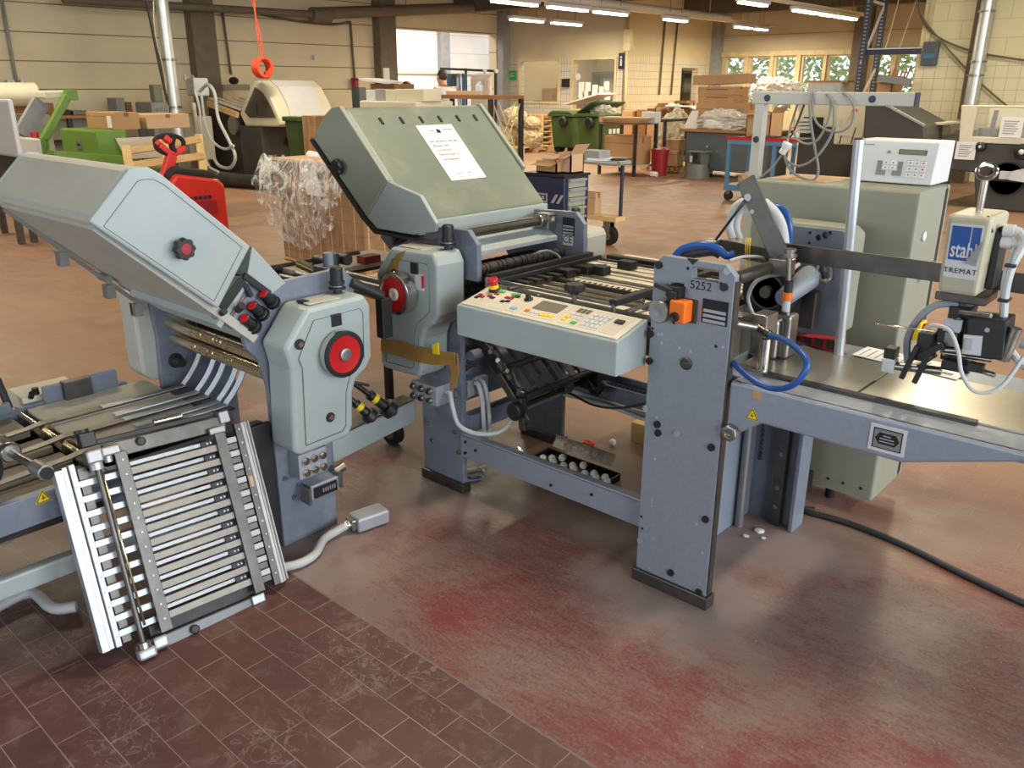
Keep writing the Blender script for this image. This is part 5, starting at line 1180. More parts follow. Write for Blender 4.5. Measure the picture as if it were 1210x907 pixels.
sw = MB().box(-.906, -.88, 3.27, 3.34, .70, .77).build('main_switch', M['yellow'], C_, .004); MB().lathe((-.88, 3.305, .735), (1, 0, 0), [(0, .028), (.008, .028), (.008, .012), (.026, .012)], 18).build('switch_dial', M['red'], sw)
m = MB(); m.box(-1.22, -1.14, 3.04, 3.10, .05, .14); m.bar((-1.20, 3.05, .12), (-1.14, 2.93, .03), .03, .05); m.build('floor_bracket', M['black_satin'], C_, .003)
D_ = thing('display_box', 'off-white control box with small green display, standing on the sage cabinet', 'control box', (-1.07, 3.41, 1.262))
dx0, dx1, dy0, dz0, dz1 = -1.222, -.935, 3.295, 1.266, 1.415
db = MB().hexa([(dx0, dy0, dz0), (dx1, dy0, dz0), (dx1, 3.50, dz0), (dx0, 3.50, dz0), (dx0-.003, dy0+.02, dz1), (dx1+.003, dy0+.02, dz1), (dx1+.003, 3.50, dz1), (dx0-.003, 3.50, dz1)]).build('casing', M['white'], D_, .004)
def dpx(u, v, h=0):
    """a place on the slightly leaning front of the box (0..1 across, 0..1 up)"""
    return Vector((dx0+(dx1-dx0)*u, dy0+.02*v-h, dz0+(dz1-dz0)*v))
def dpan(name, u0, u1, v0, v1, mt, par=None, t=.0015):
    p = [dpx(u0, v0), dpx(u1, v0), dpx(u1, v1), dpx(u0, v1)]
    return MB().hexa(p+[q+Vector((0, -t, 0)) for q in p]).build(name, mt, par or db)
dpan('display', .55, .87, .70, .80, M['lcd_green']); dpan('display_frame', .54, .88, .69, .81, M['ink'], None, .0008)
for u0, u1, v0, v1 in ((.30, .36, .18, .52), (.36, .42, .18, .30), (.50, .56, .18, .30), (.56, .62, .18, .52)): dpan('grey_field', u0, u1, v0, v1, M['ink_grey'])
for u in (.375, .465):
    for v in (.32, .44): dpan('key', u, u+.07, v, v+.09, M['paper'], None, .0022); dpan('key_mark', u+.025, u+.045, v+.03, v+.06, M['ink_grey'], None, .003)
for i in range(3):
    for j in range(3):
        u, v = .68+.08*i, .19+.14*j; dpan('key', u-.004, u+.058, v-.02, v+.085, M['paper'], None, .0018); dpan('key_mark', u+.015, u+.04, v+.015, v+.05, M['ink_red'] if (i, j) == (2, 1) else M['ink_grey'], None, .0026); dpan('key_line', u, u+.05, v+.085, v+.093, M['ink_grey'], None, .0022)
dpan('name_strip', .05, .22, .885, .902, M['ink_grey']); dpan('lamp_mark', .40, .44, .70, .76, M['ink_grey']); dpan('arrow_mark', .055, .09, .20, .25, M['ink_grey'])
one('cover_card', MB().hexa([(-1.50, 3.16, 1.2625), (-1.27, 3.16, 1.2625), (-1.24, 3.39, 1.2625), (-1.46, 3.39, 1.2625), (-1.50, 3.16, 1.2665), (-1.27, 3.16, 1.2665), (-1.24, 3.39, 1.2665), (-1.46, 3.39, 1.2665)]), M['cardboard_tan'], 'pinkish sheet of card lying on top of the sage cabinet', 'card')
G = thing('cable_gantry', 'pale square-tube post with a horizontal beam holding cables over the cabinet', 'frame', (-1.60, 3.2, 0))
gz0, gz1 = 1.537, 1.583
MB().box(-1.615, -1.005, 3.2, 3.24, gz0, gz1).build('beam', M['offwhite'], G, .003)
MB().box(-1.60, -1.56, 3.2, 3.24, 0, gz0).build('post', M['offwhite'], G, .003)
m = MB(); m.box(-1.70, -1.54, 3.18, 3.26, 0, .012); m.build('foot_plate', M['offwhite'], G)
m = MB()
for x, z in ((-1.55, 1.56), (-1.15, 1.56), (-1.58, 1.405)): m.lathe((x, 3.2, z), (0, -1, 0), [(0, .0125), (.003, .012), (.004, .008)], 20)
m.build('plug_cap', M['navy'], G)
MB().box(-1.006, -1.001, 3.199, 3.241, gz0, gz1).build('end_cap', M['navy'], G)
def cab(pts, r=.006, lab='', mt='grey_cable', y=3.17, grp='cable loops on the gantry'):
    return one('cable_loop', MB().tube([at(u, v, y=yy) for u, v, yy in pts], r*.72, 8), M[mt], lab, 'cable', grp)
y = 3.17
cab([(963, 107, 3.22), (958, 112, 3.185), (957, 135, y), (962, 170, y), (967, 200, y), (962, 212, y), (950, 211, y), (935, 202, y), (927, 185, y), (930, 172, y)], .007, 'longest grey cable loop, hanging down to the card on the cabinet')
cab([(972, 107, 3.22), (982, 118, 3.185), (986, 135, y), (982, 160, y), (965, 185, y), (945, 196, y), (930, 190, y), (927, 178, y)], .0065, 'grey cable loop sweeping widest across under the gantry beam')
cab([(990, 107, 3.22), (1003, 115, 3.185), (1010, 132, y), (1003, 150, y), (988, 156, y), (970, 150, y), (962, 138, y), (960, 118, 3.185)], .006, 'grey cable loop nearest the free end of the gantry beam')
cab([(975, 107, 3.22), (981, 118, 3.185), (979, 140, y), (968, 163, y), (955, 170, y), (942, 165, y), (938, 155, y)], .006, 'short grey cable loop hanging half way down from the gantry')
cab([(950, 107, 3.24), (942, 125, 3.26), (934, 150, 3.26), (930, 170, y), (926, 180, y), (912, 198, y), (898, 210, y)], .006, 'grey cable running down from the beam towards the post foot')
cab([(955, 108, 3.24), (948, 130, 3.26), (938, 155, 3.26), (932, 165, 3.2), (928, 180, y)], .0055, 'dark cable running straight down beside the grey loops', 'dark_cable')
one('cable_plug', MB().cyl(at(930, 171, y=3.16), at(924, 181, y=3.16), .014, 12).cyl(at(931, 169, y=3.16), at(929, 173, y=3.16), .018, 12), M['white'], 'white cable connector where the cable loops join', 'plug')
# ---------------------------------------------------------------- small things on the floor by the machine
BX = thing('ball_tray', 'black tray with clear flap holding white balls, on the floor under the console', 'tray', (-2.05, 2.72, 0))
c0, c1, c2, c3 = Vector((-2.235, 2.60, 0)), Vector((-1.815, 2.60, 0)), Vector((-1.835, 2.74, 0)), Vector((-2.235, 2.74, 0))
m = MB(); m.box(-2.235, -1.83, 2.60, 2.74, 0, .006); m.box(-2.235, -1.83, 2.60, 2.607, 0, .03); m.box(-2.235, -1.83, 2.733, 2.74, 0, .035); m.box(-2.235, -2.228, 2.60, 2.74, 0, .03); m.box(-1.837, -1.83, 2.60, 2.74, 0, .03)
m.build('tray', M['black'], BX, .002)
m = MB(); m.sheet(lambda a, b: (-2.21+.33*a, 2.735+.03*math.sin(b*2), .05+.05*b), 8, 4); m.build('clear_flap', M['crumple'], BX)
bl = tag(MB().ball((0, 0, 0), .017).build('white_ball', M['ball']), 'white ball lying in the black tray', 'ball', 'white balls in the tray')
for i in range(13):
    o = bl if i == 0 else bl.copy()
    if i: COL.objects.link(o)
    o.location = (-2.19+.030*i*.98, 2.655+(.022 if i % 2 else -.005), .0235+(.02 if i in (3, 7) else 0))
o = bl.copy(); COL.objects.link(o); q = at(724, 523, z=.0145); o.location = (q.x, q.y, .017); o['label'] = 'single white ball lying loose on the floor behind the tray'; del o['group']
WR = MB(); a, b = at(612, 531, z=.01), at(641, 548, z=.01); d = (b-a).normalized(); s = Vector((-d.y, d.x, 0))
WR.bar(a, b, .012, .006); 
for p, k in ((a, -1), (b, 1)): WR.obox(p+d*k*.006+s*.012, d*.014, s*.005, (0, 0, .004)); WR.obox(p+d*k*.006-s*.012, d*.014, s*.005, (0, 0, .004))
one('open_wrench', WR, M['chrome'], 'chrome open-ended wrench lying on the floor under the machine', 'wrench')
one('loose_wires', MB().tube([at(549, 554, z=.01), at(558, 553, z=.012), at(566, 552, z=.01), at(572, 556, z=.01)], .006, 7).tube([at(565, 552, z=.02), at(574, 550, z=.01)], .005, 6), M['grey_hose'], 'grey cable end sticking out under the long lower beam', 'cable')
one('blue_wire', MB().tube([at(550, 563, z=.01), at(558, 565, z=.01), at(568, 563, z=.01)], .006, 7), M['blue_hose'], 'dark blue cable piece on the floor by the front leg', 'cable')
one('wood_block', MB().box(-2.04, -1.90, 3.12, 3.22, 0, .10), M['pallet'], 'wooden pallet block on the floor behind the ball tray', 'wood block', bev=.004)
one('red_scrap', MB().lump((at(695, 523, z=.012)), .03, (1.2, .7, .4), 2, .5, 2), M['red_orange'], 'crumpled red paper scrap on the floor under the machine', 'scrap')
one('power_cable', MB().tube([(-1.09, 3.02, .012), at(950, 603, z=.012), at(1000, 617, z=.012), at(1060, 640, z=.012), at(1130, 674, z=.012), at(1210, 712, z=.012), at(1260, 735, z=.012), (.4, 1.9, .012), (.9, 2.3, .012)], .012, 9), M['dark_cable'], 'black power cable running over the dusty floor from the feeder column', 'cable')
for i, (x, y, w) in enumerate(((-1.18, 2.73, .016), (-1.20, 2.66, .01), (-1.145, 2.69, .008))): one('paper_crumb', MB().lump((x, y, .005), w, (1.2, 1, .35), i, .4, 2), M['paper'], ['largest', 'middle', 'smallest'][i]+' torn white paper crumb at the foot of the feeder column', 'scrap', 'paper crumbs by the column')
# ================================================================ background helpers
def B3(u0, u1, u2, vt, x, z0=None, vb=None):
    """extent of a box from the places of its near corner (u1), of both far edges (u0, u2) and of its top"""
    p = at(u1, vt, x=x)
    zb = z0 if z0 is not None else at(u1, vb, x=x).z
    vm = vt+6
    return (at(u0, vm, y=p.y).x, x, p.y, at(u2, vm, x=x).y, zb, p.z)
def carton(ext, label, mt='cardboard', grp=None, tape=True, opened=False, name='cardboard_box', stripes=0):
    x0, x1, y0, y1, z0, z1 = ext
    x0, x1 = sorted((x0, x1)); y0, y1 = sorted((y0, y1))
    t = thing(name, label, 'box', ((x0+x1)/2, (y0+y1)/2, z0), grp)
    if opened:
        e = .012; m = MB(); m.box(x0, x1, y0, y1, z0, z0+e); m.box(x0, x0+e, y0, y1, z0, z1); m.box(x1-e, x1, y0, y1, z0, z1); m.box(x0, x1, y0, y0+e, z0, z1); m.box(x0, x1, y1-e, y1, z0, z1)
        m.build('carton', M[mt], t)
        h = (z1-z0)*.5; w = min(.12, h+.06)
        MB().hexa([(x0, y0, z1-e), (x1, y0, z1-e), (x1, y0+e, z1-e), (x0, y0+e, z1-e), (x0, y0-w*.8, z1+.0-w*.3), (x1, y0-w*.8, z1-w*.3), (x1, y0-w*.8+e, z1-w*.3), (x0, y0-w*.8+e, z1-w*.3)]).build('flap', M[mt], t)
        MB().hexa([(x1-e, y0, z1-e), (x1, y0, z1-e), (x1, y1, z1-e), (x1-e, y1, z1-e), (x1+w*.5-e, y0, z1+w*.6), (x1+w*.5, y0, z1+w*.6), (x1+w*.5, y1, z1+w*.6), (x1+w*.5-e, y1, z1+w*.6)]).build('flap', M[mt], t)
    else:
        MB().box(x0, x1, y0, y1, z0, z1).build('carton', M[mt], t, .006)
        if tape:
            m = MB(); ym = (y0+y1)/2; w = min(.03, (y1-y0)*.1)
            m.box(x0, x1, ym-w, ym+w, z1, z1+.002); m.box(x1, x1+.002, ym-w, ym+w, z1-(z1-z0)*.25, z1+.002); m.build('tape', M['cardboard_dark'], t)
            MB().box(x0, x1, y0-.002, y0, z1-(z1-z0)*.26, z1-(z1-z0)*.24).build('fold_line', M['cardboard_dark'], t)
    if stripes:
        m = MB(); hh = z1-z0
        m.box(x0+(x1-x0)*.25, x0+(x1-x0)*.85, y0-.003, y0, z0+hh*.62, z0+hh*.74); m.build('print_strip', M['cardboard_dark'], t)
    return t
def pallet(x0, x1, y0, y1, z0, label, grp=None):
    t = thing('wooden_pallet', label, 'pallet', ((x0+x1)/2, (y0+y1)/2, z0), grp)
    m = MB(); n = 5
    for i in range(n):
        c = x0+(x1-x0)*(i+.5)/n; w = (x1-x0)/n*.36; m.box(c-w, c+w, y0, y1, z0+.122, z0+.144)
    m.build('deck', M['pallet'], t)
    m = MB()
    for f in (0, .5, 1):
        yy = y0+(y1-y0-.1)*f; m.box(x0, x1, yy, yy+.1, z0+.1, z0+.122); m.box(x0, x1, yy, yy+.1, z0, z0+.022)
    m.build('runner', M['pallet'], t)
    m = MB()
    for f in (0, .5, 1):
        for g in (0, .5, 1):
            yy = y0+(y1-y0-.1)*f; xx = x0+(x1-x0-.14)*g; m.box(xx, xx+.14, yy, yy+.1, z0+.022, z0+.1)
    m.build('block', M['pine'], t); return t
# ---------------------------------------------------------------- lamps over the hall
names = ['first', 'second', 'third', 'fourth', 'fifth', 'sixth']
for i, (y0, y1) in enumerate(((12.1, 13.4), (13.7, 15.0), (15.2, 16.4), (17.9, 18.9), (21.3, 22.2), (22.4, 23.1))): ceiling_lamp(-11.4, y0, y1, 3.05, names[i]+' white tube lamp along the longest light row, counted from the near end', 'lamps of the long row')
for i, (y0, y1) in enumerate(((15.6, 16.8), (17.1, 18.3))): ceiling_lamp(-14.1, y0, y1, 3.05, ('nearer' if i == 0 else 'farther')+' tube lamp of the short pair above the tiled office windows', 'lamp pair by the office')
for i, (y0, y1) in enumerate(((15.2, 16.3), (17.5, 18.7), (18.8, 19.5), (19.6, 20.8))): ceiling_lamp(-8.1, y0, y1, 3.05, names[i]+' tube lamp of the row before the garden windows, counted from the near end', 'lamps before the garden windows')
for xx, y0, y1 in ((-11.4, 12.0, 23.6), (-8.1, 14.5, 21.5)):
    one('lamp_rail', MB().box(xx-.05, xx+.05, y0, y1, 3.16, 3.22), M['board'], 'long pale rail carrying the '+('longest lamp row' if xx < -10 else 'lamp row before the garden windows'), 'rail')
# unseen lamps added over the hall to lift its ambient light
for xx in (-12, -7, -2, 3):
    for yy in (2, 7): ceiling_lamp(xx, yy, yy+1.5, 4.0, 'added unseen tube lamp brightening the hall from under the roof', 'added lamps under the roof', 150 if xx < -10 else 85)
for xx in (-3.5, .5): ceiling_lamp(xx, 12, 13.5, 4.1, 'added unseen tube lamp brightening the hall from under the roof', 'added lamps under the roof', 130)  # unseen pair added to lighten the white block wall
area('lamp', (-21.2, 19, 4.3), (0, 0, 0), 3, 8, 700, (1, .96, .92))
area('lamp', (-16, 22, 4.2), (0, 0, 0), 2, 2, 170, (1, .85, .6))
# ---------------------------------------------------------------- ducts, conduits, fittings on the far wall
def tubes(lst, r, n=8, sub=1):
    m = MB()
    for pts in lst: m.tube(pts, r, n, sub)
    return m
X = -17.95
one('air_duct', MB().cyl(at(372, 16, x=-17.3), at(560, 9, x=-17.3), .13, 16).cyl(at(74, -1, x=-17.4), at(372, 17, x=-17.3), .075, 12).lathe(at(368, 17, x=-17.3), (0, 1, 0), [(0, .16), (.5, .16)], 16).cyl(at(300, 12, x=-17.35), at(300, 12, x=-17.35)+Vector((0, 0, 1.7)), .01, 6).cyl(at(480, 12, x=-17.3), at(480, 12, x=-17.3)+Vector((0, 0, 1.6)), .01, 6), M['column'], 'grey-brown air duct running high along the cream panel wall', 'duct')
one('air_duct', MB().cyl((-12.0, 9.5, 3.32), (-12.0, 22, 3.32), .10, 14).cyl((-12, 11, 3.4), (-12, 11, H), .01, 6).cyl((-12, 16, 3.4), (-12, 16, H), .01, 6).cyl((-12, 21, 3.4), (-12, 21, H), .01, 6), M['board'], 'round pale duct beside the longest lamp row', 'duct')
one('wall_conduit', tubes([[at(2, 0, x=X), at(20, 100, x=X)]], .03), M['column_grey'], 'thin grey conduit dropping to the two switch boxes', 'conduit')
for i, u in enumerate((12, 28)):
    q = at(u, 100, x=X); t = thing('switch_box', ('switch box just behind the conduit' if i == 0 else 'switch box on the far side of the conduit')+' on the cream wall', 'switch', (X, q.y, q.z), 'wall switch boxes')
    MB().box(X, X+.08, q.y-.07, q.y+.07, q.z-.09, q.z+.09).build('switch_body', M['white'], t, .01); MB().cyl((X+.08, q.y, q.z+.02), (X+.11, q.y, q.z+.02), .03).build('switch_knob', M['black'], t)
for a, b, lab in (((263, 15), (273, 88), 'grey conduit dropping behind the hanging orange coil'), ((414, 26), (419, 92), 'grey conduit dropping to the red wall fitting')):
    one('wall_conduit', tubes([[at(*a, x=X), at(*b, x=X)]], .028), M['column'], lab, 'conduit')
one('wall_conduit', tubes([[at(308, 17, x=X), at(345, 24, x=X), at(390, 29, x=X), at(414, 26, x=X)]], .028, 8, 5), M['column'], 'sagging grey conduit under the air duct', 'conduit')
q = at(420, 98, x=X+.1); t = thing('wall_valve', 'dark red valve fitting on the wall below the conduit', 'valve', q)
MB().box(q.x-.1, q.x+.06, q.y-.06, q.y+.06, q.z-.12, q.z+.12).build('valve_body', M['red_dull'], t, .02); MB().cyl((q.x+.06, q.y-.09, q.z+.08), (q.x+.06, q.y+.14, q.z+.08), .02).build('valve_handle', M['black'], t)
q = at(372, 68, x=X); one('wall_socket', MB().box(X, X+.05, q.y-.05, q.y+.05, q.z-.05, q.z+.06), M['white'], 'small white socket alone on the cream wall', 'socket')
q = at(457, 90, x=-17.7); one('wall_notice', MB().box(-17.72, -17.7, q.y-.1, q.y+.1, q.z-.2, q.z+.2), M['paper'], 'pale notice on the column beside the bright opening', 'notice')
q = at(605, 89, y=19.6); t = thing('exit_sign', 'small green exit sign on the tiled wall by the office window', 'sign', q)
MB().box(q.x-.13, q.x+.13, 19.6, 19.64, q.z-.13, q.z+.13).build('sign_board', M['green_key'], t); MB().box(q.x-.08, q.x+.08, 19.595, 19.6, q.z-.03, q.z+.0).build('sign_mark', M['white'], t); MB().box(q.x-.08, q.x+.08, 19.595, 19.6, q.z+.04, q.z+.06).build('sign_mark', M['white'], t)
q = at(734, 72, y=19.6); t = thing('wall_sign', 'dark blue sign with white figure at the corner of the tiled office', 'sign', q)
MB().box(q.x-.09, q.x+.09, 19.6, 19.64, q.z-.2, q.z+.2).build('sign_board', M['navy'], t); MB().ball((q.x, 19.595, q.z+.09), .035, 8).build('sign_mark', M['white'], t); MB().box(q.x-.03, q.x+.03, 19.59, 19.6, q.z-.12, q.z+.04).build('sign_mark', M['white'], t)
q = at(669, 98, y=19.6); one('black_wall_box', MB().box(q.x-.09, q.x+.09, 19.5, 19.65, q.z-.11, q.z+.11), M['black'], 'small black box between the two office windows', 'wall box', bev=.01)
q = at(683, 91, y=19.6); one('wall_clock', MB().lathe((q.x, 19.62, q.z), (0, -1, 0), [(0, .09), (.03, .09), (.035, .07)], 20), M['white'], 'small round white clock beside the second office window', 'clock')
one('pipe_bundle', tubes([[at(742, 20, y=19.55), (at(741, 112, y=19.55).x, 19.55, 0)]], .045).box(at(737, 30, y=19.5).x, at(745, 30, y=19.5).x, 19.5, 19.64, at(740, 60, y=19.6).z, at(740, 35, y=19.6).z), M['cream_frame'], 'cream pipe casing down the corner of the tiled office', 'pipe')
for a, b in ((786, 779), (801, 793)): one('wall_conduit', tubes([[at(a, 25, x=-13.66), at(b, 112, x=-13.66)]], .025), M['column'], 'thin dark conduit down the tiled side wall, '+('nearer the corner' if a == 786 else 'nearer the doorway'), 'conduit')
# papers hanging in the second office window
for i, (u, v0, v1) in enumerate(((687, 97, 116), (695, 97, 108), (703, 100, 118), (711, 102, 113), (717, 96, 107), (718, 108, 118), (692, 108, 117))):
    a, b = at(u-3, v0, y=19.6), at(u+3, v1, y=19.6); one('window_paper', MB().box(a.x, b.x, 19.592, 19.6, b.z, a.z), M['paper'], 'white paper sheet number %s hung in the second office window' % ('one two three four five six seven'.split()[i]), 'paper', 'papers in the office window')
m = MB().box(-17.4, -15.6, 20.3, 20.9, 1.16, 1.2); m.box(-17.3, -17.25, 20.3, 20.9, 0, 1.16); m.box(-15.75, -15.7, 20.3, 20.9, 0, 1.16); one('office_table', m, M['ply'], 'wooden table inside the tiled office', 'table')
for i, (x, w, h, mt) in enumerate(((-17.1, .4, .5, 'cardboard'), (-16.55, .3, .65, 'cardboard_tan'), (-16.1, .35, .45, 'white'))): carton((x, x+w, 20.35, 20.75, 1.2, 1.2+h*.7), ['brown', 'tan', 'white'][i]+' box on the table inside the tiled office', mt, None)
SO = thing('office_shelf', 'dark wall shelf with bright boxes inside the tiled office', 'shelf', (-16.6, 24.0, 1.2)); MB().box(-17.9, -14.0, 23.9, 24.29, 1.98, 2.06).build('shelf_board', M['slate'], SO); m = MB()
for x in (-17.9, -16.6, -15.3, -14.05): m.box(x, x+.05, 23.9, 24.29, 0, 2.06)
m.build('shelf_upright', M['slate'], SO)
for i in range(5): one('office_blind', MB().box(-17.7+.78*i, -17.12+.78*i, 24.26, 24.29, 1.42, 1.85), M['paper'], ['first', 'second', 'third', 'fourth', 'fifth'][i]+' bright blind panel at the back of the tiled office, from the cream wall', 'blind', 'bright blinds in the office')
one('doorway_dark_box', MB().box(-15.2, -14.3, 22.9, 23.7, 0, 2.1), M['dark_grey_mach'], 'dark box added to darken the view through the office doorway', 'cabinet')  # box added so the doorway interior looks dark
# ---------------------------------------------------------------- machines along the cream wall
q = at(200, 75, x=-15); p0 = at(187, 0, x=-15)
V = thing('vent_pipe', 'shiny round ventilation pipe rising beside the far machine', 'pipe', (-15, q.y, 0))
MB().cyl((-15, q.y, .7), (-15, q.y, H), .11, 18).build('pipe', M['galv'], V)
m = MB()
for v in (72, 128): m.lathe((-15, q.y, at(200, v, x=-15).z), (0, 0, 1), [(0, .13), (.04, .13)], 18)
m.build('clamp_ring', M['steel'], V); MB().box(-15.12, -14.88, q.y-.12, q.y+.12, 0, .7).build('stand', M['steel'], V, .01)
one('pipe_cable', tubes([[at(173, 0, x=-15), at(187, 70, x=-15), at(200, 130, x=-15), at(206, 160, x=-15)]], .025, 7, 4), M['dark_cable'], 'black cable bundle hanging along the ventilation pipe', 'cable')
one('pipe_cable', tubes([[at(181, 0, x=-15), at(183, 40, x=-15), at(194, 90, x=-15), at(200, 150, x=-15)]], .018, 7, 4), M['brass_roll'], 'pale cable hanging beside the ventilation pipe', 'cable')
FM = thing('far_folding_machine', 'charcoal folding machine with domed cream hood and smoked window by the cream wall', 'machine', (-15, 9.5, 0))
Yf = 8.75
def pf(u, v, y=Yf): q = at(u, v, y=y); return (q.x, q.z)
prof = [pf(283, 134), pf(299, 96), pf(304, 95), pf(313, 103), pf(322, 120), pf(329, 138), pf(331, 147), pf(329, 150), pf(290, 149)]
Lh = at(396, 124, x=pf(331, 147)[0]).y
hd2 = MB().prism(prof, 'y', Yf, Lh).build('hood', M['cream_mach'], FM, .03)
MB().prism([pf(290, 132), pf(302, 103), pf(311, 110), pf(320, 125), pf(326, 139), pf(296, 139)], 'y', Yf-.02, Yf).build('hood_window', M['glass_dark'], hd2)
MB().prism([pf(304, 97), pf(313, 105), pf(322, 121), pf(328, 137), pf(329.5, 138), pf(324, 120), pf(314, 102), pf(305, 94.5)], 'y', Yf+.25, Lh-.25).build('hood_screen', M['white'], hd2)
xb = at(297, 207, y=Yf).x
bd = MB().box(at(281, 150, y=Yf).x, xb+.45, Yf+.02, Lh-.05, 0, pf(297, 149)[1]).build('machine_body', M['dark_grey_mach'], FM, .02)
m = MB(); xx = xb+.45
for i in range(4): m.box(xx, xx+.03, Yf+.6+.0*i, Lh-.2, .35+.14*i, .43+.14*i)
m.build('roller_slot', M['black'], bd); MB().cyl((xx+.06, Yf+.5, .62), (xx+.06, Lh-.3, .62), .06).build('roller', M['steel_dark'], bd)
MB().cyl((at(277, 148, y=Yf).x, Yf+.02, at(277, 148, y=Yf).z), (at(277, 148, y=Yf).x, Yf-.04, at(277, 148, y=Yf).z), .17, 28).build('side_disc', M['steel'], FM)
m = MB().prism([pf(243, 120), pf(283, 137), pf(285, 205), pf(247, 203)], 'y', Yf+.05, Yf+1.5); m.build('feeder_body', M['black_satin'], FM)
m = MB()
a0, b0 = pf(246, 124), pf(281, 138)
m.bar((a0[0], Yf, a0[1]+.03), (b0[0], Yf, b0[1]+.03), .06, .10); m.build('wood_edge', M['pine'], FM)
m = MB()
for i in range(8): m.bar((a0[0]-.1, Yf+.1+.17*i, a0[1]+.12), (b0[0], Yf+.1+.17*i, b0[1]+.12), .08, .03)
m.build('belt_strip', M['board'], FM)
m = MB(); c0 = at(247, 103, y=Yf+1.6); c1 = at(300, 100, y=Yf+1.6); m.box(c0.x, c1.x, Yf+1.5, Yf+1.7, c0.z-.06, c0.z+.06); m.build('cross_beam', M['cream_mach'], FM)
one('cable_drum', MB().ball((at(276, 93, y=Yf+1.6).x, Yf+1.6, c0.z+.135), .1, 10, (1.3, 1, .8)), M['black_satin'], 'dark motor lump on top of the far cream beam', 'motor')
PF = thing('pump_frame', 'pale pump frame with hoses beside the far folding machine', 'frame', at(232, 205, z=0)); px, py = PF.location.x, PF.location.y
m = MB(); m.box(px-.45, px+.1, py, py+.4, .25, 1.05); m.box(px+.12, px+.2, py-.02, py+.06, 0, 1.3); m.build('pump_case', M['cream_mach'], PF, .02)
q = at(224, 100, y=py); m = MB(); m.box(q.x-.16, q.x+.16, py, py+.3, q.z-.2, q.z+.12); m.build('pump_head', M['white'], PF, .03)
m = MB()
for du_ in (-5, 4):
    q = at(224+du_-1, 92, y=py); m.tube([q+Vector((.045*math.cos(a), 0, .045*math.sin(a))) for a in [2*PI*i/12 for i in range(13)]], .015, 6, 1)
m.build('lifting_eye', M['white'], PF)
m = MB(); m.tube([at(u, v, y=py-.1) for u, v in ((236, 108), (246, 100), (254, 112), (258, 140), (270, 165), (278, 185), (272, 198), (258, 195), (250, 180))], .03, 8); m.tube([at(u, v, y=py-.12) for u, v in ((238, 112), (242, 140), (250, 165), (265, 176), (276, 172))], .025, 8); m.tube([at(u, v, y=py-.14) for u, v in ((230, 106), (236, 130), (240, 170), (246, 195), (258, 203))], .025, 8); m.build('hose', M['grey_hose'], PF)
one('floor_tube', MB().cyl(at(262, 212, z=.12), at(318, 216, z=.12), .11, 18), M['black_satin'], 'black tube lying on the floor before the far folding machine', 'tube')
# orange spiral hose hanging
OC = thing('hanging_coil', 'orange coiled air hose hanging from the roof', 'hose', at(312, 92, x=-13.5))
q = at(310, 80, x=-13.5); m = MB()
for k in range(4): m.tube([q+Vector((.05*(k-1.5), .14*math.cos(a), .15*math.sin(a))) for a in [2*PI*i/16 for i in range(17)]], .028, 7, 1)
m.bar(at(314, 84, x=-13.5), at(316, 93, x=-13.5), .06, .05); m.build('coil', M['red_orange'], OC)
MB().tube([q+Vector((0, 0, .15)), at(304, 40, x=-13.5), at(300, -5, x=-13.5), at(298, -30, x=-13.5)], .012, 6).tube([q+Vector((0, .05, .1)), at(309, 50, x=-13.5), at(297, -5, x=-13.5)], .010, 6).build('line', M['red_orange'], OC)
# green and cream bookbinding line by the wall
GM = thing('green_machine', 'long green machine bed with a grey side panel', 'machine', (-11, 4.3, 0))
e = B3(72, 113, 150, 155, -10.6, .55); MB().box(*e).build('green_box', M['green_mach'], GM, .02)
yF = e[2]
q = at(94, 171, y=yF); sgn = MB().box(q.x-.07, q.x+.07, yF-.012, yF, q.z-.05, q.z+.05).build('maker_plate', M['alu'], GM); MB().box(q.x-.045, q.x+.045, yF-.015, yF-.012, q.z-.012, q.z+.015).build('plate_mark', M['ink'], sgn)
MB().hexa([(-10.58, yF+.3, .75), (-10.56, yF+.3, .75), (-10.56, yF+1.0, .75), (-10.58, yF+1.0, .75), (-10.58, yF+.2, 1.0), (-10.56, yF+.2, 1.0), (-10.56, yF+1.0, 1.0), (-10.58, yF+1.0, 1.0)]).build('side_panel', M['board'], GM)
m = MB(); m.bar(at(60, 183, x=-10.3), at(152, 190, x=-10.3), .2, .1); m.box(-11.35, -10.3, yF-.2, yF+1.15, .5, .58); m.build('bed_rail', M['green_mach'], GM)
m = MB()
for yy in (yF-.1, yF+1.0):
    for x in (-11.3, -10.45): m.box(x, x+.1, yy, yy+.1, 0, .5)
m.build('machine_leg', M['green_mach'], GM)
zt = e[5]
carton((e[0]+.12, e[1]-.15, yF+.30, yF+.62, zt, zt+.2), 'cardboard box with a white label on the green machine', 'cardboard'); carton((e[0]+.2, e[1]-.1, yF+.68, yF+1.25, zt, zt+.17), 'lower tan box beside the labelled box on the green machine', 'cardboard_tan')
one('box_label', MB().box(e[1]-.33, e[1]-.21, yF+.292, yF+.298, zt+.02, zt+.16), M['paper'], 'white label stuck on the box on the green machine', 'label')
GA = thing('green_boom', 'green sloping machine boom with a cream head above the white cabinet', 'machine', (-11.75, 3.4, 0))
xa = -11.75; m = MB(); m.bar(at(51, 166, x=xa), at(80, 113, x=xa), .09, .09); m.bar(at(51, 164, x=xa), at(54, 182, x=xa), .09, .09); m.bar(at(77, 112, x=xa), at(90, 112, x=xa), .12, .13); m.bar((xa, at(53, 180, x=xa).y, 0), at(54, 184, x=xa), .14, .14); m.build('arm', M['green_mach'], GA, .01)
m = MB(); m.bar(at(47, 112, x=xa-.2), at(78, 111, x=xa-.2), .3, .09); m.build('arm_head', M['cream_mach'], GA, .02)
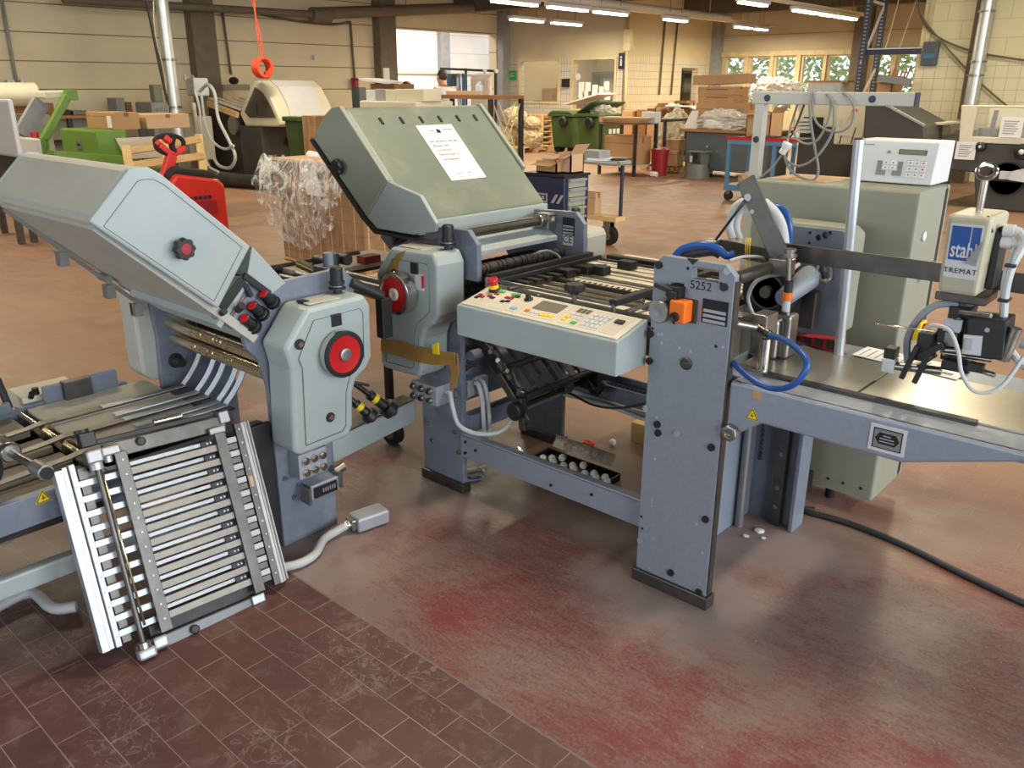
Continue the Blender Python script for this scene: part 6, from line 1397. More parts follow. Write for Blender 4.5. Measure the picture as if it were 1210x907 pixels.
m = MB(); m.bar(at(26, 160, x=xa-.4), at(49, 120, x=xa-.4), .1, .2); m.bar((xa-.4, at(26, 160, x=xa-.4).y, 0), at(27, 162, x=xa-.4), .2, .2); m.build('grey_arm', M['column_grey'], GA)
WC = thing('white_cabinet', 'white machine cabinet with a red button below the green arm', 'cabinet', (-11.3, 3.2, 0))
e2 = B3(17, 44, 49, 164, -11.2, 0); MB().box(*e2).build('cabinet_body', M['white'], WC, .02); MB().cyl((e2[1]-.35, e2[2]+.1, e2[5]), (e2[1]-.35, e2[2]+.1, e2[5]+.06), .05).build('red_button', M['red'], WC)
CM = thing('cream_roller_machine', 'cream machine with a long roller hood and dark grill at the picture edge', 'machine', (-14, 3.0, 0))
q0, q1 = at(-25, 112, x=-13.5), at(42, 111, x=-13.5); MB().cyl(q0, q1, .16, 20).build('roller_hood', M['cream_mach'], CM)
a, b = at(6, 118, x=-13.6), at(38, 134, x=-13.6); MB().box(-13.75, -13.6, a.y, b.y, b.z, a.z).build('grill', M['cardboard_dark'], CM)
m = MB()
for i in range(9): yy = a.y+(b.y-a.y)*(i+.5)/9; m.box(-13.6, -13.58, yy-.012, yy+.012, b.z+.1, a.z)
m.build('grill_bar', M['steel'], CM)
a = at(40, 130, x=-13.7); MB().box(-14.2, -13.7, q0.y, a.y+.2, 0, at(20, 136, x=-13.7).z).build('base_panel', M['sage'], CM)
EP = thing('white_panel_machine', 'white panel unit with black works at the very edge of the picture', 'machine', (-9.6, 2.4, 0))
e3 = B3(-40, 9, 17, 117, -9.6, .9); MB().box(*e3).build('top_panel', M['white'], EP, .04)
MB().box(e3[0], e3[1]-.06, e3[2]+.02, e3[3]-.02, .5, .9).build('base', M['black_satin'], EP); MB().box(e3[1]-.3, e3[1]-.24, e3[3]-.12, e3[3]-.06, 0, .5).box(e3[0]+.1, e3[0]+.16, e3[3]-.12, e3[3]-.06, 0, .5).box(e3[1]-.3, e3[1]-.24, e3[2]+.06, e3[2]+.12, 0, .5).box(e3[0]+.1, e3[0]+.16, e3[2]+.06, e3[2]+.12, 0, .5).build('machine_leg', M['steel_dark'], EP); MB().box(e3[1]-.05, e3[1], e3[3]-.03, e3[3], .5, .95).build('edge_trim', M['white'], EP)
m = MB(); 
for i in range(4): m.box(e3[1]-.06, e3[1]-.02, e3[2]+.05, e3[3]-.1, .54+.09*i, .58+.09*i)
m.build('slot', M['steel_dark'], EP)
# clutter along the cream wall
WB = thing('wall_bench', 'dark bench with clutter along the foot of the cream wall', 'bench', (-17.3, 8, 0))
a, b = at(50, 140, x=-17.0), at(170, 140, x=-17.0); m = MB().box(-17.9, -17.0, a.y, b.y, 1.02, 1.07); m.build('bench_top', M['ply'], WB)
m = MB()
for k in range(5): yy = a.y+(b.y-a.y-.1)*k/4; m.box(-17.1, -17.02, yy, yy+.08, 0, 1.02)
m.box(-17.9, -17.05, a.y, b.y, .55, .6); m.build('bench_leg', M['black_satin'], WB)
for i, (u0, u1, h, mt) in enumerate(((55, 66, .22, 'cardboard_dark'), (70, 84, .1, 'black_satin'), (88, 104, .08, 'steel'), (140, 150, .3, 'column_grey'), (151, 158, .22, 'cardboard_dark'))):
    a, b = at(u0, 140, x=-17.3), at(u1, 140, x=-17.3); carton((-17.7, -17.3, a.y, b.y, 1.07, 1.07+h), ['brown carton', 'flat black case', 'low steel tray', 'grey carton', 'small brown carton'][i]+' on the dark bench by the cream wall', mt, None, tape=False)
GC = thing('grey_wall_cabinet', 'pale grey cabinet unit against the cream wall behind the ventilation pipe', 'cabinet', (-17, 8.4, 0))
e4 = B3(160, 178, 200, 121, -16.3, 0); MB().box(*e4).build('cabinet_body', M['column_grey'], GC, .02); MB().box(e4[1], e4[1]+.02, e4[2]+.1, e4[3]-.1, .2, e4[5]-.1).build('door', M['sage'], GC)
e5 = B3(176, 181, 192, 100, -16.9, e4[5]-.01); MB().box(e5[0], e5[1], e5[2], e5[3], e4[5], e5[5]).build('top_unit', M['sage'], GC, .02)
# ---------------------------------------------------------------- pallet, red pallet truck, wrapped stack
PT = thing('pallet_truck', 'red electric pallet truck with looped red tiller handle', 'truck', at(245, 300, z=0)); tx, ty = PT.location.x, PT.location.y
zt = .86
m = MB().prism([(ty-.30, .12), (ty+.28, .12), (ty+.28, .66), (ty+.22, .72), (ty-.22, .80), (ty-.30, .70)], 'x', tx-.30, tx); m.build('drive_cover', M['red_steel'], PT, .03)
m = MB().prism([(ty-.31, .66), (ty+.29, .60), (ty+.27, .74), (ty+.20, .80), (ty-.20, .87), (ty-.29, .80)], 'x', tx-.33, tx-.06); m.build('top_cover', M['rubber'], PT, .04)
m = MB(); m.box(tx, tx+.012, ty-.16, ty+.16, .4, .52); m.build('emblem_field', M['red_dull'], PT)
m = MB()
for k in range(5): m.box(tx+.001, tx+.004+.001*k, ty-.12+.05*k, ty-.085+.05*k, .54, .575)
m.build('worn_lettering', M['navy'], PT)
m = MB()
for s_ in (-.24, .10): m.box(tx-1.5, tx-.3, ty+s_, ty+s_+.16, .08, .14)
m.build('fork', M['red_steel'], PT); m = MB().cyl((tx-.15, ty-.06, .11), (tx-.15, ty+.06, .11), .11, 20)
for s_ in (-.16, .18): m.cyl((tx-1.35, ty+s_-.04, .05), (tx-1.35, ty+s_+.04, .05), .05, 14)
m.build('wheel', M['rubber'], PT)
h0, h1 = at(193, 215, x=tx-.15), at(203, 183, x=tx-.15); hb = at(203, 168, x=tx-.15)
m = MB(); m.bar((tx-.2, ty-.1, .75), h0, .07, .09); m.bar(h0, h1, .07, .10); m.bar(h1, at(188, 171, x=tx-.15), .05, .06); m.bar(h1, at(219, 174, x=tx-.15), .05, .06); m.bar(at(188, 171, x=tx-.15), at(183, 166, x=tx-.15), .05, .06); m.bar(at(193, 161, x=tx-.15), at(201, 168, x=tx-.15), .08, .06); m.build('tiller', M['red_steel'], PT, .015)
m = MB(); m.tube([at(u, v, x=tx-.15) for u, v in ((183, 167), (186, 176), (200, 182), (213, 178), (217, 170), (214, 164), (205, 160), (193, 160), (184, 164), (183, 168))], .022, 8); m.tube([at(u, v, x=tx-.15) for u, v in ((205, 161), (203, 172), (207, 180))], .03, 8); m.build('grip', M['rubber'], PT)
e6 = B3(150, 220, 241, 178, -9.6, 0)
PX = thing('tilted_pallet', 'pale wooden pallet standing tilted behind the red pallet truck', 'pallet', (-9.9, 5.2, 0))
P0, P1 = at(152, 178, x=-9.7), at(238, 164, x=-9.9); P2_, P3 = at(165, 250, x=-9.2), at(250, 245, x=-9.4)
P2_.z = max(P2_.z, .05); P3.z = max(P3.z, .05)
m = MB()
for i in range(5):
    f = i/4; a = P0.lerp(P2_, f); b = P1.lerp(P3, f); m.bar(a, b, .02, .09, (P0-P2_))
m.build('deck_board', M['pallet'], PX)
m = MB()
for f in (0, .5, 1): m.bar(P0.lerp(P1, f)+Vector((-.06, 0, .03)), P2_.lerp(P3, f)+Vector((-.06, 0, -.03)), .09, .09)
m.build('runner', M['pine'], PX)
WS = thing('wrapped_stack', 'tall stack of brown cardboard half wrapped in loose clear film behind the machine', 'stack', at(338, 322, z=0)); sx, sy = WS.location.x, WS.location.y
sx1 = at(432, 306, y=sy).x; sz = at(338, 190, y=sy).z
def m_stack():
    k = N('stacked_cardboard_edges'); sp = k.n('ShaderNodeSeparateXYZ'); k.l(k.P(), sp.inputs[0])
    f = k.math('FRACT', k.math('MULTIPLY', k.math('ADD', sp.outputs[0], sp.outputs[1]), 6.2)); j = k.math('LESS_THAN', f, .06)
    f2 = k.math('FRACT', k.math('MULTIPLY', sp.outputs[2], 9)); j2 = k.math('LESS_THAN', f2, .05)
    c = k.ramp(k.noise(5, 5, stretch=(2, 2, .6)), [(.3, L(136, 102, 68)), (.7, L(172, 136, 98))])
    c = k.mix(k.math('MULTIPLY', j, .8), c, L(220, 184, 136)); c = k.mix(k.math('MULTIPLY', j2, .35), c, L(90, 60, 36)); k.set(c, .85); return k.m
M['stack'] = m_stack()
MB().box(sx, sx1, sy, sy+1.1, .15, sz).build('cardboard_stack', M['stack'], WS, .01)
MB().box(sx-.03, sx1+.03, sy-.03, sy+1.13, sz, sz+.02).build('top_sheet', M['cardboard_tan'], WS)
m = MB()
for f in (0, .45, .9): m.box(sx+(sx1-sx)*f, sx+(sx1-sx)*f+.14, sy, sy+1.1, 0, .13)
m.box(sx, sx1, sy, sy+1.1, .12, .15); m.build('pallet_base', M['pallet'], WS)
rr = random.Random(3)
bumps = [[rr.uniform(-.5, 1) for j in range(15)] for i in range(23)]
def film(a, b):
    i, j = int(round(a*22)), int(round(b*14)); u = sx-.16+(sx1-sx+.12)*a*(1-.25*b); bell = math.sin(PI*min(1, b*1.05))
    return (u+.05*bumps[i][j]*(.3+bell), sy-.03-.10*bell*(1-a*.6)-.05*abs(bumps[i][j]), sz+.03-(sz-.12)*b*(.62+.5*a*(1-a)*2)+.03*bumps[i][14-j])
f_ = MB().sheet(film, 22, 14).build('stretch_film', M['film'], WS)
f_['kind'] = 'stuff'
m = MB(); rr = random.Random(8)
m.sheet(lambda a, b: (sx-.10+.22*a+.03*math.sin(17*a*b), sy-.02-.10*math.sin(PI*b)+.03*math.sin(11*a), sz+.02-.30*b-.05*a), 10, 8); m.build('film_bunch', M['crumple'], WS)
a, b = at(350, 193, y=sy-.03), at(375, 232, y=sy-.03); MB().hexa([(a.x, sy-.012, a.z), (b.x-.04, sy-.012, a.z), (b.x+.06, sy-.012, b.z), (a.x+.10, sy-.012, b.z), (a.x, sy-.009, a.z), (b.x-.04, sy-.009, a.z), (b.x+.06, sy-.009, b.z), (a.x+.10, sy-.009, b.z)]).build('delivery_note', M['paper'], WS)
one('paper_roll', MB().cyl(at(366, 186, y=sy+.3)+Vector((0, 0, .02)), at(380, 189, y=sy+.3)+Vector((0, 0, .02)), .04, 14), M['paper'], 'white paper roll lying on top of the wrapped cardboard stack', 'roll')
# bin and carton stack beyond
e7 = B3(336, 352, 362, 138, -12.6, 0)
WBN = thing('wheeled_bin', 'dark green narrow wheelie bin beside the cream-hooded machine', 'bin', (-12.8, e7[2], 0))
x0, x1, y0, y1, z0, z1 = e7
MB().hexa([(x0+.06, y0+.05, .06), (x1-.06, y0+.05, .06), (x1-.06, y1-.05, .06), (x0+.06, y1-.05, .06), (x0, y0, z1-.08), (x1, y0, z1-.08), (x1, y1, z1-.08), (x0, y1, z1-.08)]).build('bin_body', M['bin_green'], WBN, .02)
MB().box(x0-.03, x1+.04, y0-.03, y1+.03, z1-.08, z1).build('lid', M['bin_green'], WBN, .02); m = MB().cyl((x0+.05, y0-.02, .1), (x0+.05, y1+.02, .1), .1, 16); m.build('wheel', M['rubber'], WBN)
e8 = B3(357, 372, 398, 137, -11.6, 0); carton(e8, 'tall brown carton stack standing before the green wheelie bin', 'stack', None, tape=False)
# ---------------------------------------------------------------- the place behind the hood: desk machine, people, coat rail
DM = thing('sorting_table', 'machine table with pale yellow trays and white folders behind the sage hood', 'table', (-9.9, 9.5, 0))
e9 = B3(425, 492, 500, 120, -9.3, 0); MB().box(e9[0], e9[1], e9[2], e9[3]+.6, 0, e9[5]).build('table_body', M['cream_mach'], DM, .02)
zz = e9[5]; yy0 = e9[2]
for i, (u0, u1, v, mt, lab) in enumerate(((432, 443, 106, 'white', 'white ring folder with a printed back'), (443, 455, 105, 'column_grey', 'grey punched panel beside the white folder'), (455, 467, 106, 'cream_mach', 'pale yellow box between the grey panel and the tray'), (467, 500, 105, 'cream_mach', 'long pale yellow tray on the sorting table'))):
    a, b = at(u0, v, y=yy0+.1), at(u1, v, y=yy0+.1); one('folder_box', MB().box(a.x, b.x, yy0+.1, yy0+.45, zz, a.z), M[mt], lab, 'box', 'boxes on the sorting table', .01)
a, b = at(437, 99, y=yy0+.5), at(466, 99, y=yy0+.5); carton((a.x, b.x, yy0+.5, yy0+.9, zz, a.z), 'brown carton with white sheet on top on the sorting table', 'cardboard_dark', None, tape=False)
one('white_board', MB().bar(at(436, 95, y=yy0+.5)+Vector((0, 0, .02)), at(464, 99, y=yy0+.5)+Vector((0, 0, .02)), .4, .03), M['white'], 'white sheet lying across the brown carton', 'board')
e10 = B3(415, 424, 433, 103, -14.5, 0); one('dark_cabinet', MB().box(*e10), M['slate'], 'small dark cabinet against the wall under the red valve', 'cabinet', bev=.02)
MT = thing('mesh_table', 'dark brown steel table with diamond mesh side behind the hood', 'table', (-8.9, 11, 0))
e11 = B3(495, 580, 592, 113, -8.6, 0); x0, x1, y0, y1, z0, z1 = e11
MB().box(x0, x1, y0, y1+.5, z1-.05, z1).build('table_top', M['cardboard_dark'], MT); m = MB()
for x in (x0, x1-.06):
    for y in (y0, y1+.44): m.box(x, x+.06, y, y+.06, 0, z1-.05)
m.build('table_leg', M['black_satin'], MT)
m = MB()
for i in range(9):
    for s_ in (-1, 1):
        a = Vector((x1-.03, y0+.06+i*.12, z1-.08 if s_ > 0 else .5)); b = Vector((x1-.03, y0+.06+i*.12+.5, .5 if s_ > 0 else z1-.08))
        if b.y < y1+.5: m.bar(a, b, .015, .015)
m.build('mesh_side', M['cream_frame'], MT)
carton((x0+.5, x0+1.1, y0+.1, y0+.4, z1, z1+.06), 'flat paper stack on the brown mesh table', 'cardboard_tan', None, tape=False)
one('white_bottle', MB().lathe(at(566, 112, y=y0+.25)+Vector((0, 0, 0)), (0, 0, 1), [(0, .06), (.12, .06), (.15, .03), (.19, .03)], 14), M['white'], 'white bottle on the brown mesh table', 'bottle')
def person(name, lab, base, yaw, lean, shirt, hair, bald=False, arm=.5, sc=1.0):
    """a standing person, leaning forward by LEAN and facing YAW"""
    t = thing(name, lab, 'person', base)
    R = Matrix.Translation(base) @ Matrix.Rotation(yaw, 4, 'Z') @ Matrix.Scale(sc, 4)   # faces +X before turning
    cl, sl = math.cos(lean), math.sin(lean)
    def up(h, f=0, s=0): return (sl*(h)+f*cl, s, .93+h*cl-f*sl) # above the pelvis, tilted
    J = {'pel': (0, 0, .93), 'sp': up(.22), 'ch': up(.42), 'nk': up(.56), 'hd0': up(.62, .02), 'hd1': up(.72, .03), 'hd2': up(.80, .02)}
    E = [('pel', 'sp'), ('sp', 'ch'), ('ch', 'nk'), ('nk', 'hd0'), ('hd0', 'hd1'), ('hd1', 'hd2')]
    Rd = {'pel': .15, 'sp': .14, 'ch': .16, 'nk': .06, 'hd0': .075, 'hd1': .098, 'hd2': .075}
    for s, k in ((1, 'l'), (-1, 'r')):
        J['hip'+k] = (0, .1*s, .88); J['kn'+k] = (.04, .11*s, .48); J['an'+k] = (0, .12*s, .08); J['toe'+k] = (.16, .13*s, .035)
        J['sh'+k] = up(.50, 0, .19*s); e_ = up(.30, .12+.14*arm, .25*s); J['el'+k] = e_; J['wr'+k] = (e_[0]+.24*(.3+arm*.7), e_[1]-.05*s, e_[2]-.12+.10*arm); w = J['wr'+k]; J['pa'+k] = (w[0]+.07, w[1]-.005*s, w[2]-.02)
        E += [('pel', 'hip'+k), ('hip'+k, 'kn'+k), ('kn'+k, 'an'+k), ('an'+k, 'toe'+k), ('ch', 'sh'+k), ('sh'+k, 'el'+k), ('el'+k, 'wr'+k), ('wr'+k, 'pa'+k)]
        Rd.update({'hip'+k: .095, 'kn'+k: .06, 'an'+k: .042, 'toe'+k: .035, 'sh'+k: .065, 'el'+k: .043, 'wr'+k: .03, 'pa'+k: .034})
        for q, (dy, ln) in enumerate(((-.027, .065), (-.009, .075), (.009, .07), (.027, .055))):
            n1, n2 = 'f%s%d' % (k, q), 'g%s%d' % (k, q); p = J['pa'+k]; J[n1] = (p[0]+.035, p[1]+dy, p[2]-.01); J[n2] = (p[0]+.03+ln, p[1]+dy, p[2]-.035); E += [('pa'+k, n1), (n1, n2)]; Rd[n1] = .009; Rd[n2] = .008
        p = J['wr'+k]; J['t1'+k] = (p[0]+.05, p[1]-.04*s, p[2]); J['t2'+k] = (p[0]+.085, p[1]-.055*s, p[2]-.02); E += [('wr'+k, 't1'+k), ('t1'+k, 't2'+k)]; Rd['t1'+k] = .011; Rd['t2'+k] = .009
    def skin(nm, keys, edges, grow, mt, par):
        me = bpy.data.meshes.new(nm); ks = list(keys); me.from_pydata([(R @ Vector(J[k])) - Vector(base) for k in ks], [(ks.index(a), ks.index(b)) for a, b in edges if a in keys and b in keys], [])
        o = bpy.data.objects.new(nm, me); COL.objects.link(o); o.parent = par
        md = o.modifiers.new('skin', 'SKIN'); sv = me.skin_vertices[0].data
        for k, v in zip(ks, sv): v.radius = (Rd[k]*grow,)*2
        sv[0].use_root = True
        sb = o.modifiers.new('sub', 'SUBSURF'); sb.levels = 2; sb.render_levels = 2
        me.materials.append(mt); return o
    body = skin('body', list(J), E, 1, M['skin'], t)
    tk = ['pel', 'sp', 'ch', 'shl', 'shr', 'ell', 'elr']; J2 = dict(J)
    for k in 'lr': J['mid'+k] = tuple((Vector(J['sh'+k])*.45+Vector(J['el'+k])*.55)); Rd['mid'+k] = .056
    skin('shirt', ['pel', 'sp', 'ch', 'shl', 'midl', 'shr', 'midr'], [('pel', 'sp'), ('sp', 'ch'), ('ch', 'shl'), ('shl', 'midl'), ('ch', 'shr'), ('shr', 'midr')], 1.36, shirt, t)
    skin('trousers', ['pel', 'hipl', 'knl', 'anl', 'hipr', 'knr', 'anr'], [('pel', 'hipl'), ('hipl', 'knl'), ('knl', 'anl'), ('pel', 'hipr'), ('hipr', 'knr'), ('knr', 'anr')], 1.14, M['dark_cloth'], t)
    m = MB(); c = R @ Vector(up(.73, .0)); fw = (R.to_3x3() @ Vector((cl, 0, -sl))).normalized(); upv = (R.to_3x3() @ Vector((sl, 0, cl))).normalized(); sd = fw.cross(upv)
    m2 = MB(Matrix.Translation(c-fw*(.018 if not bald else .03)+upv*(.025 if not bald else -.03)) @ Matrix.Rotation(yaw, 4, 'Z')); m2.ball((0, 0, 0), .108, 16, (1, .86, 1 if not bald else .55)); m2.build('hair', hair, t)
    f = MB(); f.ball(c+fw*.10-upv*.005, .018, 10, (1, 1, 1.5)); f.ball(c+sd*.092, .022, 8, (1, .5, 1.4)); f.ball(c-sd*.092, .022, 8, (1, .5, 1.4)); f.build('face_feature', M['skin'], t)
    f = MB(); f.ball(c+fw*.088+sd*.034+upv*.02, .011, 8); f.ball(c+fw*.088-sd*.034+upv*.02, .011, 8); f.build('eye', M['ink'], t)
    f = MB(); f.bar(c+fw*.092+sd*.025-upv*.048, c+fw*.092-sd*.025-upv*.048, .008, .01); f.build('mouth', M['red_dull'], t)
    m = MB()
    for s in (1, -1): m.ball(R @ Vector((.06, .125*s, .045)), .055, 10, (1, 1, .8)); m.bar(R @ Vector((0, .12*s, .04)), R @ Vector((.17, .13*s, .035)), .08, .06)
    m.build('shoe', M['black'], t)
    return t
p1 = at(523, 91, y=11.6); person('person', 'person with short dark hair and grey t-shirt bent over the table, seen from the side', (p1.x+.23, 11.6-.02, 0), PI-.1, .32, M['tshirt'], M['hair'], arm=.9, sc=p1.z/(.93+.73*math.cos(.32)))
p2 = at(475, 99, y=12.4); person('person', 'person with bald head, only the head showing above the yellow trays', (p2.x+.1, 12.3, 0), PI*.62, .30, M['dark_cloth'], M['hair'], True, sc=p2.z/(.93+.73*math.cos(.3)))
CR = thing('coat_rail', 'black wheeled rail with hanging clothes behind the bent person', 'rail', (-15.2, 17.5, 0))
yc = 17.6; a, b = at(521, 81, y=yc), at(588, 84, y=yc); m = MB()
m.bar(a, b, .07, .06); m.bar((a.x+.1, yc, 0), (a.x+.1, yc, a.z), .05, .05, (1, 0, 0)); m.bar((b.x-.08, yc, 0), (b.x-.08, yc, b.z), .05, .05, (1, 0, 0)); m.bar((a.x+1.0, yc, 0), (a.x+1.0, yc, a.z), .05, .05, (1, 0, 0)); m.box(a.x, b.x, yc-.25, yc+.25, .05, .1); m.build('rail_frame', M['black_satin'], CR)
m = MB(); m.ball((b.x-.4, yc-.08, b.z), .06, 10); m.ball((b.x+.02, yc-.08, b.z), .06, 10); m.build('end_knob', M['white'], CR)
for i, (u0, u1, mt) in enumerate(((529, 535, 'blue_steel'), (535, 541, 'slate'), (541, 545, 'alu_bright'), (547, 552, 'blue_steel'))):
    p, q = at(u0, 87, y=yc), at(u1, 87, y=yc); w = q.x-p.x
    one('hanging_coat', MB().sheet(lambda s, v, p=p, w=w: (p.x+w*s+.02*math.sin(9*s+4*v), yc-.06+.10*math.sin(PI*s)*.3+.03*math.sin(13*s), p.z-.95*v), 8, 8), M[mt], ['light blue work coat nearest the bent person', 'dark slate jacket next to the light blue coat', 'pale thin coat between the slate jacket and the second blue one', 'second light blue coat beside the hanging tarp'][i], 'coat', 'coats on the rail', solid=.03)
p, q = at(558, 88, y=yc), at(583, 88, y=yc); w = q.x-p.x
one('hanging_tarp', MB().sheet(lambda s, v: (p.x+w*s, yc-.05+.05*math.sin(6*s), p.z-1.0*v), 8, 6), M['board'], 'beige cloth hanging on the black coat rail', 'cloth', solid=.03)
q = at(463, 95, x=-18.5); one('red_post', MB().bar((q.x, q.y, 0), at(464, 72, x=-18.5), .14, .14, (1, 0, 0)), M['red_orange'], 'red post in the bright side room', 'post')
# pallets with plastic beside the bins
px0 = at(600, 165, y=16.2).x
pp_ = at(647, 174, z=0)
for i in range(6): pallet(pp_.x-.95, pp_.x+.05, 18.3, 19.4, .144*i, ['lowest', 'second lowest', 'third', 'fourth', 'fifth', 'topmost'][i]+' pallet of the empty stack beside the green containers', 'empty pallet stack')
pallet(px0-1.2, px0+.3, 16.4, 17.6, 0, 'pallet under the plastic-wrapped bales beyond the hood')
for i, (dx, dz, r) in enumerate(((-.8, .34, .40), (.05, .31, .34), (-.5, .80, .34), (.12, .68, .22))):
    one('plastic_bale', MB().lump((px0+dx, 17.0, dz+.12-.1), r, (1, .9, .8), i+3, .18), M['wrapped'], ['big lower bale of wrapped plastic', 'smaller lower bale of wrapped plastic', 'upper bale of wrapped plastic', 'little bale of plastic on top'][i]+' beyond the sage hood', 'bale', 'plastic bales')
# ---------------------------------------------------------------- green refuse containers
def container(ext, lab, open_=False):
    x0, x1, y0, y1, z0, z1 = ext; x0, x1 = sorted((x0, x1)); y0, y1 = sorted((y0, y1))
    t = thing('refuse_container', lab, 'container', ((x0+x1)/2, (y0+y1)/2, 0), 'green refuse containers')
    zb = z1-.10
    MB().hexa([(x0+.06, y0+.06, .13), (x1-.06, y0+.06, .13), (x1-.06, y1-.06, .13), (x0+.06, y1-.06, .13), (x0, y0, zb), (x1, y0, zb), (x1, y1, zb), (x0, y1, zb)]).build('container_body', M['bin_green'], t, .04)
    MB().box(x0-.05, x1+.05, y0-.05, y1+.05, zb, zb+.06).build('rim', M['bin_green'], t, .02)
    m = MB()
    for x in (x0+.15, x1-.15):
        for y in (y0+.15, y1-.15): m.cyl((x, y-.03, .1), (x, y+.03, .1), .1, 16)
    m.build('caster', M['rubber'], t)
    m = MB().lathe(((x0+x1)/2+.1, y0-.02, zb-.12), (0, -1, 0), [(0, .13), (.06, .13), (.09, .09)], 20); m.build('trunnion', M['black'], t)
    if open_:
        m = MB(); xa = x0; m.hexa([(x0, y0, zb+.06), (x0+.0, y1, zb+.06), (x1-.2, y1+.1, zb+.28), (x1-.25, y0+.1, zb+.30), (x0, y0, zb+.10), (x0, y1, zb+.10), (x1-.2, y1+.1, zb+.33), (x1-.25, y0+.1, zb+.35)]); m.build('lid', M['bin_green'], t, .02)
        m = MB(); m.lump((x1-.35, (y0+y1)/2, zb+.1), .22, (1.2, 1.5, .7), 5, .35); m.build('refuse', M['crumple'], t)
    else: MB().prism([(x0-.05, zb+.06), (x1+.05, zb+.06), (x1-.1, zb+.14), (x0+.1, zb+.14)], 'y', y0-.05, y1+.05).build('lid', M['bin_green'], t, .02)
    return t, (x0, x1, y0, y1, zb)
container(B3(650, 677, 690, 133, -13.5, 0), 'closed green refuse container next to the empty pallets')
t, (x0, x1, y0, y1, zb) = container(B3(681, 707, 744, 133, -12.0, 0), 'green refuse container with raised lid and white lettering, heaped with refuse', True)
q = at(725, 153, x=x1+.005)
m = MB()
for k in range(3): m.bar((x1-.015, q.y-.16+.16*k, q.z-.04), (x1-.015, q.y-.05+.16*k, q.z-.04), .006, .11, (0, 0, 1))
m.bar((x1-.03, q.y-.25, q.z-.2), (x1-.03, q.y+.22, q.z-.17), .006, .05); m.build('white_lettering', M['white'], t)
one('cardboard_sheet', MB().obox(at(690, 130, y=y0-.0)+Vector((0, .2, .24)), (.5, 0, .12), (0, .35, 0), (-.003, 0, .012)), M['paper'], 'white sheet lying on the raised container lid', 'sheet')
# ---------------------------------------------------------------- navy tool chest with open cartons, trolley behind
q = at(667, 207, z=.90)
TC = thing('tool_chest', 'navy steel tool chest with grey drawers behind the machine', 'chest', (q.x-.35, q.y+.3, 0))
x1, y0 = q.x, q.y; x0 = at(620, 205, y=y0).x; y1 = at(696, 206, x=x1).y
MB().box(x0, x1, y0, y1, .12, .88).build('chest_body', M['navy'], TC, .01); MB().box(x0-.01, x1+.01, y0-.01, y1+.01, .88, .90).build('top_mat', M['black'], TC)
for i in range(8):
    z = .79-.078*i; dr = MB().box(x1, x1+.012, y0+.05, y1-.06, z, z+.072).build('drawer', M['grey_drawer'], TC, .002); MB().box(x1+.012, x1+.03, y0+.05, y1-.06, z+.052, z+.068).build('drawer_handle', M['alu_bright'], dr)
m = MB()
for x in (x0+.08, x1-.08):
    for y in (y0+.08, y1-.08): m.cyl((x, y-.02, .06), (x, y+.02, .06), .06, 14)
m.build('caster', M['rubber'], TC)
a, b = at(630, 231, y=y0-.002), at(652, 229, y=y0-.002)
lg = MB().box(a.x-.10, a.x+.16, y0-.004, y0, a.z-.045, a.z+.03).build('logo_plate', M['grey_drawer'], TC); MB().box(a.x-.085, a.x+.145, y0-.006, y0-.004, a.z-.03, a.z+.017).build('logo_field', M['navy'], lg)
m = MB()
for k in range(5): m.box(a.x-.07+.042*k, a.x-.04+.042*k, y0-.008, y0-.006, a.z-.02, a.z+.008)
m.build('logo_letter', M['alu_bright'], lg); m = MB()
for k in range(2): m.prism([(a.x+.20+.06*k, a.z-.045), (a.x+.23+.06*k, a.z-.045), (a.x+.28+.06*k, a.z+.03), (a.x+.25+.06*k, a.z+.03)], 'y', y0-.004, y0)
m.build('logo_stroke', M['alu_bright'], lg)
def tb(u0, u1, u2, v, xoff, h, lab, mt='cardboard', op=True, y=None):
    p = at(u1, v, z=.90+h); a = at(u0, v, y=p.y); c = at(u2, v, x=p.x); return carton((a.x, p.x, p.y, c.y, .9015, .90+h), lab, mt, None, opened=op)
carton((x0+.10, x1-.12, y0+.04, y0+.30, .9015, 1.0), 'open flat carton at the near edge of the tool chest', 'cardboard', None, opened=True); carton((x0+.26, x1-.03, y1-.22, y1-.04, .9015, 1.07), 'long pinkish carton behind the open one on the tool chest', 'cardboard_tan', None, opened=True)
one('blue_tray', MB().lathe((x0+.13, y1-.13, .9015), (0, 0, 1), [(0, .06), (.02, .08), (.022, .06)], 18), M['blue_steel'], 'light blue dish at the back of the tool chest', 'dish')
q = at(717, 290, z=0)
TR = thing('hand_trolley', 'blue-posted trolley with a grey shelf and wooden lower deck behind the tool chest', 'trolley', (q.x-.5, q.y+.3, 0)); zt = at(733, 192, x=q.x+.1).z
tx1 = q.x+.12; ty0 = q.y; ty1 = at(737, 230, x=tx1).y; tx0 = tx1-1.0
MB().box(tx0, tx1, ty0-.05, ty1+.05, zt-.03, zt).build('upper_shelf', M['column_grey'], TR, .01); MB().box(tx0, tx1, ty0-.03, ty1+.05, .26, .31).build('lower_deck', M['pine'], TR)
m = MB()
for x in (tx0+.03, tx1-.03):
    m.cyl((x, ty1, .3), (x, ty1, zt), .02, 12)
m.cyl((tx0+.03, ty0, .3), (tx0+.03, ty0, zt), .02, 12); m.build('post', M['navy'], TR)
m = MB(); m.tube([(tx0, ty1+.05, zt), (tx1+.02, ty1+.05, zt), (tx1+.02, ty0-.05, zt)], .022, 10, 1); m.build('handle_bar', M['column_grey'], TR)
wl = MB()
for y in (ty0+.03, ty1-.05): wl.cyl((tx1-.13, y-.025, .105), (tx1-.13, y+.025, .105), .105, 24)
wl.cyl((tx0+.13, ty0+.03, .105), (tx0+.13, ty0+.08, .105), .105, 20); wl.build('wheel', M['rubber'], TR)
m = MB()
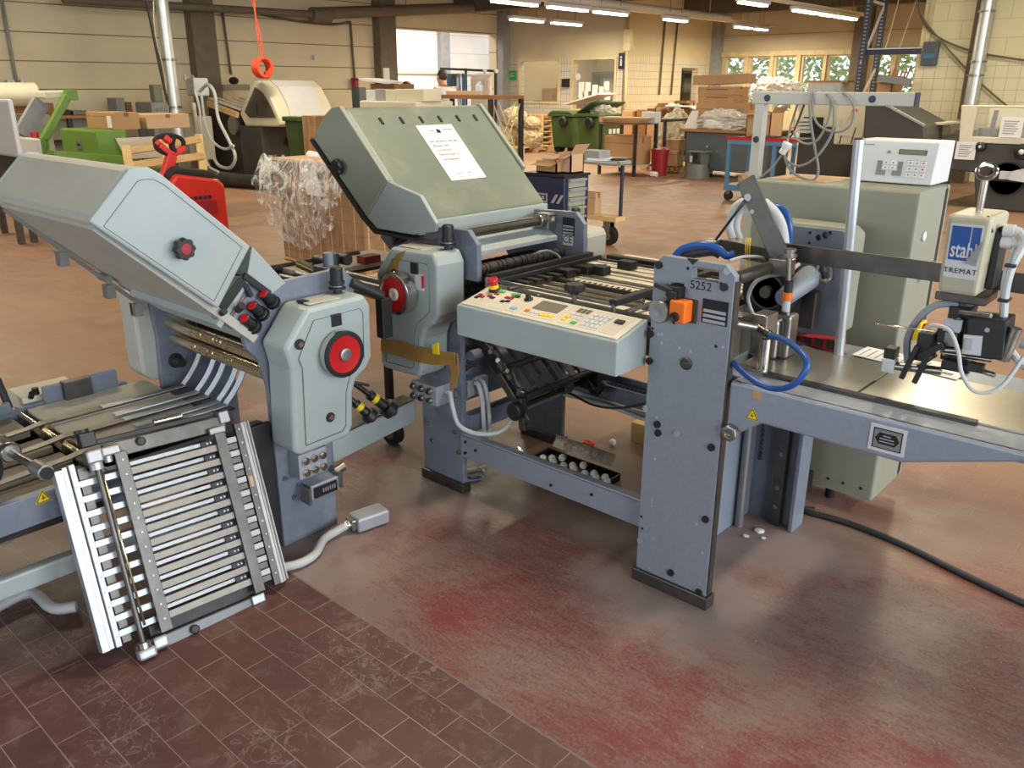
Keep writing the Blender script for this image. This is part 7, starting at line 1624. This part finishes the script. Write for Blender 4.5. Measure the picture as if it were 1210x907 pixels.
for y in (ty0+.03, ty1-.05): m.box(tx1-.17, tx1-.09, y-.04, y+.04, .12, .26); m.cyl((tx1-.13, y-.03, .105), (tx1-.13, y+.03, .105), .05, 16)
m.build('fork', M['steel'], TR)
carton(B3(690, 704, 711, 228, tx1-.3, .311), 'tan carton on the lower deck of the trolley', 'cardboard_tan'); carton((tx0+.45, tx0+.7, ty0+.05, ty0+.25, zt, zt+.1), 'small grey carton on the trolley shelf', 'column_grey', None, tape=False)
one('magazine', MB().obox((tx1-.3, ty0+.2, zt+.012), (.18, .05, 0), (-.05, .14, 0), (0, 0, .01)), M['paper'], 'white magazines spread on the trolley shelf', 'magazine')
one('dark_tablet', MB().obox((tx1-.12, ty0+.2, zt+.018), (.09, .05, 0), (-.05, .09, 0), (0, 0, .008)), M['ink'], 'dark flat folder at the end of the trolley shelf', 'folder')
# castor of another trolley seen between the two stations, with its dark post
q = at(473, 527, z=.0); SC = thing('small_castor_trolley', 'black post on a dark castor seen between the two folding stations', 'trolley', (q.x-.0, q.y, 0))
m = MB().cyl((q.x-.05, q.y-.02, .06), (q.x-.05, q.y+.02, .06), .06, 22); m.build('castor', M['rubber'], SC); MB().cyl((q.x-.05, q.y-.024, .06), (q.x-.05, q.y+.024, .06), .03, 16).build('castor_hub', M['steel'], SC)
MB().box(q.x-.09, q.x-.03, q.y-.03, q.y+.03, .10, .14).build('fork', M['steel'], SC); MB().bar((q.x-.06, q.y, .14), (q.x-.06, q.y, .80), .03, .03, (1, 0, 0)).build('post', M['black'], SC)
# ---------------------------------------------------------------- brown table, cartons, red bin
q = at(749, 209, z=0); BT = thing('packing_table', 'brown steel packing table with flattened cardboard on top', 'table', (q.x-.5, q.y+.5, 0))
x1, y0 = q.x, q.y; zt = at(749, 146, x=x1).z; x0 = at(708, 146, y=y0).x; y1 = at(778, 141, x=x1).y+.0
MB().box(x0, x1, y0, y0+.75, zt-.03, zt).build('table_top', M['cardboard_dark'], BT); m = MB()
for x in (x0, x1-.05):
    for y in (y0, y0+.7): m.box(x, x+.05, y, y+.05, 0, zt-.03)
m.build('table_leg', M['black_satin'], BT); MB().box(x0, x1, y0, y0+.75, .16, .2).build('lower_shelf', M['board'], BT)
m = MB(); m.box(x1-.05, x1, y0+1.0, y0+1.05, .5, zt+.05); m.box(x1-.05, x1, y0+1.8, y0+1.85, .3, zt+.05); m.box(x1-.05, x1, y0+.75, y0+1.85, zt, zt+.05); m.build('side_frame', M['black_satin'], BT)
for i in range(3): one('flat_cardboard', MB().obox((x0+.45+.06*i, y0+.2-.05*i, zt+.022+.034*i), (.45, .04*i, 0), (0, .2, 0), (0, 0, .015)), M['cardboard_tan'], ['lowest', 'middle', 'uppermost'][i]+' flattened cardboard sheet on the packing table', 'cardboard', 'flattened cardboard')
carton((x0+.08, x1-.08, y0+.08, y0+.65, .201, .72), 'big brown carton with a taped band on the lower shelf of the packing table', 'cardboard'); 
carton((x0+.75, x0+1.05, y0+.3, y0+.5, zt, zt+.2), 'small white carton on the packing table', 'white', None, tape=False)
q = at(775, 207, z=0); q = q+Vector((.05, -.12, 0)); RB = thing('red_bucket', 'dark red waste bin between the packing table and the cartons', 'bin', (q.x, q.y+.15, 0)); MB().lathe((q.x, q.y+.15, 0), (0, 0, 1), [(0, .14), (.48, .17), (.48, .15), (.05, .12)], 20).build('bucket', M['red_dull'], RB); MB().lathe((q.x, q.y+.15, .46), (0, 0, 1), [(0, .168), (0, .18), (.03, .18), (.03, .17)], 20).build('rim', M['red_dull'], RB)
one('tissue', MB().lump((q.x+.05, q.y-.12, .045), .06, (1.4, 1, .8), 4, .5, 3), M['paper'], 'crumpled white tissue on the floor before the red bin', 'tissue')
q = at(795, 204, z=0); pallet(q.x-.75, q.x+.25, q.y, q.y+.9, 0, 'pallet under the cartons beside the slate bench')
for i, (u0, u1, u2, v, vb, xo, mt, lab) in enumerate(((775, 800, 808, 178, 197, 0, 'cardboard_tan', 'lower carton on the pallet beside the slate bench'), (782, 803, 810, 165, 178, -.02, 'cardboard', 'upper carton on the pallet beside the slate bench'))):
    zb = [.145, None][i]; e = B3(u0, u1, u2, v, q.x+.2+xo, zb, vb); carton(e, lab, mt)
    top = e
one('film_bale', MB().lump((q.x-.62, q.y+1.02, .56), .42, (1.0, .6, 1.3), 7, .3), M['film_dark'], 'bale of crumpled clear film behind the brown table frame', 'bale')
for i, (u0, u1, u2, v, x, mt, op, lab) in enumerate(((765, 775, 792, 126, -10.2, 'cardboard', 1, 'open brown carton standing highest behind the packing table'), (752, 764, 770, 130, -10.6, 'cardboard_dark', 0, 'dark carton beside the open one behind the packing table'), (735, 748, 756, 131, -10.9, 'cardboard', 0, 'carton leaning over the container behind the packing table'))):
    e = B3(u0, u1, u2, v, x, .02); carton(e, lab, mt, None, opened=bool(op))
e = B3(790, 812, 826, 128, -9.6, .02); carton(e, 'large dark brown carton under the folded grey cloth', 'cardboard_dark'); one('folded_cloth', MB().sheet(lambda a, b: (e[0]-.05+(e[1]-e[0]+.15)*a, e[2]-.08+(e[3]-e[2]+.1)*b, e[5]+.03+.06*math.sin(3*a+5*b)*math.sin(PI*b)), 12, 8), M['tshirt'], 'folded grey cloth on the large dark carton', 'cloth', solid=.03)
# ---------------------------------------------------------------- slate bench with its load
SB = thing('slate_bench', 'long slate-grey steel bench with wooden worktop', 'bench', (-8.5, 15.3, 0))
q = at(808, 207, z=0); y0 = q.y; x0 = q.x; x1 = at(905, 200, y=y0).x; zt = at(815, 152, y=y0).z
MB().box(x0, x1, y0, y0+.85, .12, zt-.05).build('bench_body', M['slate'], SB, .01); MB().box(x0-.12, x1+.05, y0-.06, y0+.9, zt-.05, zt).build('worktop', M['ply'], SB, .006)
m = MB(); m.box(x0, x0+.15, y0, y0+.85, 0, .12); m.box(x1-.15, x1, y0, y0+.85, 0, .12); m.build('bench_foot', M['slate'], SB); MB().cyl((at(836, 173, y=y0).x, y0, at(836, 173, y=y0).z), (at(836, 173, y=y0).x, y0-.02, at(836, 173, y=y0).z), .02).build('lock', M['alu_bright'], SB)
def onb(u0, u1, vb, vt, y, dy, lab, mt, z=None, stripes=1):
    a, b = at(u0, vt, y=y), at(u1, vt, y=y); return carton((a.x, b.x, y, y+dy, at(u0, vb, y=y).z if z is None else z, a.z), lab, mt, 'printed cartons on the bench', stripes=stripes)
yb = y0+.35
za = at(830, 121, y=yb).z; carton((at(822, 130, y=yb).x, at(880, 130, y=yb).x, yb, yb+.5, zt+.001, za), 'wide brown carton under the printed cartons on the slate bench', 'cardboard')
onb(825, 867, 121, 112, yb, .6, 'lowest printed carton in the pile on the slate bench', 'cardboard'); onb(825, 867, 112, 102.5, yb, .6, 'middle printed carton in the pile on the slate bench', 'cardboard', at(830, 112, y=yb).z+.002)
c = at(848, 97, y=yb+.1); t = thing('cardboard_box', 'topmost printed carton, lying crooked on the bench pile', 'box', (c.x, c.y, c.z-.12), 'printed cartons on the bench')
MB().obox((c.x, c.y+.25, c.z+.05), (.50, .1, .018), (-.06, .3, 0), (-.004, 0, .085)).build('carton', M['cardboard'], t, .006); MB().obox((c.x-.05, c.y-.06, c.z+.05), (.30, .06, .011), (0, .004, 0), (0, 0, .018)).build('print_strip', M['cardboard_dark'], t)
one('film_heap', MB().lump((at(855, 132, y=y0+.1).x, y0+.12, zt+.15), .2, (2.4, .8, .95), 8, .35), M['crumple'], 'heap of crumpled clear film along the slate bench', 'film')
one('paper_heap', MB().lump((at(848, 143, y=y0).x, y0-.0, zt+.09), .12, (2.3, .5, .8), 9, .4, 3), M['paper'], 'crumpled cream papers at the front edge of the slate bench', 'paper')
q = at(818, 138, y=y0+.1); one('standing_paper', MB().hexa([(q.x-.18, y0+.1, zt), (q.x+.12, y0+.1, zt), (q.x+.12, y0+.16, zt), (q.x-.18, y0+.16, zt), (q.x-.02, y0+.1, zt+.32), (q.x+.1, y0+.1, zt+.32), (q.x+.1, y0+.14, zt+.32), (q.x-.02, y0+.14, zt+.32)]), M['paper'], 'white standing paper wedge at the end of the slate bench', 'paper')
q = at(838, 208, z=0); q = q+Vector((0, -.68, 0)); M['stool'] = paint('grey_stool', L(112, 114, 106), .5)
ST = thing('step_stool', 'dark grey round step stool before the slate bench', 'stool', (q.x, q.y+.2, 0))
MB().lathe((q.x, q.y+.2, 0), (0, 0, 1), [(0, .24), (.02, .24), (.24, .19), (.26, .19), (.26, .0)], 24).build('lower_step', M['stool'], ST); m = MB()
for s_ in (-.14, .11): m.box(q.x+s_, q.x+s_+.03, q.y+.12, q.y+.36, .26, .46)
m.build('upright', M['stool'], ST); MB().box(q.x-.19, q.x+.19, q.y+.1, q.y+.38, .46, .49).build('upper_step', M['stool'], ST, .01); MB().box(q.x-.10, q.x-.06, q.y+.09, q.y+.11, .29, .40).build('white_tag', M['white'], ST)
q = at(830, 97, x=-13.4); DC = thing('door_chair', 'dark stool in the office doorway', 'stool', (-13.2, 22.3, 0)); MB().box(-13.5, -13.1, 22.0, 22.5, 1.15, 1.22).build('seat', M['cardboard_dark'], DC); m = MB()
for x in (-13.48, -13.14):
    for y in (22.03, 22.44): m.box(x, x+.03, y, y+.03, 0, 1.15)
m.build('leg', M['black_satin'], DC)
# ---------------------------------------------------------------- light blue trolley
q = at(861, 237, z=0); BL = thing('blue_trolley', 'light blue tube trolley with a red-edged top', 'trolley', (q.x+.5, q.y+.3, 0)); y0 = q.y
zt = at(860, 162, y=y0).z; x0 = at(857, 200, y=y0).x; x1 = at(914, 200, y=y0).x; zs = at(860, 218, y=y0).z
MB().box(x0, x1+.3, y0, y0+.7, zt-.03, zt).build('top_tray', M['dark_void'], BL); MB().box(x0-.01, x1+.3, y0-.02, y0, zt-.03, zt+.015).build('red_edge', M['red'], BL); MB().box(x0, x1+.3, y0, y0+.7, zs-.03, zs).build('lower_tray', M['blue_steel'], BL)
m = MB()
for x in (x0, x1-.05):
    for y in (y0, y0+.65): m.box(x, x+.05, y, y+.05, zs, zt-.03)
m.box(x0, x1+.3, y0-.01, y0+.02, zs-.08, zs); m.box(x0, x1+.3, y0-.012, y0+.01, zt-.09, zt-.03); m.build('frame_tube', M['blue_steel'], BL)
m = MB()
for x in (x0+.06, x1):
    for y in (y0+.05, y0+.6): m.cyl((x, y-.02, .07), (x, y+.02, .07), .07, 18); 
m.build('castor', M['rubber'], BL); m = MB()
for x in (x0+.06, x1):
    for y in (y0+.05, y0+.6): m.box(x-.03, x+.03, y-.03, y+.03, .09, zs-.03)
m.build('castor_fork', M['steel'], BL)
a, b = at(883, 132, y=y0+.2), at(912, 132, y=y0+.2); carton((a.x, b.x, y0+.2, y0+.6, zt, a.z), 'open brown carton on the light blue trolley', 'cardboard', None, opened=True)
one('glue_pot', MB().lathe((x0+.34, y0+.15, zt), (0, 0, 1), [(0, .04), (.06, .04), (.065, .03)], 14), M['steel_dark'], 'small dark pot on the light blue trolley top', 'pot')
one('hand_tool', MB().cyl((x0+.5, y0+.1, zt+.02), (x0+.7, y0+.14, zt+.02), .02), M['steel_dark'], 'dark rod-like tool lying on the light blue trolley top', 'tool')
one('crumpled_paper', MB().lump((x0+.2, y0+.3, zs+.07), .1, (1.2, .8, .9), 6, .5, 3), M['cardboard_tan'], 'crumpled brown paper on the lower tray of the blue trolley', 'paper')
# ---------------------------------------------------------------- machines before the garden windows
PM = thing('platen_machine', 'cream and charcoal machine behind the cable gantry', 'machine', (-6.3, 15, 0)); y0 = 14.6
a, b = at(945, 118, y=y0), at(1008, 118, y=y0); z1 = a.z
MB().box(a.x, b.x, y0, y0+1.0, at(960, 150, y=y0).z, z1).build('upper_case', M['cream_mach'], PM, .03); MB().box(a.x+.05, b.x+.4, y0+.02, y0+1.0, 0, at(960, 150, y=y0).z).build('machine_base', M['dark_grey_mach'], PM, .02)
p0, p1 = at(950, 138, y=y0-.01), at(971, 158, y=y0-.01); MB().box(p0.x, p1.x, y0-.015, y0, p1.z, p0.z).build('dark_opening', M['black'], PM)
m = MB()
for k in range(4): q = at(951, 141+4.5*k, y=y0-.1); m.box(q.x-.12, q.x+.10, y0-.25, y0-.02, q.z-.03, q.z+.015)
m.build('white_stack', M['white'], PM)
PB = thing('panel_cabinet', 'cream upright control panel with an emergency stop behind the gantry', 'cabinet', (-5.3, 13.6, 0)); yy = 13.6
p0, p1 = at(990, 124, y=yy), at(1018, 172, y=yy); MB().box(p0.x, p1.x, yy, yy+.3, p1.z, p0.z+.03).build('panel_case', M['cream_mach'], PB, .02); MB().box(p0.x+.1, p1.x-.05, yy+.05, yy+.25, 0, p1.z).build('stand', M['dark_grey_mach'], PB)
m = MB(); q = at(999, 138, y=yy); m.box(q.x-.05, q.x+.12, yy-.012, yy, q.z-.28, q.z+.0); m.build('panel_screen', M['board'], PB); q = at(1011, 130, y=yy); MB().cyl((q.x, yy, q.z), (q.x, yy-.05, q.z), .03).build('emergency_button', M['red_orange'], PB)
m = MB()
for u in (993, 1007): q = at(u, 160, y=yy); m.bar((q.x, yy-.005, q.z-.12), (q.x+.04, yy-.005, q.z+.12), .012, .012)
m.build('panel_slot', M['ink'], PB)
for i, (u, v, y, lab) in enumerate(((915, 101, 16.25, 'crumpled clear film heap on the cream machine'),)):
    q = at(u, v, y=y); one('film_heap', MB().lump((q.x, y, q.z-.03), .19, (2.0, 1, .95), 12, .4).lump((q.x+.25, y+.1, q.z-.05), .17, (1.6, 1, .8), 13, .4), M['crumple'], lab, 'film')
    z = q.z-.17; ST2 = thing('tall_shelf', 'tall grey shelf carrying the crumpled film behind the gantry', 'shelf', (q.x, y, 0)); m = MB().box(q.x-.5, q.x+1.2, y-.25, y+.45, z-.04, z); m.build('shelf_board', M['board'], ST2); m = MB()
    for x in (q.x-.5, q.x+1.15):
        for yy_ in (y-.25, y+.4): m.box(x, x+.05, yy_, yy_+.05, 0, z-.04)
    m.build('shelf_post', M['column_grey'], ST2)
    c_ = at(970, 97, y=y); carton((c_.x-.25, c_.x+.4, y, y+.35, z, z+.22), 'grey carton strapped with white bands on the tall shelf', 'column_grey', None, tape=False); one('flat_brown_case', MB().box(c_.x-.3, c_.x+.5, y, y+.35, z+.222, z+.26), M['cardboard_dark'], 'flat brown case lying on the strapped carton', 'case')
CH = thing('charcoal_machine', 'charcoal machine with a long sloping top before the garden windows', 'machine', (-4.3, 13, 0)); y0 = 13.0
pr_ = [at(u, v, y=y0) for u, v in ((1022, 123), (1046, 123), (1092, 148), (1094, 160), (1094, 175), (1018, 175))]
MB().prism([(p.x, p.z) for p in pr_], 'y', y0, y0+1.2).build('sloped_case', M['dark_grey_mach'], CH, .03); MB().prism([(pr_[1].x, pr_[1].z+.01), (pr_[2].x, pr_[2].z+.01), (pr_[2].x, pr_[2].z-.02), (pr_[1].x, pr_[1].z-.02)], 'y', y0-.02, y0+.06).build('slope_trim', M['column_grey'], CH); MB().box(pr_[0].x, pr_[3].x, y0+.02, y0+1.18, 0, pr_[4].z).build('machine_base', M['black_satin'], CH)
m = MB(); q0, q1 = at(1096, 147, y=13.6), at(1113, 160, y=13.6); m.box(q0.x, q1.x, 13.6, 14.4, q1.z, q0.z); gx = m.build('glass_box', M['glass_dark'], CH); MB().box(q0.x, q1.x, 13.58, 14.42, q0.z, q0.z+.03).build('box_rim', M['board'], CH); MB().box(q0.x, q1.x, 13.62, 14.4, 0, q1.z).build('box_base', M['dark_grey_mach'], CH)
# big machine at the picture edge
y0 = 13.2; BM = thing('large_charcoal_machine', 'large charcoal machine with cream guard frame, dials and a big hand wheel', 'machine', (-3, 13.6, 0))
def q_(u, v, y=y0): return at(u, v, y=y)
a = q_(1120, 167); xR = q_(1300, 167).x
b1 = q_(1160, 205); MB().prism([(a.x, q_(1120, 200).z), (b1.x-.1, q_(1158, 204).z), (b1.x, 0.0), (xR, 0), (xR, a.z), (a.x+.02, a.z)], 'y', y0, y0+1.3).build('machine_body', M['dark_grey_mach'], BM, .02)
c0, c1 = q_(1140, 124), q_(1134, 166)
g = MB(); g.prism([(q_(1137, 124).x, q_(1137, 124).z), (xR, q_(1200, 124).z), (xR, q_(1200, 127).z), (q_(1156, 127).x, q_(1156, 127).z), (q_(1149, 161).x, q_(1149, 161).z), (xR, q_(1200, 163).z), (xR, a.z+.0), (q_(1134, 166).x, a.z)], 'y', y0-.04, y0); g.build('guard_frame', M['cream_mach'], BM, .01)
g = MB(); g.box(q_(1156, 127).x-.1, xR, y0-.02, y0-.01, a.z+.05, q_(1156, 127).z); g.build('guard_glass', M['glass'], BM)
m = MB(); m.box(q_(1152, 150).x, q_(1176, 150).x, y0+.2, y0+.8, a.z, q_(1160, 152).z); m.box(q_(1184, 140).x, q_(1205, 140).x, y0+.2, y0+.8, a.z, q_(1190, 141).z); m.bar(q_(1178, 130, y0+.3), q_(1170, 160, y0+.3), .05, .05); m.build('inner_works', M['steel'], BM)
MB().box(q_(1140, 160).x, xR, y0+1.1, y0+1.3, a.z, q_(1140, 126).z).build('rear_guard', M['cream_mach'], BM)
m = MB()
for u, v, r in ((1160, 173, .065), (1209, 179, .11)): q = q_(u, v); m.lathe((q.x, y0, q.z), (0, -1, 0), [(0, r), (.08, r*.9), (.10, r*.5)], 24)
dl = m.build('dial', M['black'], BM); m = MB()
for u, v, r in ((1160, 173, .065), (1209, 179, .11)): q = q_(u, v); m.ball((q.x, y0-.10, q.z), r*.32, 10)
m.build('dial_tip', M['white'], dl)
q = q_(1190, 211); m = MB().lathe((q.x, y0-.02, q.z), (0, -1, 0), [(0, .23), (.03, .23), (.03, .21), (0, .21)], 36); m.bar((q.x-.2, y0-.04, q.z), (q.x+.2, y0-.04, q.z), .03, .07); m.build('hand_wheel', M['black'], BM)
m = MB(); p = q_(1187, 206); m.box(p.x-.03, p.x+.13, y0-.14, y0-.08, p.z-.05, p.z+.05); m.prism([(p.x+.1, p.z-.05), (p.x+.5, p.z-.09), (p.x+.5, p.z+.2), (p.x+.3, p.z+.12), (p.x+.12, p.z+.06)], 'y', y0-.2, y0-.06); m.build('crank_arm', M['white'], BM)
for i, (u0, u1, v0, v1, lab) in enumerate(((1131, 1151, 167, 189, 'white printed notice hanging below the cream guard frame'), (1184, 1206, 138, 163, 'white printed notice stuck on the guard glass'))):
    a_, b_ = q_(u0, v0, y0-.05), q_(u1, v1, y0-.05); t = thing('machine_notice', lab, 'notice', (a_.x, y0-.05, b_.z)); MB().box(a_.x, b_.x, y0-.052, y0-.048, b_.z, a_.z).build('sheet', M['paper'], t); m = MB()
    for k in range(6): z = a_.z-(a_.z-b_.z)*(.2+.12*k); m.box(a_.x+.04, b_.x-.05-.02*(k % 3), y0-.054, y0-.052, z-.006, z+.004)
    m.build('print_line', M['ink_grey'], t)
# storage rack with its load before the windows
RK = thing('storage_rack', 'dark blue perforated storage rack with a high cross beam', 'rack', (-5.2, 17.5, 0))
def upr(u, v, y, w=.1): q = at(u, v, y=y); return MB().box(q.x-w/2, q.x+w/2, y, y+.08, 0, H-.1)
ya_, yb_ = 16.2, 17.3
r1 = upr(1019, 60, ya_).build('rack_post', M['rack_blue'], RK); r2 = upr(1037, 60, yb_).build('rack_post', M['rack_blue'], RK)
for rr_, (u, y) in ((r1, (1019, ya_)), (r2, (1037, yb_))):
    q = at(u, 60, y=y); m = MB()
    for k in range(44): z = 1.2+.06*k; m.box(q.x-.025, q.x+.025, y-.003, y, z, z+.025)
    m.build('slot_hole', M['alu'], rr_)
q1, q2 = at(1019, 60, y=ya_), at(1037, 60, y=yb_); m = MB(); m.bar((q2.x, yb_, 3.0), (q1.x, ya_, 2.0), .03, .05); m.bar((q2.x, yb_, 1.9), (q1.x, ya_, 1.2), .03, .05); m.bar((q2.x, yb_, 3.05), (q1.x, ya_, 3.05), .03, .04); m.build('diagonal_brace', M['white'], RK)
zb = at(1060, 60, y=16.3).z; m = MB().box(q1.x, XR+.25, ya_+.1, ya_+.16, zb-.06, zb+.03); m.build('cross_beam', M['rack_blue'], RK); MB().box(q1.x, XR+.25, ya_+.08, ya_+.18, zb+.03, zb+.05).build('beam_edge', M['white'], RK)
z2 = at(1045, 108, y=16.4).z-.25; m = MB().box(q1.x, XR-.05, ya_+.1, yb_, z2-.05, z2); m.build('rack_shelf', M['board'], RK)
a, b = at(1036, 95, y=16.5), at(1055, 95, y=16.5); carton((a.x, b.x, 16.5, 17.0, z2+.001, a.z), 'open brown carton on the storage rack holding cardboard strips', 'cardboard', None, opened=True)
rr = random.Random(4)
for i in range(7): one('cardboard_strip', MB().bar((a.x+.06+.035*i, 16.60+.04*i, z2+.05), (a.x+.09+.06*i, 16.64+.04*i, a.z+.15+.12*rr.random()), .015, .06, (0, 1, 0)), M['cardboard'], ['first', 'second', 'third', 'fourth', 'fifth', 'sixth', 'seventh'][i]+' cardboard strip sticking up out of the carton on the rack', 'cardboard', 'cardboard strips in the rack')
q0, q1_ = at(1038, 92, y=16.35), at(1076, 97, y=16.35); one('grey_bar', MB().bar(q0, q1_, .1, .12), M['alu'], 'pale grey bar lying across the storage rack', 'bar')
# pipes and cables on the white block wall
q = at(1158, 60, y=16.75); VP = thing('vent_pipe', 'shiny round ventilation pipe before the white block wall', 'pipe', (q.x, 16.75, 0)); MB().cyl((q.x, 16.75, .9), (q.x, 16.75, H), .11, 20).build('pipe', M['galv'], VP); m = MB()
for v in (15, 74, 90): m.lathe((q.x, 16.75, at(1158, v, y=16.75).z), (0, 0, 1), [(0, .135), (.03, .135)], 20)
m.box(q.x-.04, q.x+.04, 16.75, 17.0, .9, 1.0); m.build('clamp_ring', M['steel'], VP); MB().box(q.x-.15, q.x+.15, 16.6, 16.9, 0, .9).build('stand', M['steel'], VP)
for u, v0, u1, v1, lab, mt in ((1145, 75, 1138, 140, 'dark square conduit beside the right-hand ventilation pipe', 'column'), (1150, 75, 1146, 110, 'cream conduit close beside the ventilation pipe on the block wall', 'cream_frame'), (1103, 0, 1094, 60, 'cream conduit down to the blue meter box', 'cream_frame')):
    q0 = at(u, v0, y=16.95); one('wall_conduit', MB().box(q0.x-.035, q0.x+.035, 16.93, 17, at(u1, v1, y=16.95).z, H), M[mt], lab.replace('right-hand ', 'block-wall '), 'conduit')
q = at(1099, 62, y=16.9); t = thing('meter_box', 'dark blue-green meter box on the white block wall', 'meter', q); MB().box(q.x-.13, q.x+.13, 16.85, 17, q.z-.22, q.z+.18).build('meter_case', M['slate'], t, .02); MB().box(q.x-.1, q.x+.1, 16.84, 16.85, q.z-.1, q.z-.02).build('meter_window', M['blue_steel'], t)
one('wall_cable', MB().tube([at(u, v, y=16.9) for u, v in ((1083, 0), (1088, 20), (1098, 36), (1120, 50), (1155, 62), (1210, 71), (1240, 73))], .018, 6), M['column'], 'thin cable sagging across the block wall to the picture edge', 'cable')
one('wall_cable', MB().tube([at(u, v, y=16.88) for u, v in ((1082, -5), (1090, 20), (1108, 44), (1152, 92), (1200, 133), (1230, 150))], .018, 6), M['column'], 'thin cable running steeply down across the block wall', 'cable')
for u0, u1, lab in ((1062, 1046, 'nearer the rack'), (1083, 1062, 'nearer the block wall')): one('hanging_wire', MB().tube([at(u0, 0, y=17.6), at(u1, 58, y=17.6), at(u1-18, 108, y=17.6)], .012, 6), M['board'], 'thin wire hanging before the garden window, '+lab, 'wire')
# ---------------------------------------------------------------- garden beyond the windows
def garden():
    m = MB(); rr = random.Random(5)
    for i in range(7000):
        x = rr.uniform(-15, -3); y = rr.uniform(26.2, 28.5); z = rr.uniform(.1, 4.2)*(.6+.4*rr.random())
        s = rr.uniform(.06, .16); a = rr.uniform(0, 6.3); b = rr.uniform(-.9, .9)
        u = Vector((math.cos(a), math.sin(a)*.6, math.sin(b)))*s; w = Vector((-math.sin(a)*.4, rr.uniform(-.4, .4), 1)).normalized()*s*.5
        c = Vector((x, y, z)); m.f([m.v(c-u), m.v(c-w), m.v(c+u), m.v(c+w)])
    return m
one('garden_bushes', garden(), M['leaf'], 'sunlit green bushes outside the garden windows', 'bushes', kind='stuff')
struct('ground_outside', MB().box(-20, 2, 24.8, 40, -.1, 0), M['leaf'])
# ---------------------------------------------------------------- colour management
vs = S.view_settings; vs.view_transform = 'Standard'; vs.look = 'None'; vs.gamma = 1; vs.use_curve_mapping = False
vs.exposure = 0.0
S.cycles.use_denoising = True; S.cycles.max_bounces = 6; S.cycles.diffuse_bounces = 3; S.cycles.transparent_max_bounces = 10
S.cycles.sample_clamp_indirect = 6; S.cycles.caustics_reflective = False; S.cycles.caustics_refractive = False
vs.exposure = 0.06
# ---------------------------------------------------------------- every leg, wheel, post ... an object of its own
SPLIT = set('pivot drill_hole slot key cap_screw chrome_screw adjusting_screw clamp_piece drive_disc socket plug_socket case_screw pen_stroke grey_field key_mark rail_screw plate_line label_line logo_letter logo_stroke lettering_bar print_line white_stack bolt contact sign_mark table_leg machine_leg bench_leg leg wheel caster castor castor_fork fork post shelf_post support_rod collar guide_shoe leveling_foot hold_down_block guide_rail clamp_nut plate_rod deck_board runner block dial dial_tip tube hanger conveyor_roller belt_pulley lifting_eye hose cable_gland guide_pin air_pipe gripper_block gripper_finger cable_tie upright frame_tube inner_works lower_fold_plate shelf_upright table_board inclined_board plug_cap clip switch_button clamp_knob lock_screw scale_rod side_lay_lever table_edge_rail front_guard_rod conveyor_side roller_slot slot_rod top_clamp bottom_clamp corner_clamp bench_foot end_knob head_cable pump_case stop_bracket stop_arm diagonal_brace side_frame bore trunnion spacer_block dark_spacer_block face_feature eye shoe clamp_screw shaft_bearing valve_body'.split())
def islands(me):
    n = len(me.vertices); par = list(range(n))
    def find(a):
        while par[a] != a: par[a] = par[par[a]]; a = par[a]
        return a
    for e in me.edges:
        a, b = find(e.vertices[0]), find(e.vertices[1])
        if a != b: par[a] = b
    g = {}
    for i in range(n): g.setdefault(find(i), []).append(i)
    return list(g.values())
for o in list(COL.objects):
    if o.type != 'MESH' or o.parent is None or o.name.split('.')[0] not in SPLIT or o.data.users > 1: continue
    isl = islands(o.data)
    if not 1 < len(isl) <= 60: continue
    for k_, vs_ in enumerate(isl):
        keep = set(vs_); bm = bmesh.new(); bm.from_mesh(o.data); bm.verts.ensure_lookup_table()
        bmesh.ops.delete(bm, geom=[v for v in bm.verts if v.index not in keep], context='VERTS')
        me = bpy.data.meshes.new(o.data.name); bm.to_mesh(me); bm.free(); me.materials.append(o.data.materials[0])
        if k_ == 0: first = me; continue
        c = o.copy(); c.data = me; COL.objects.link(c)
    o.data = first
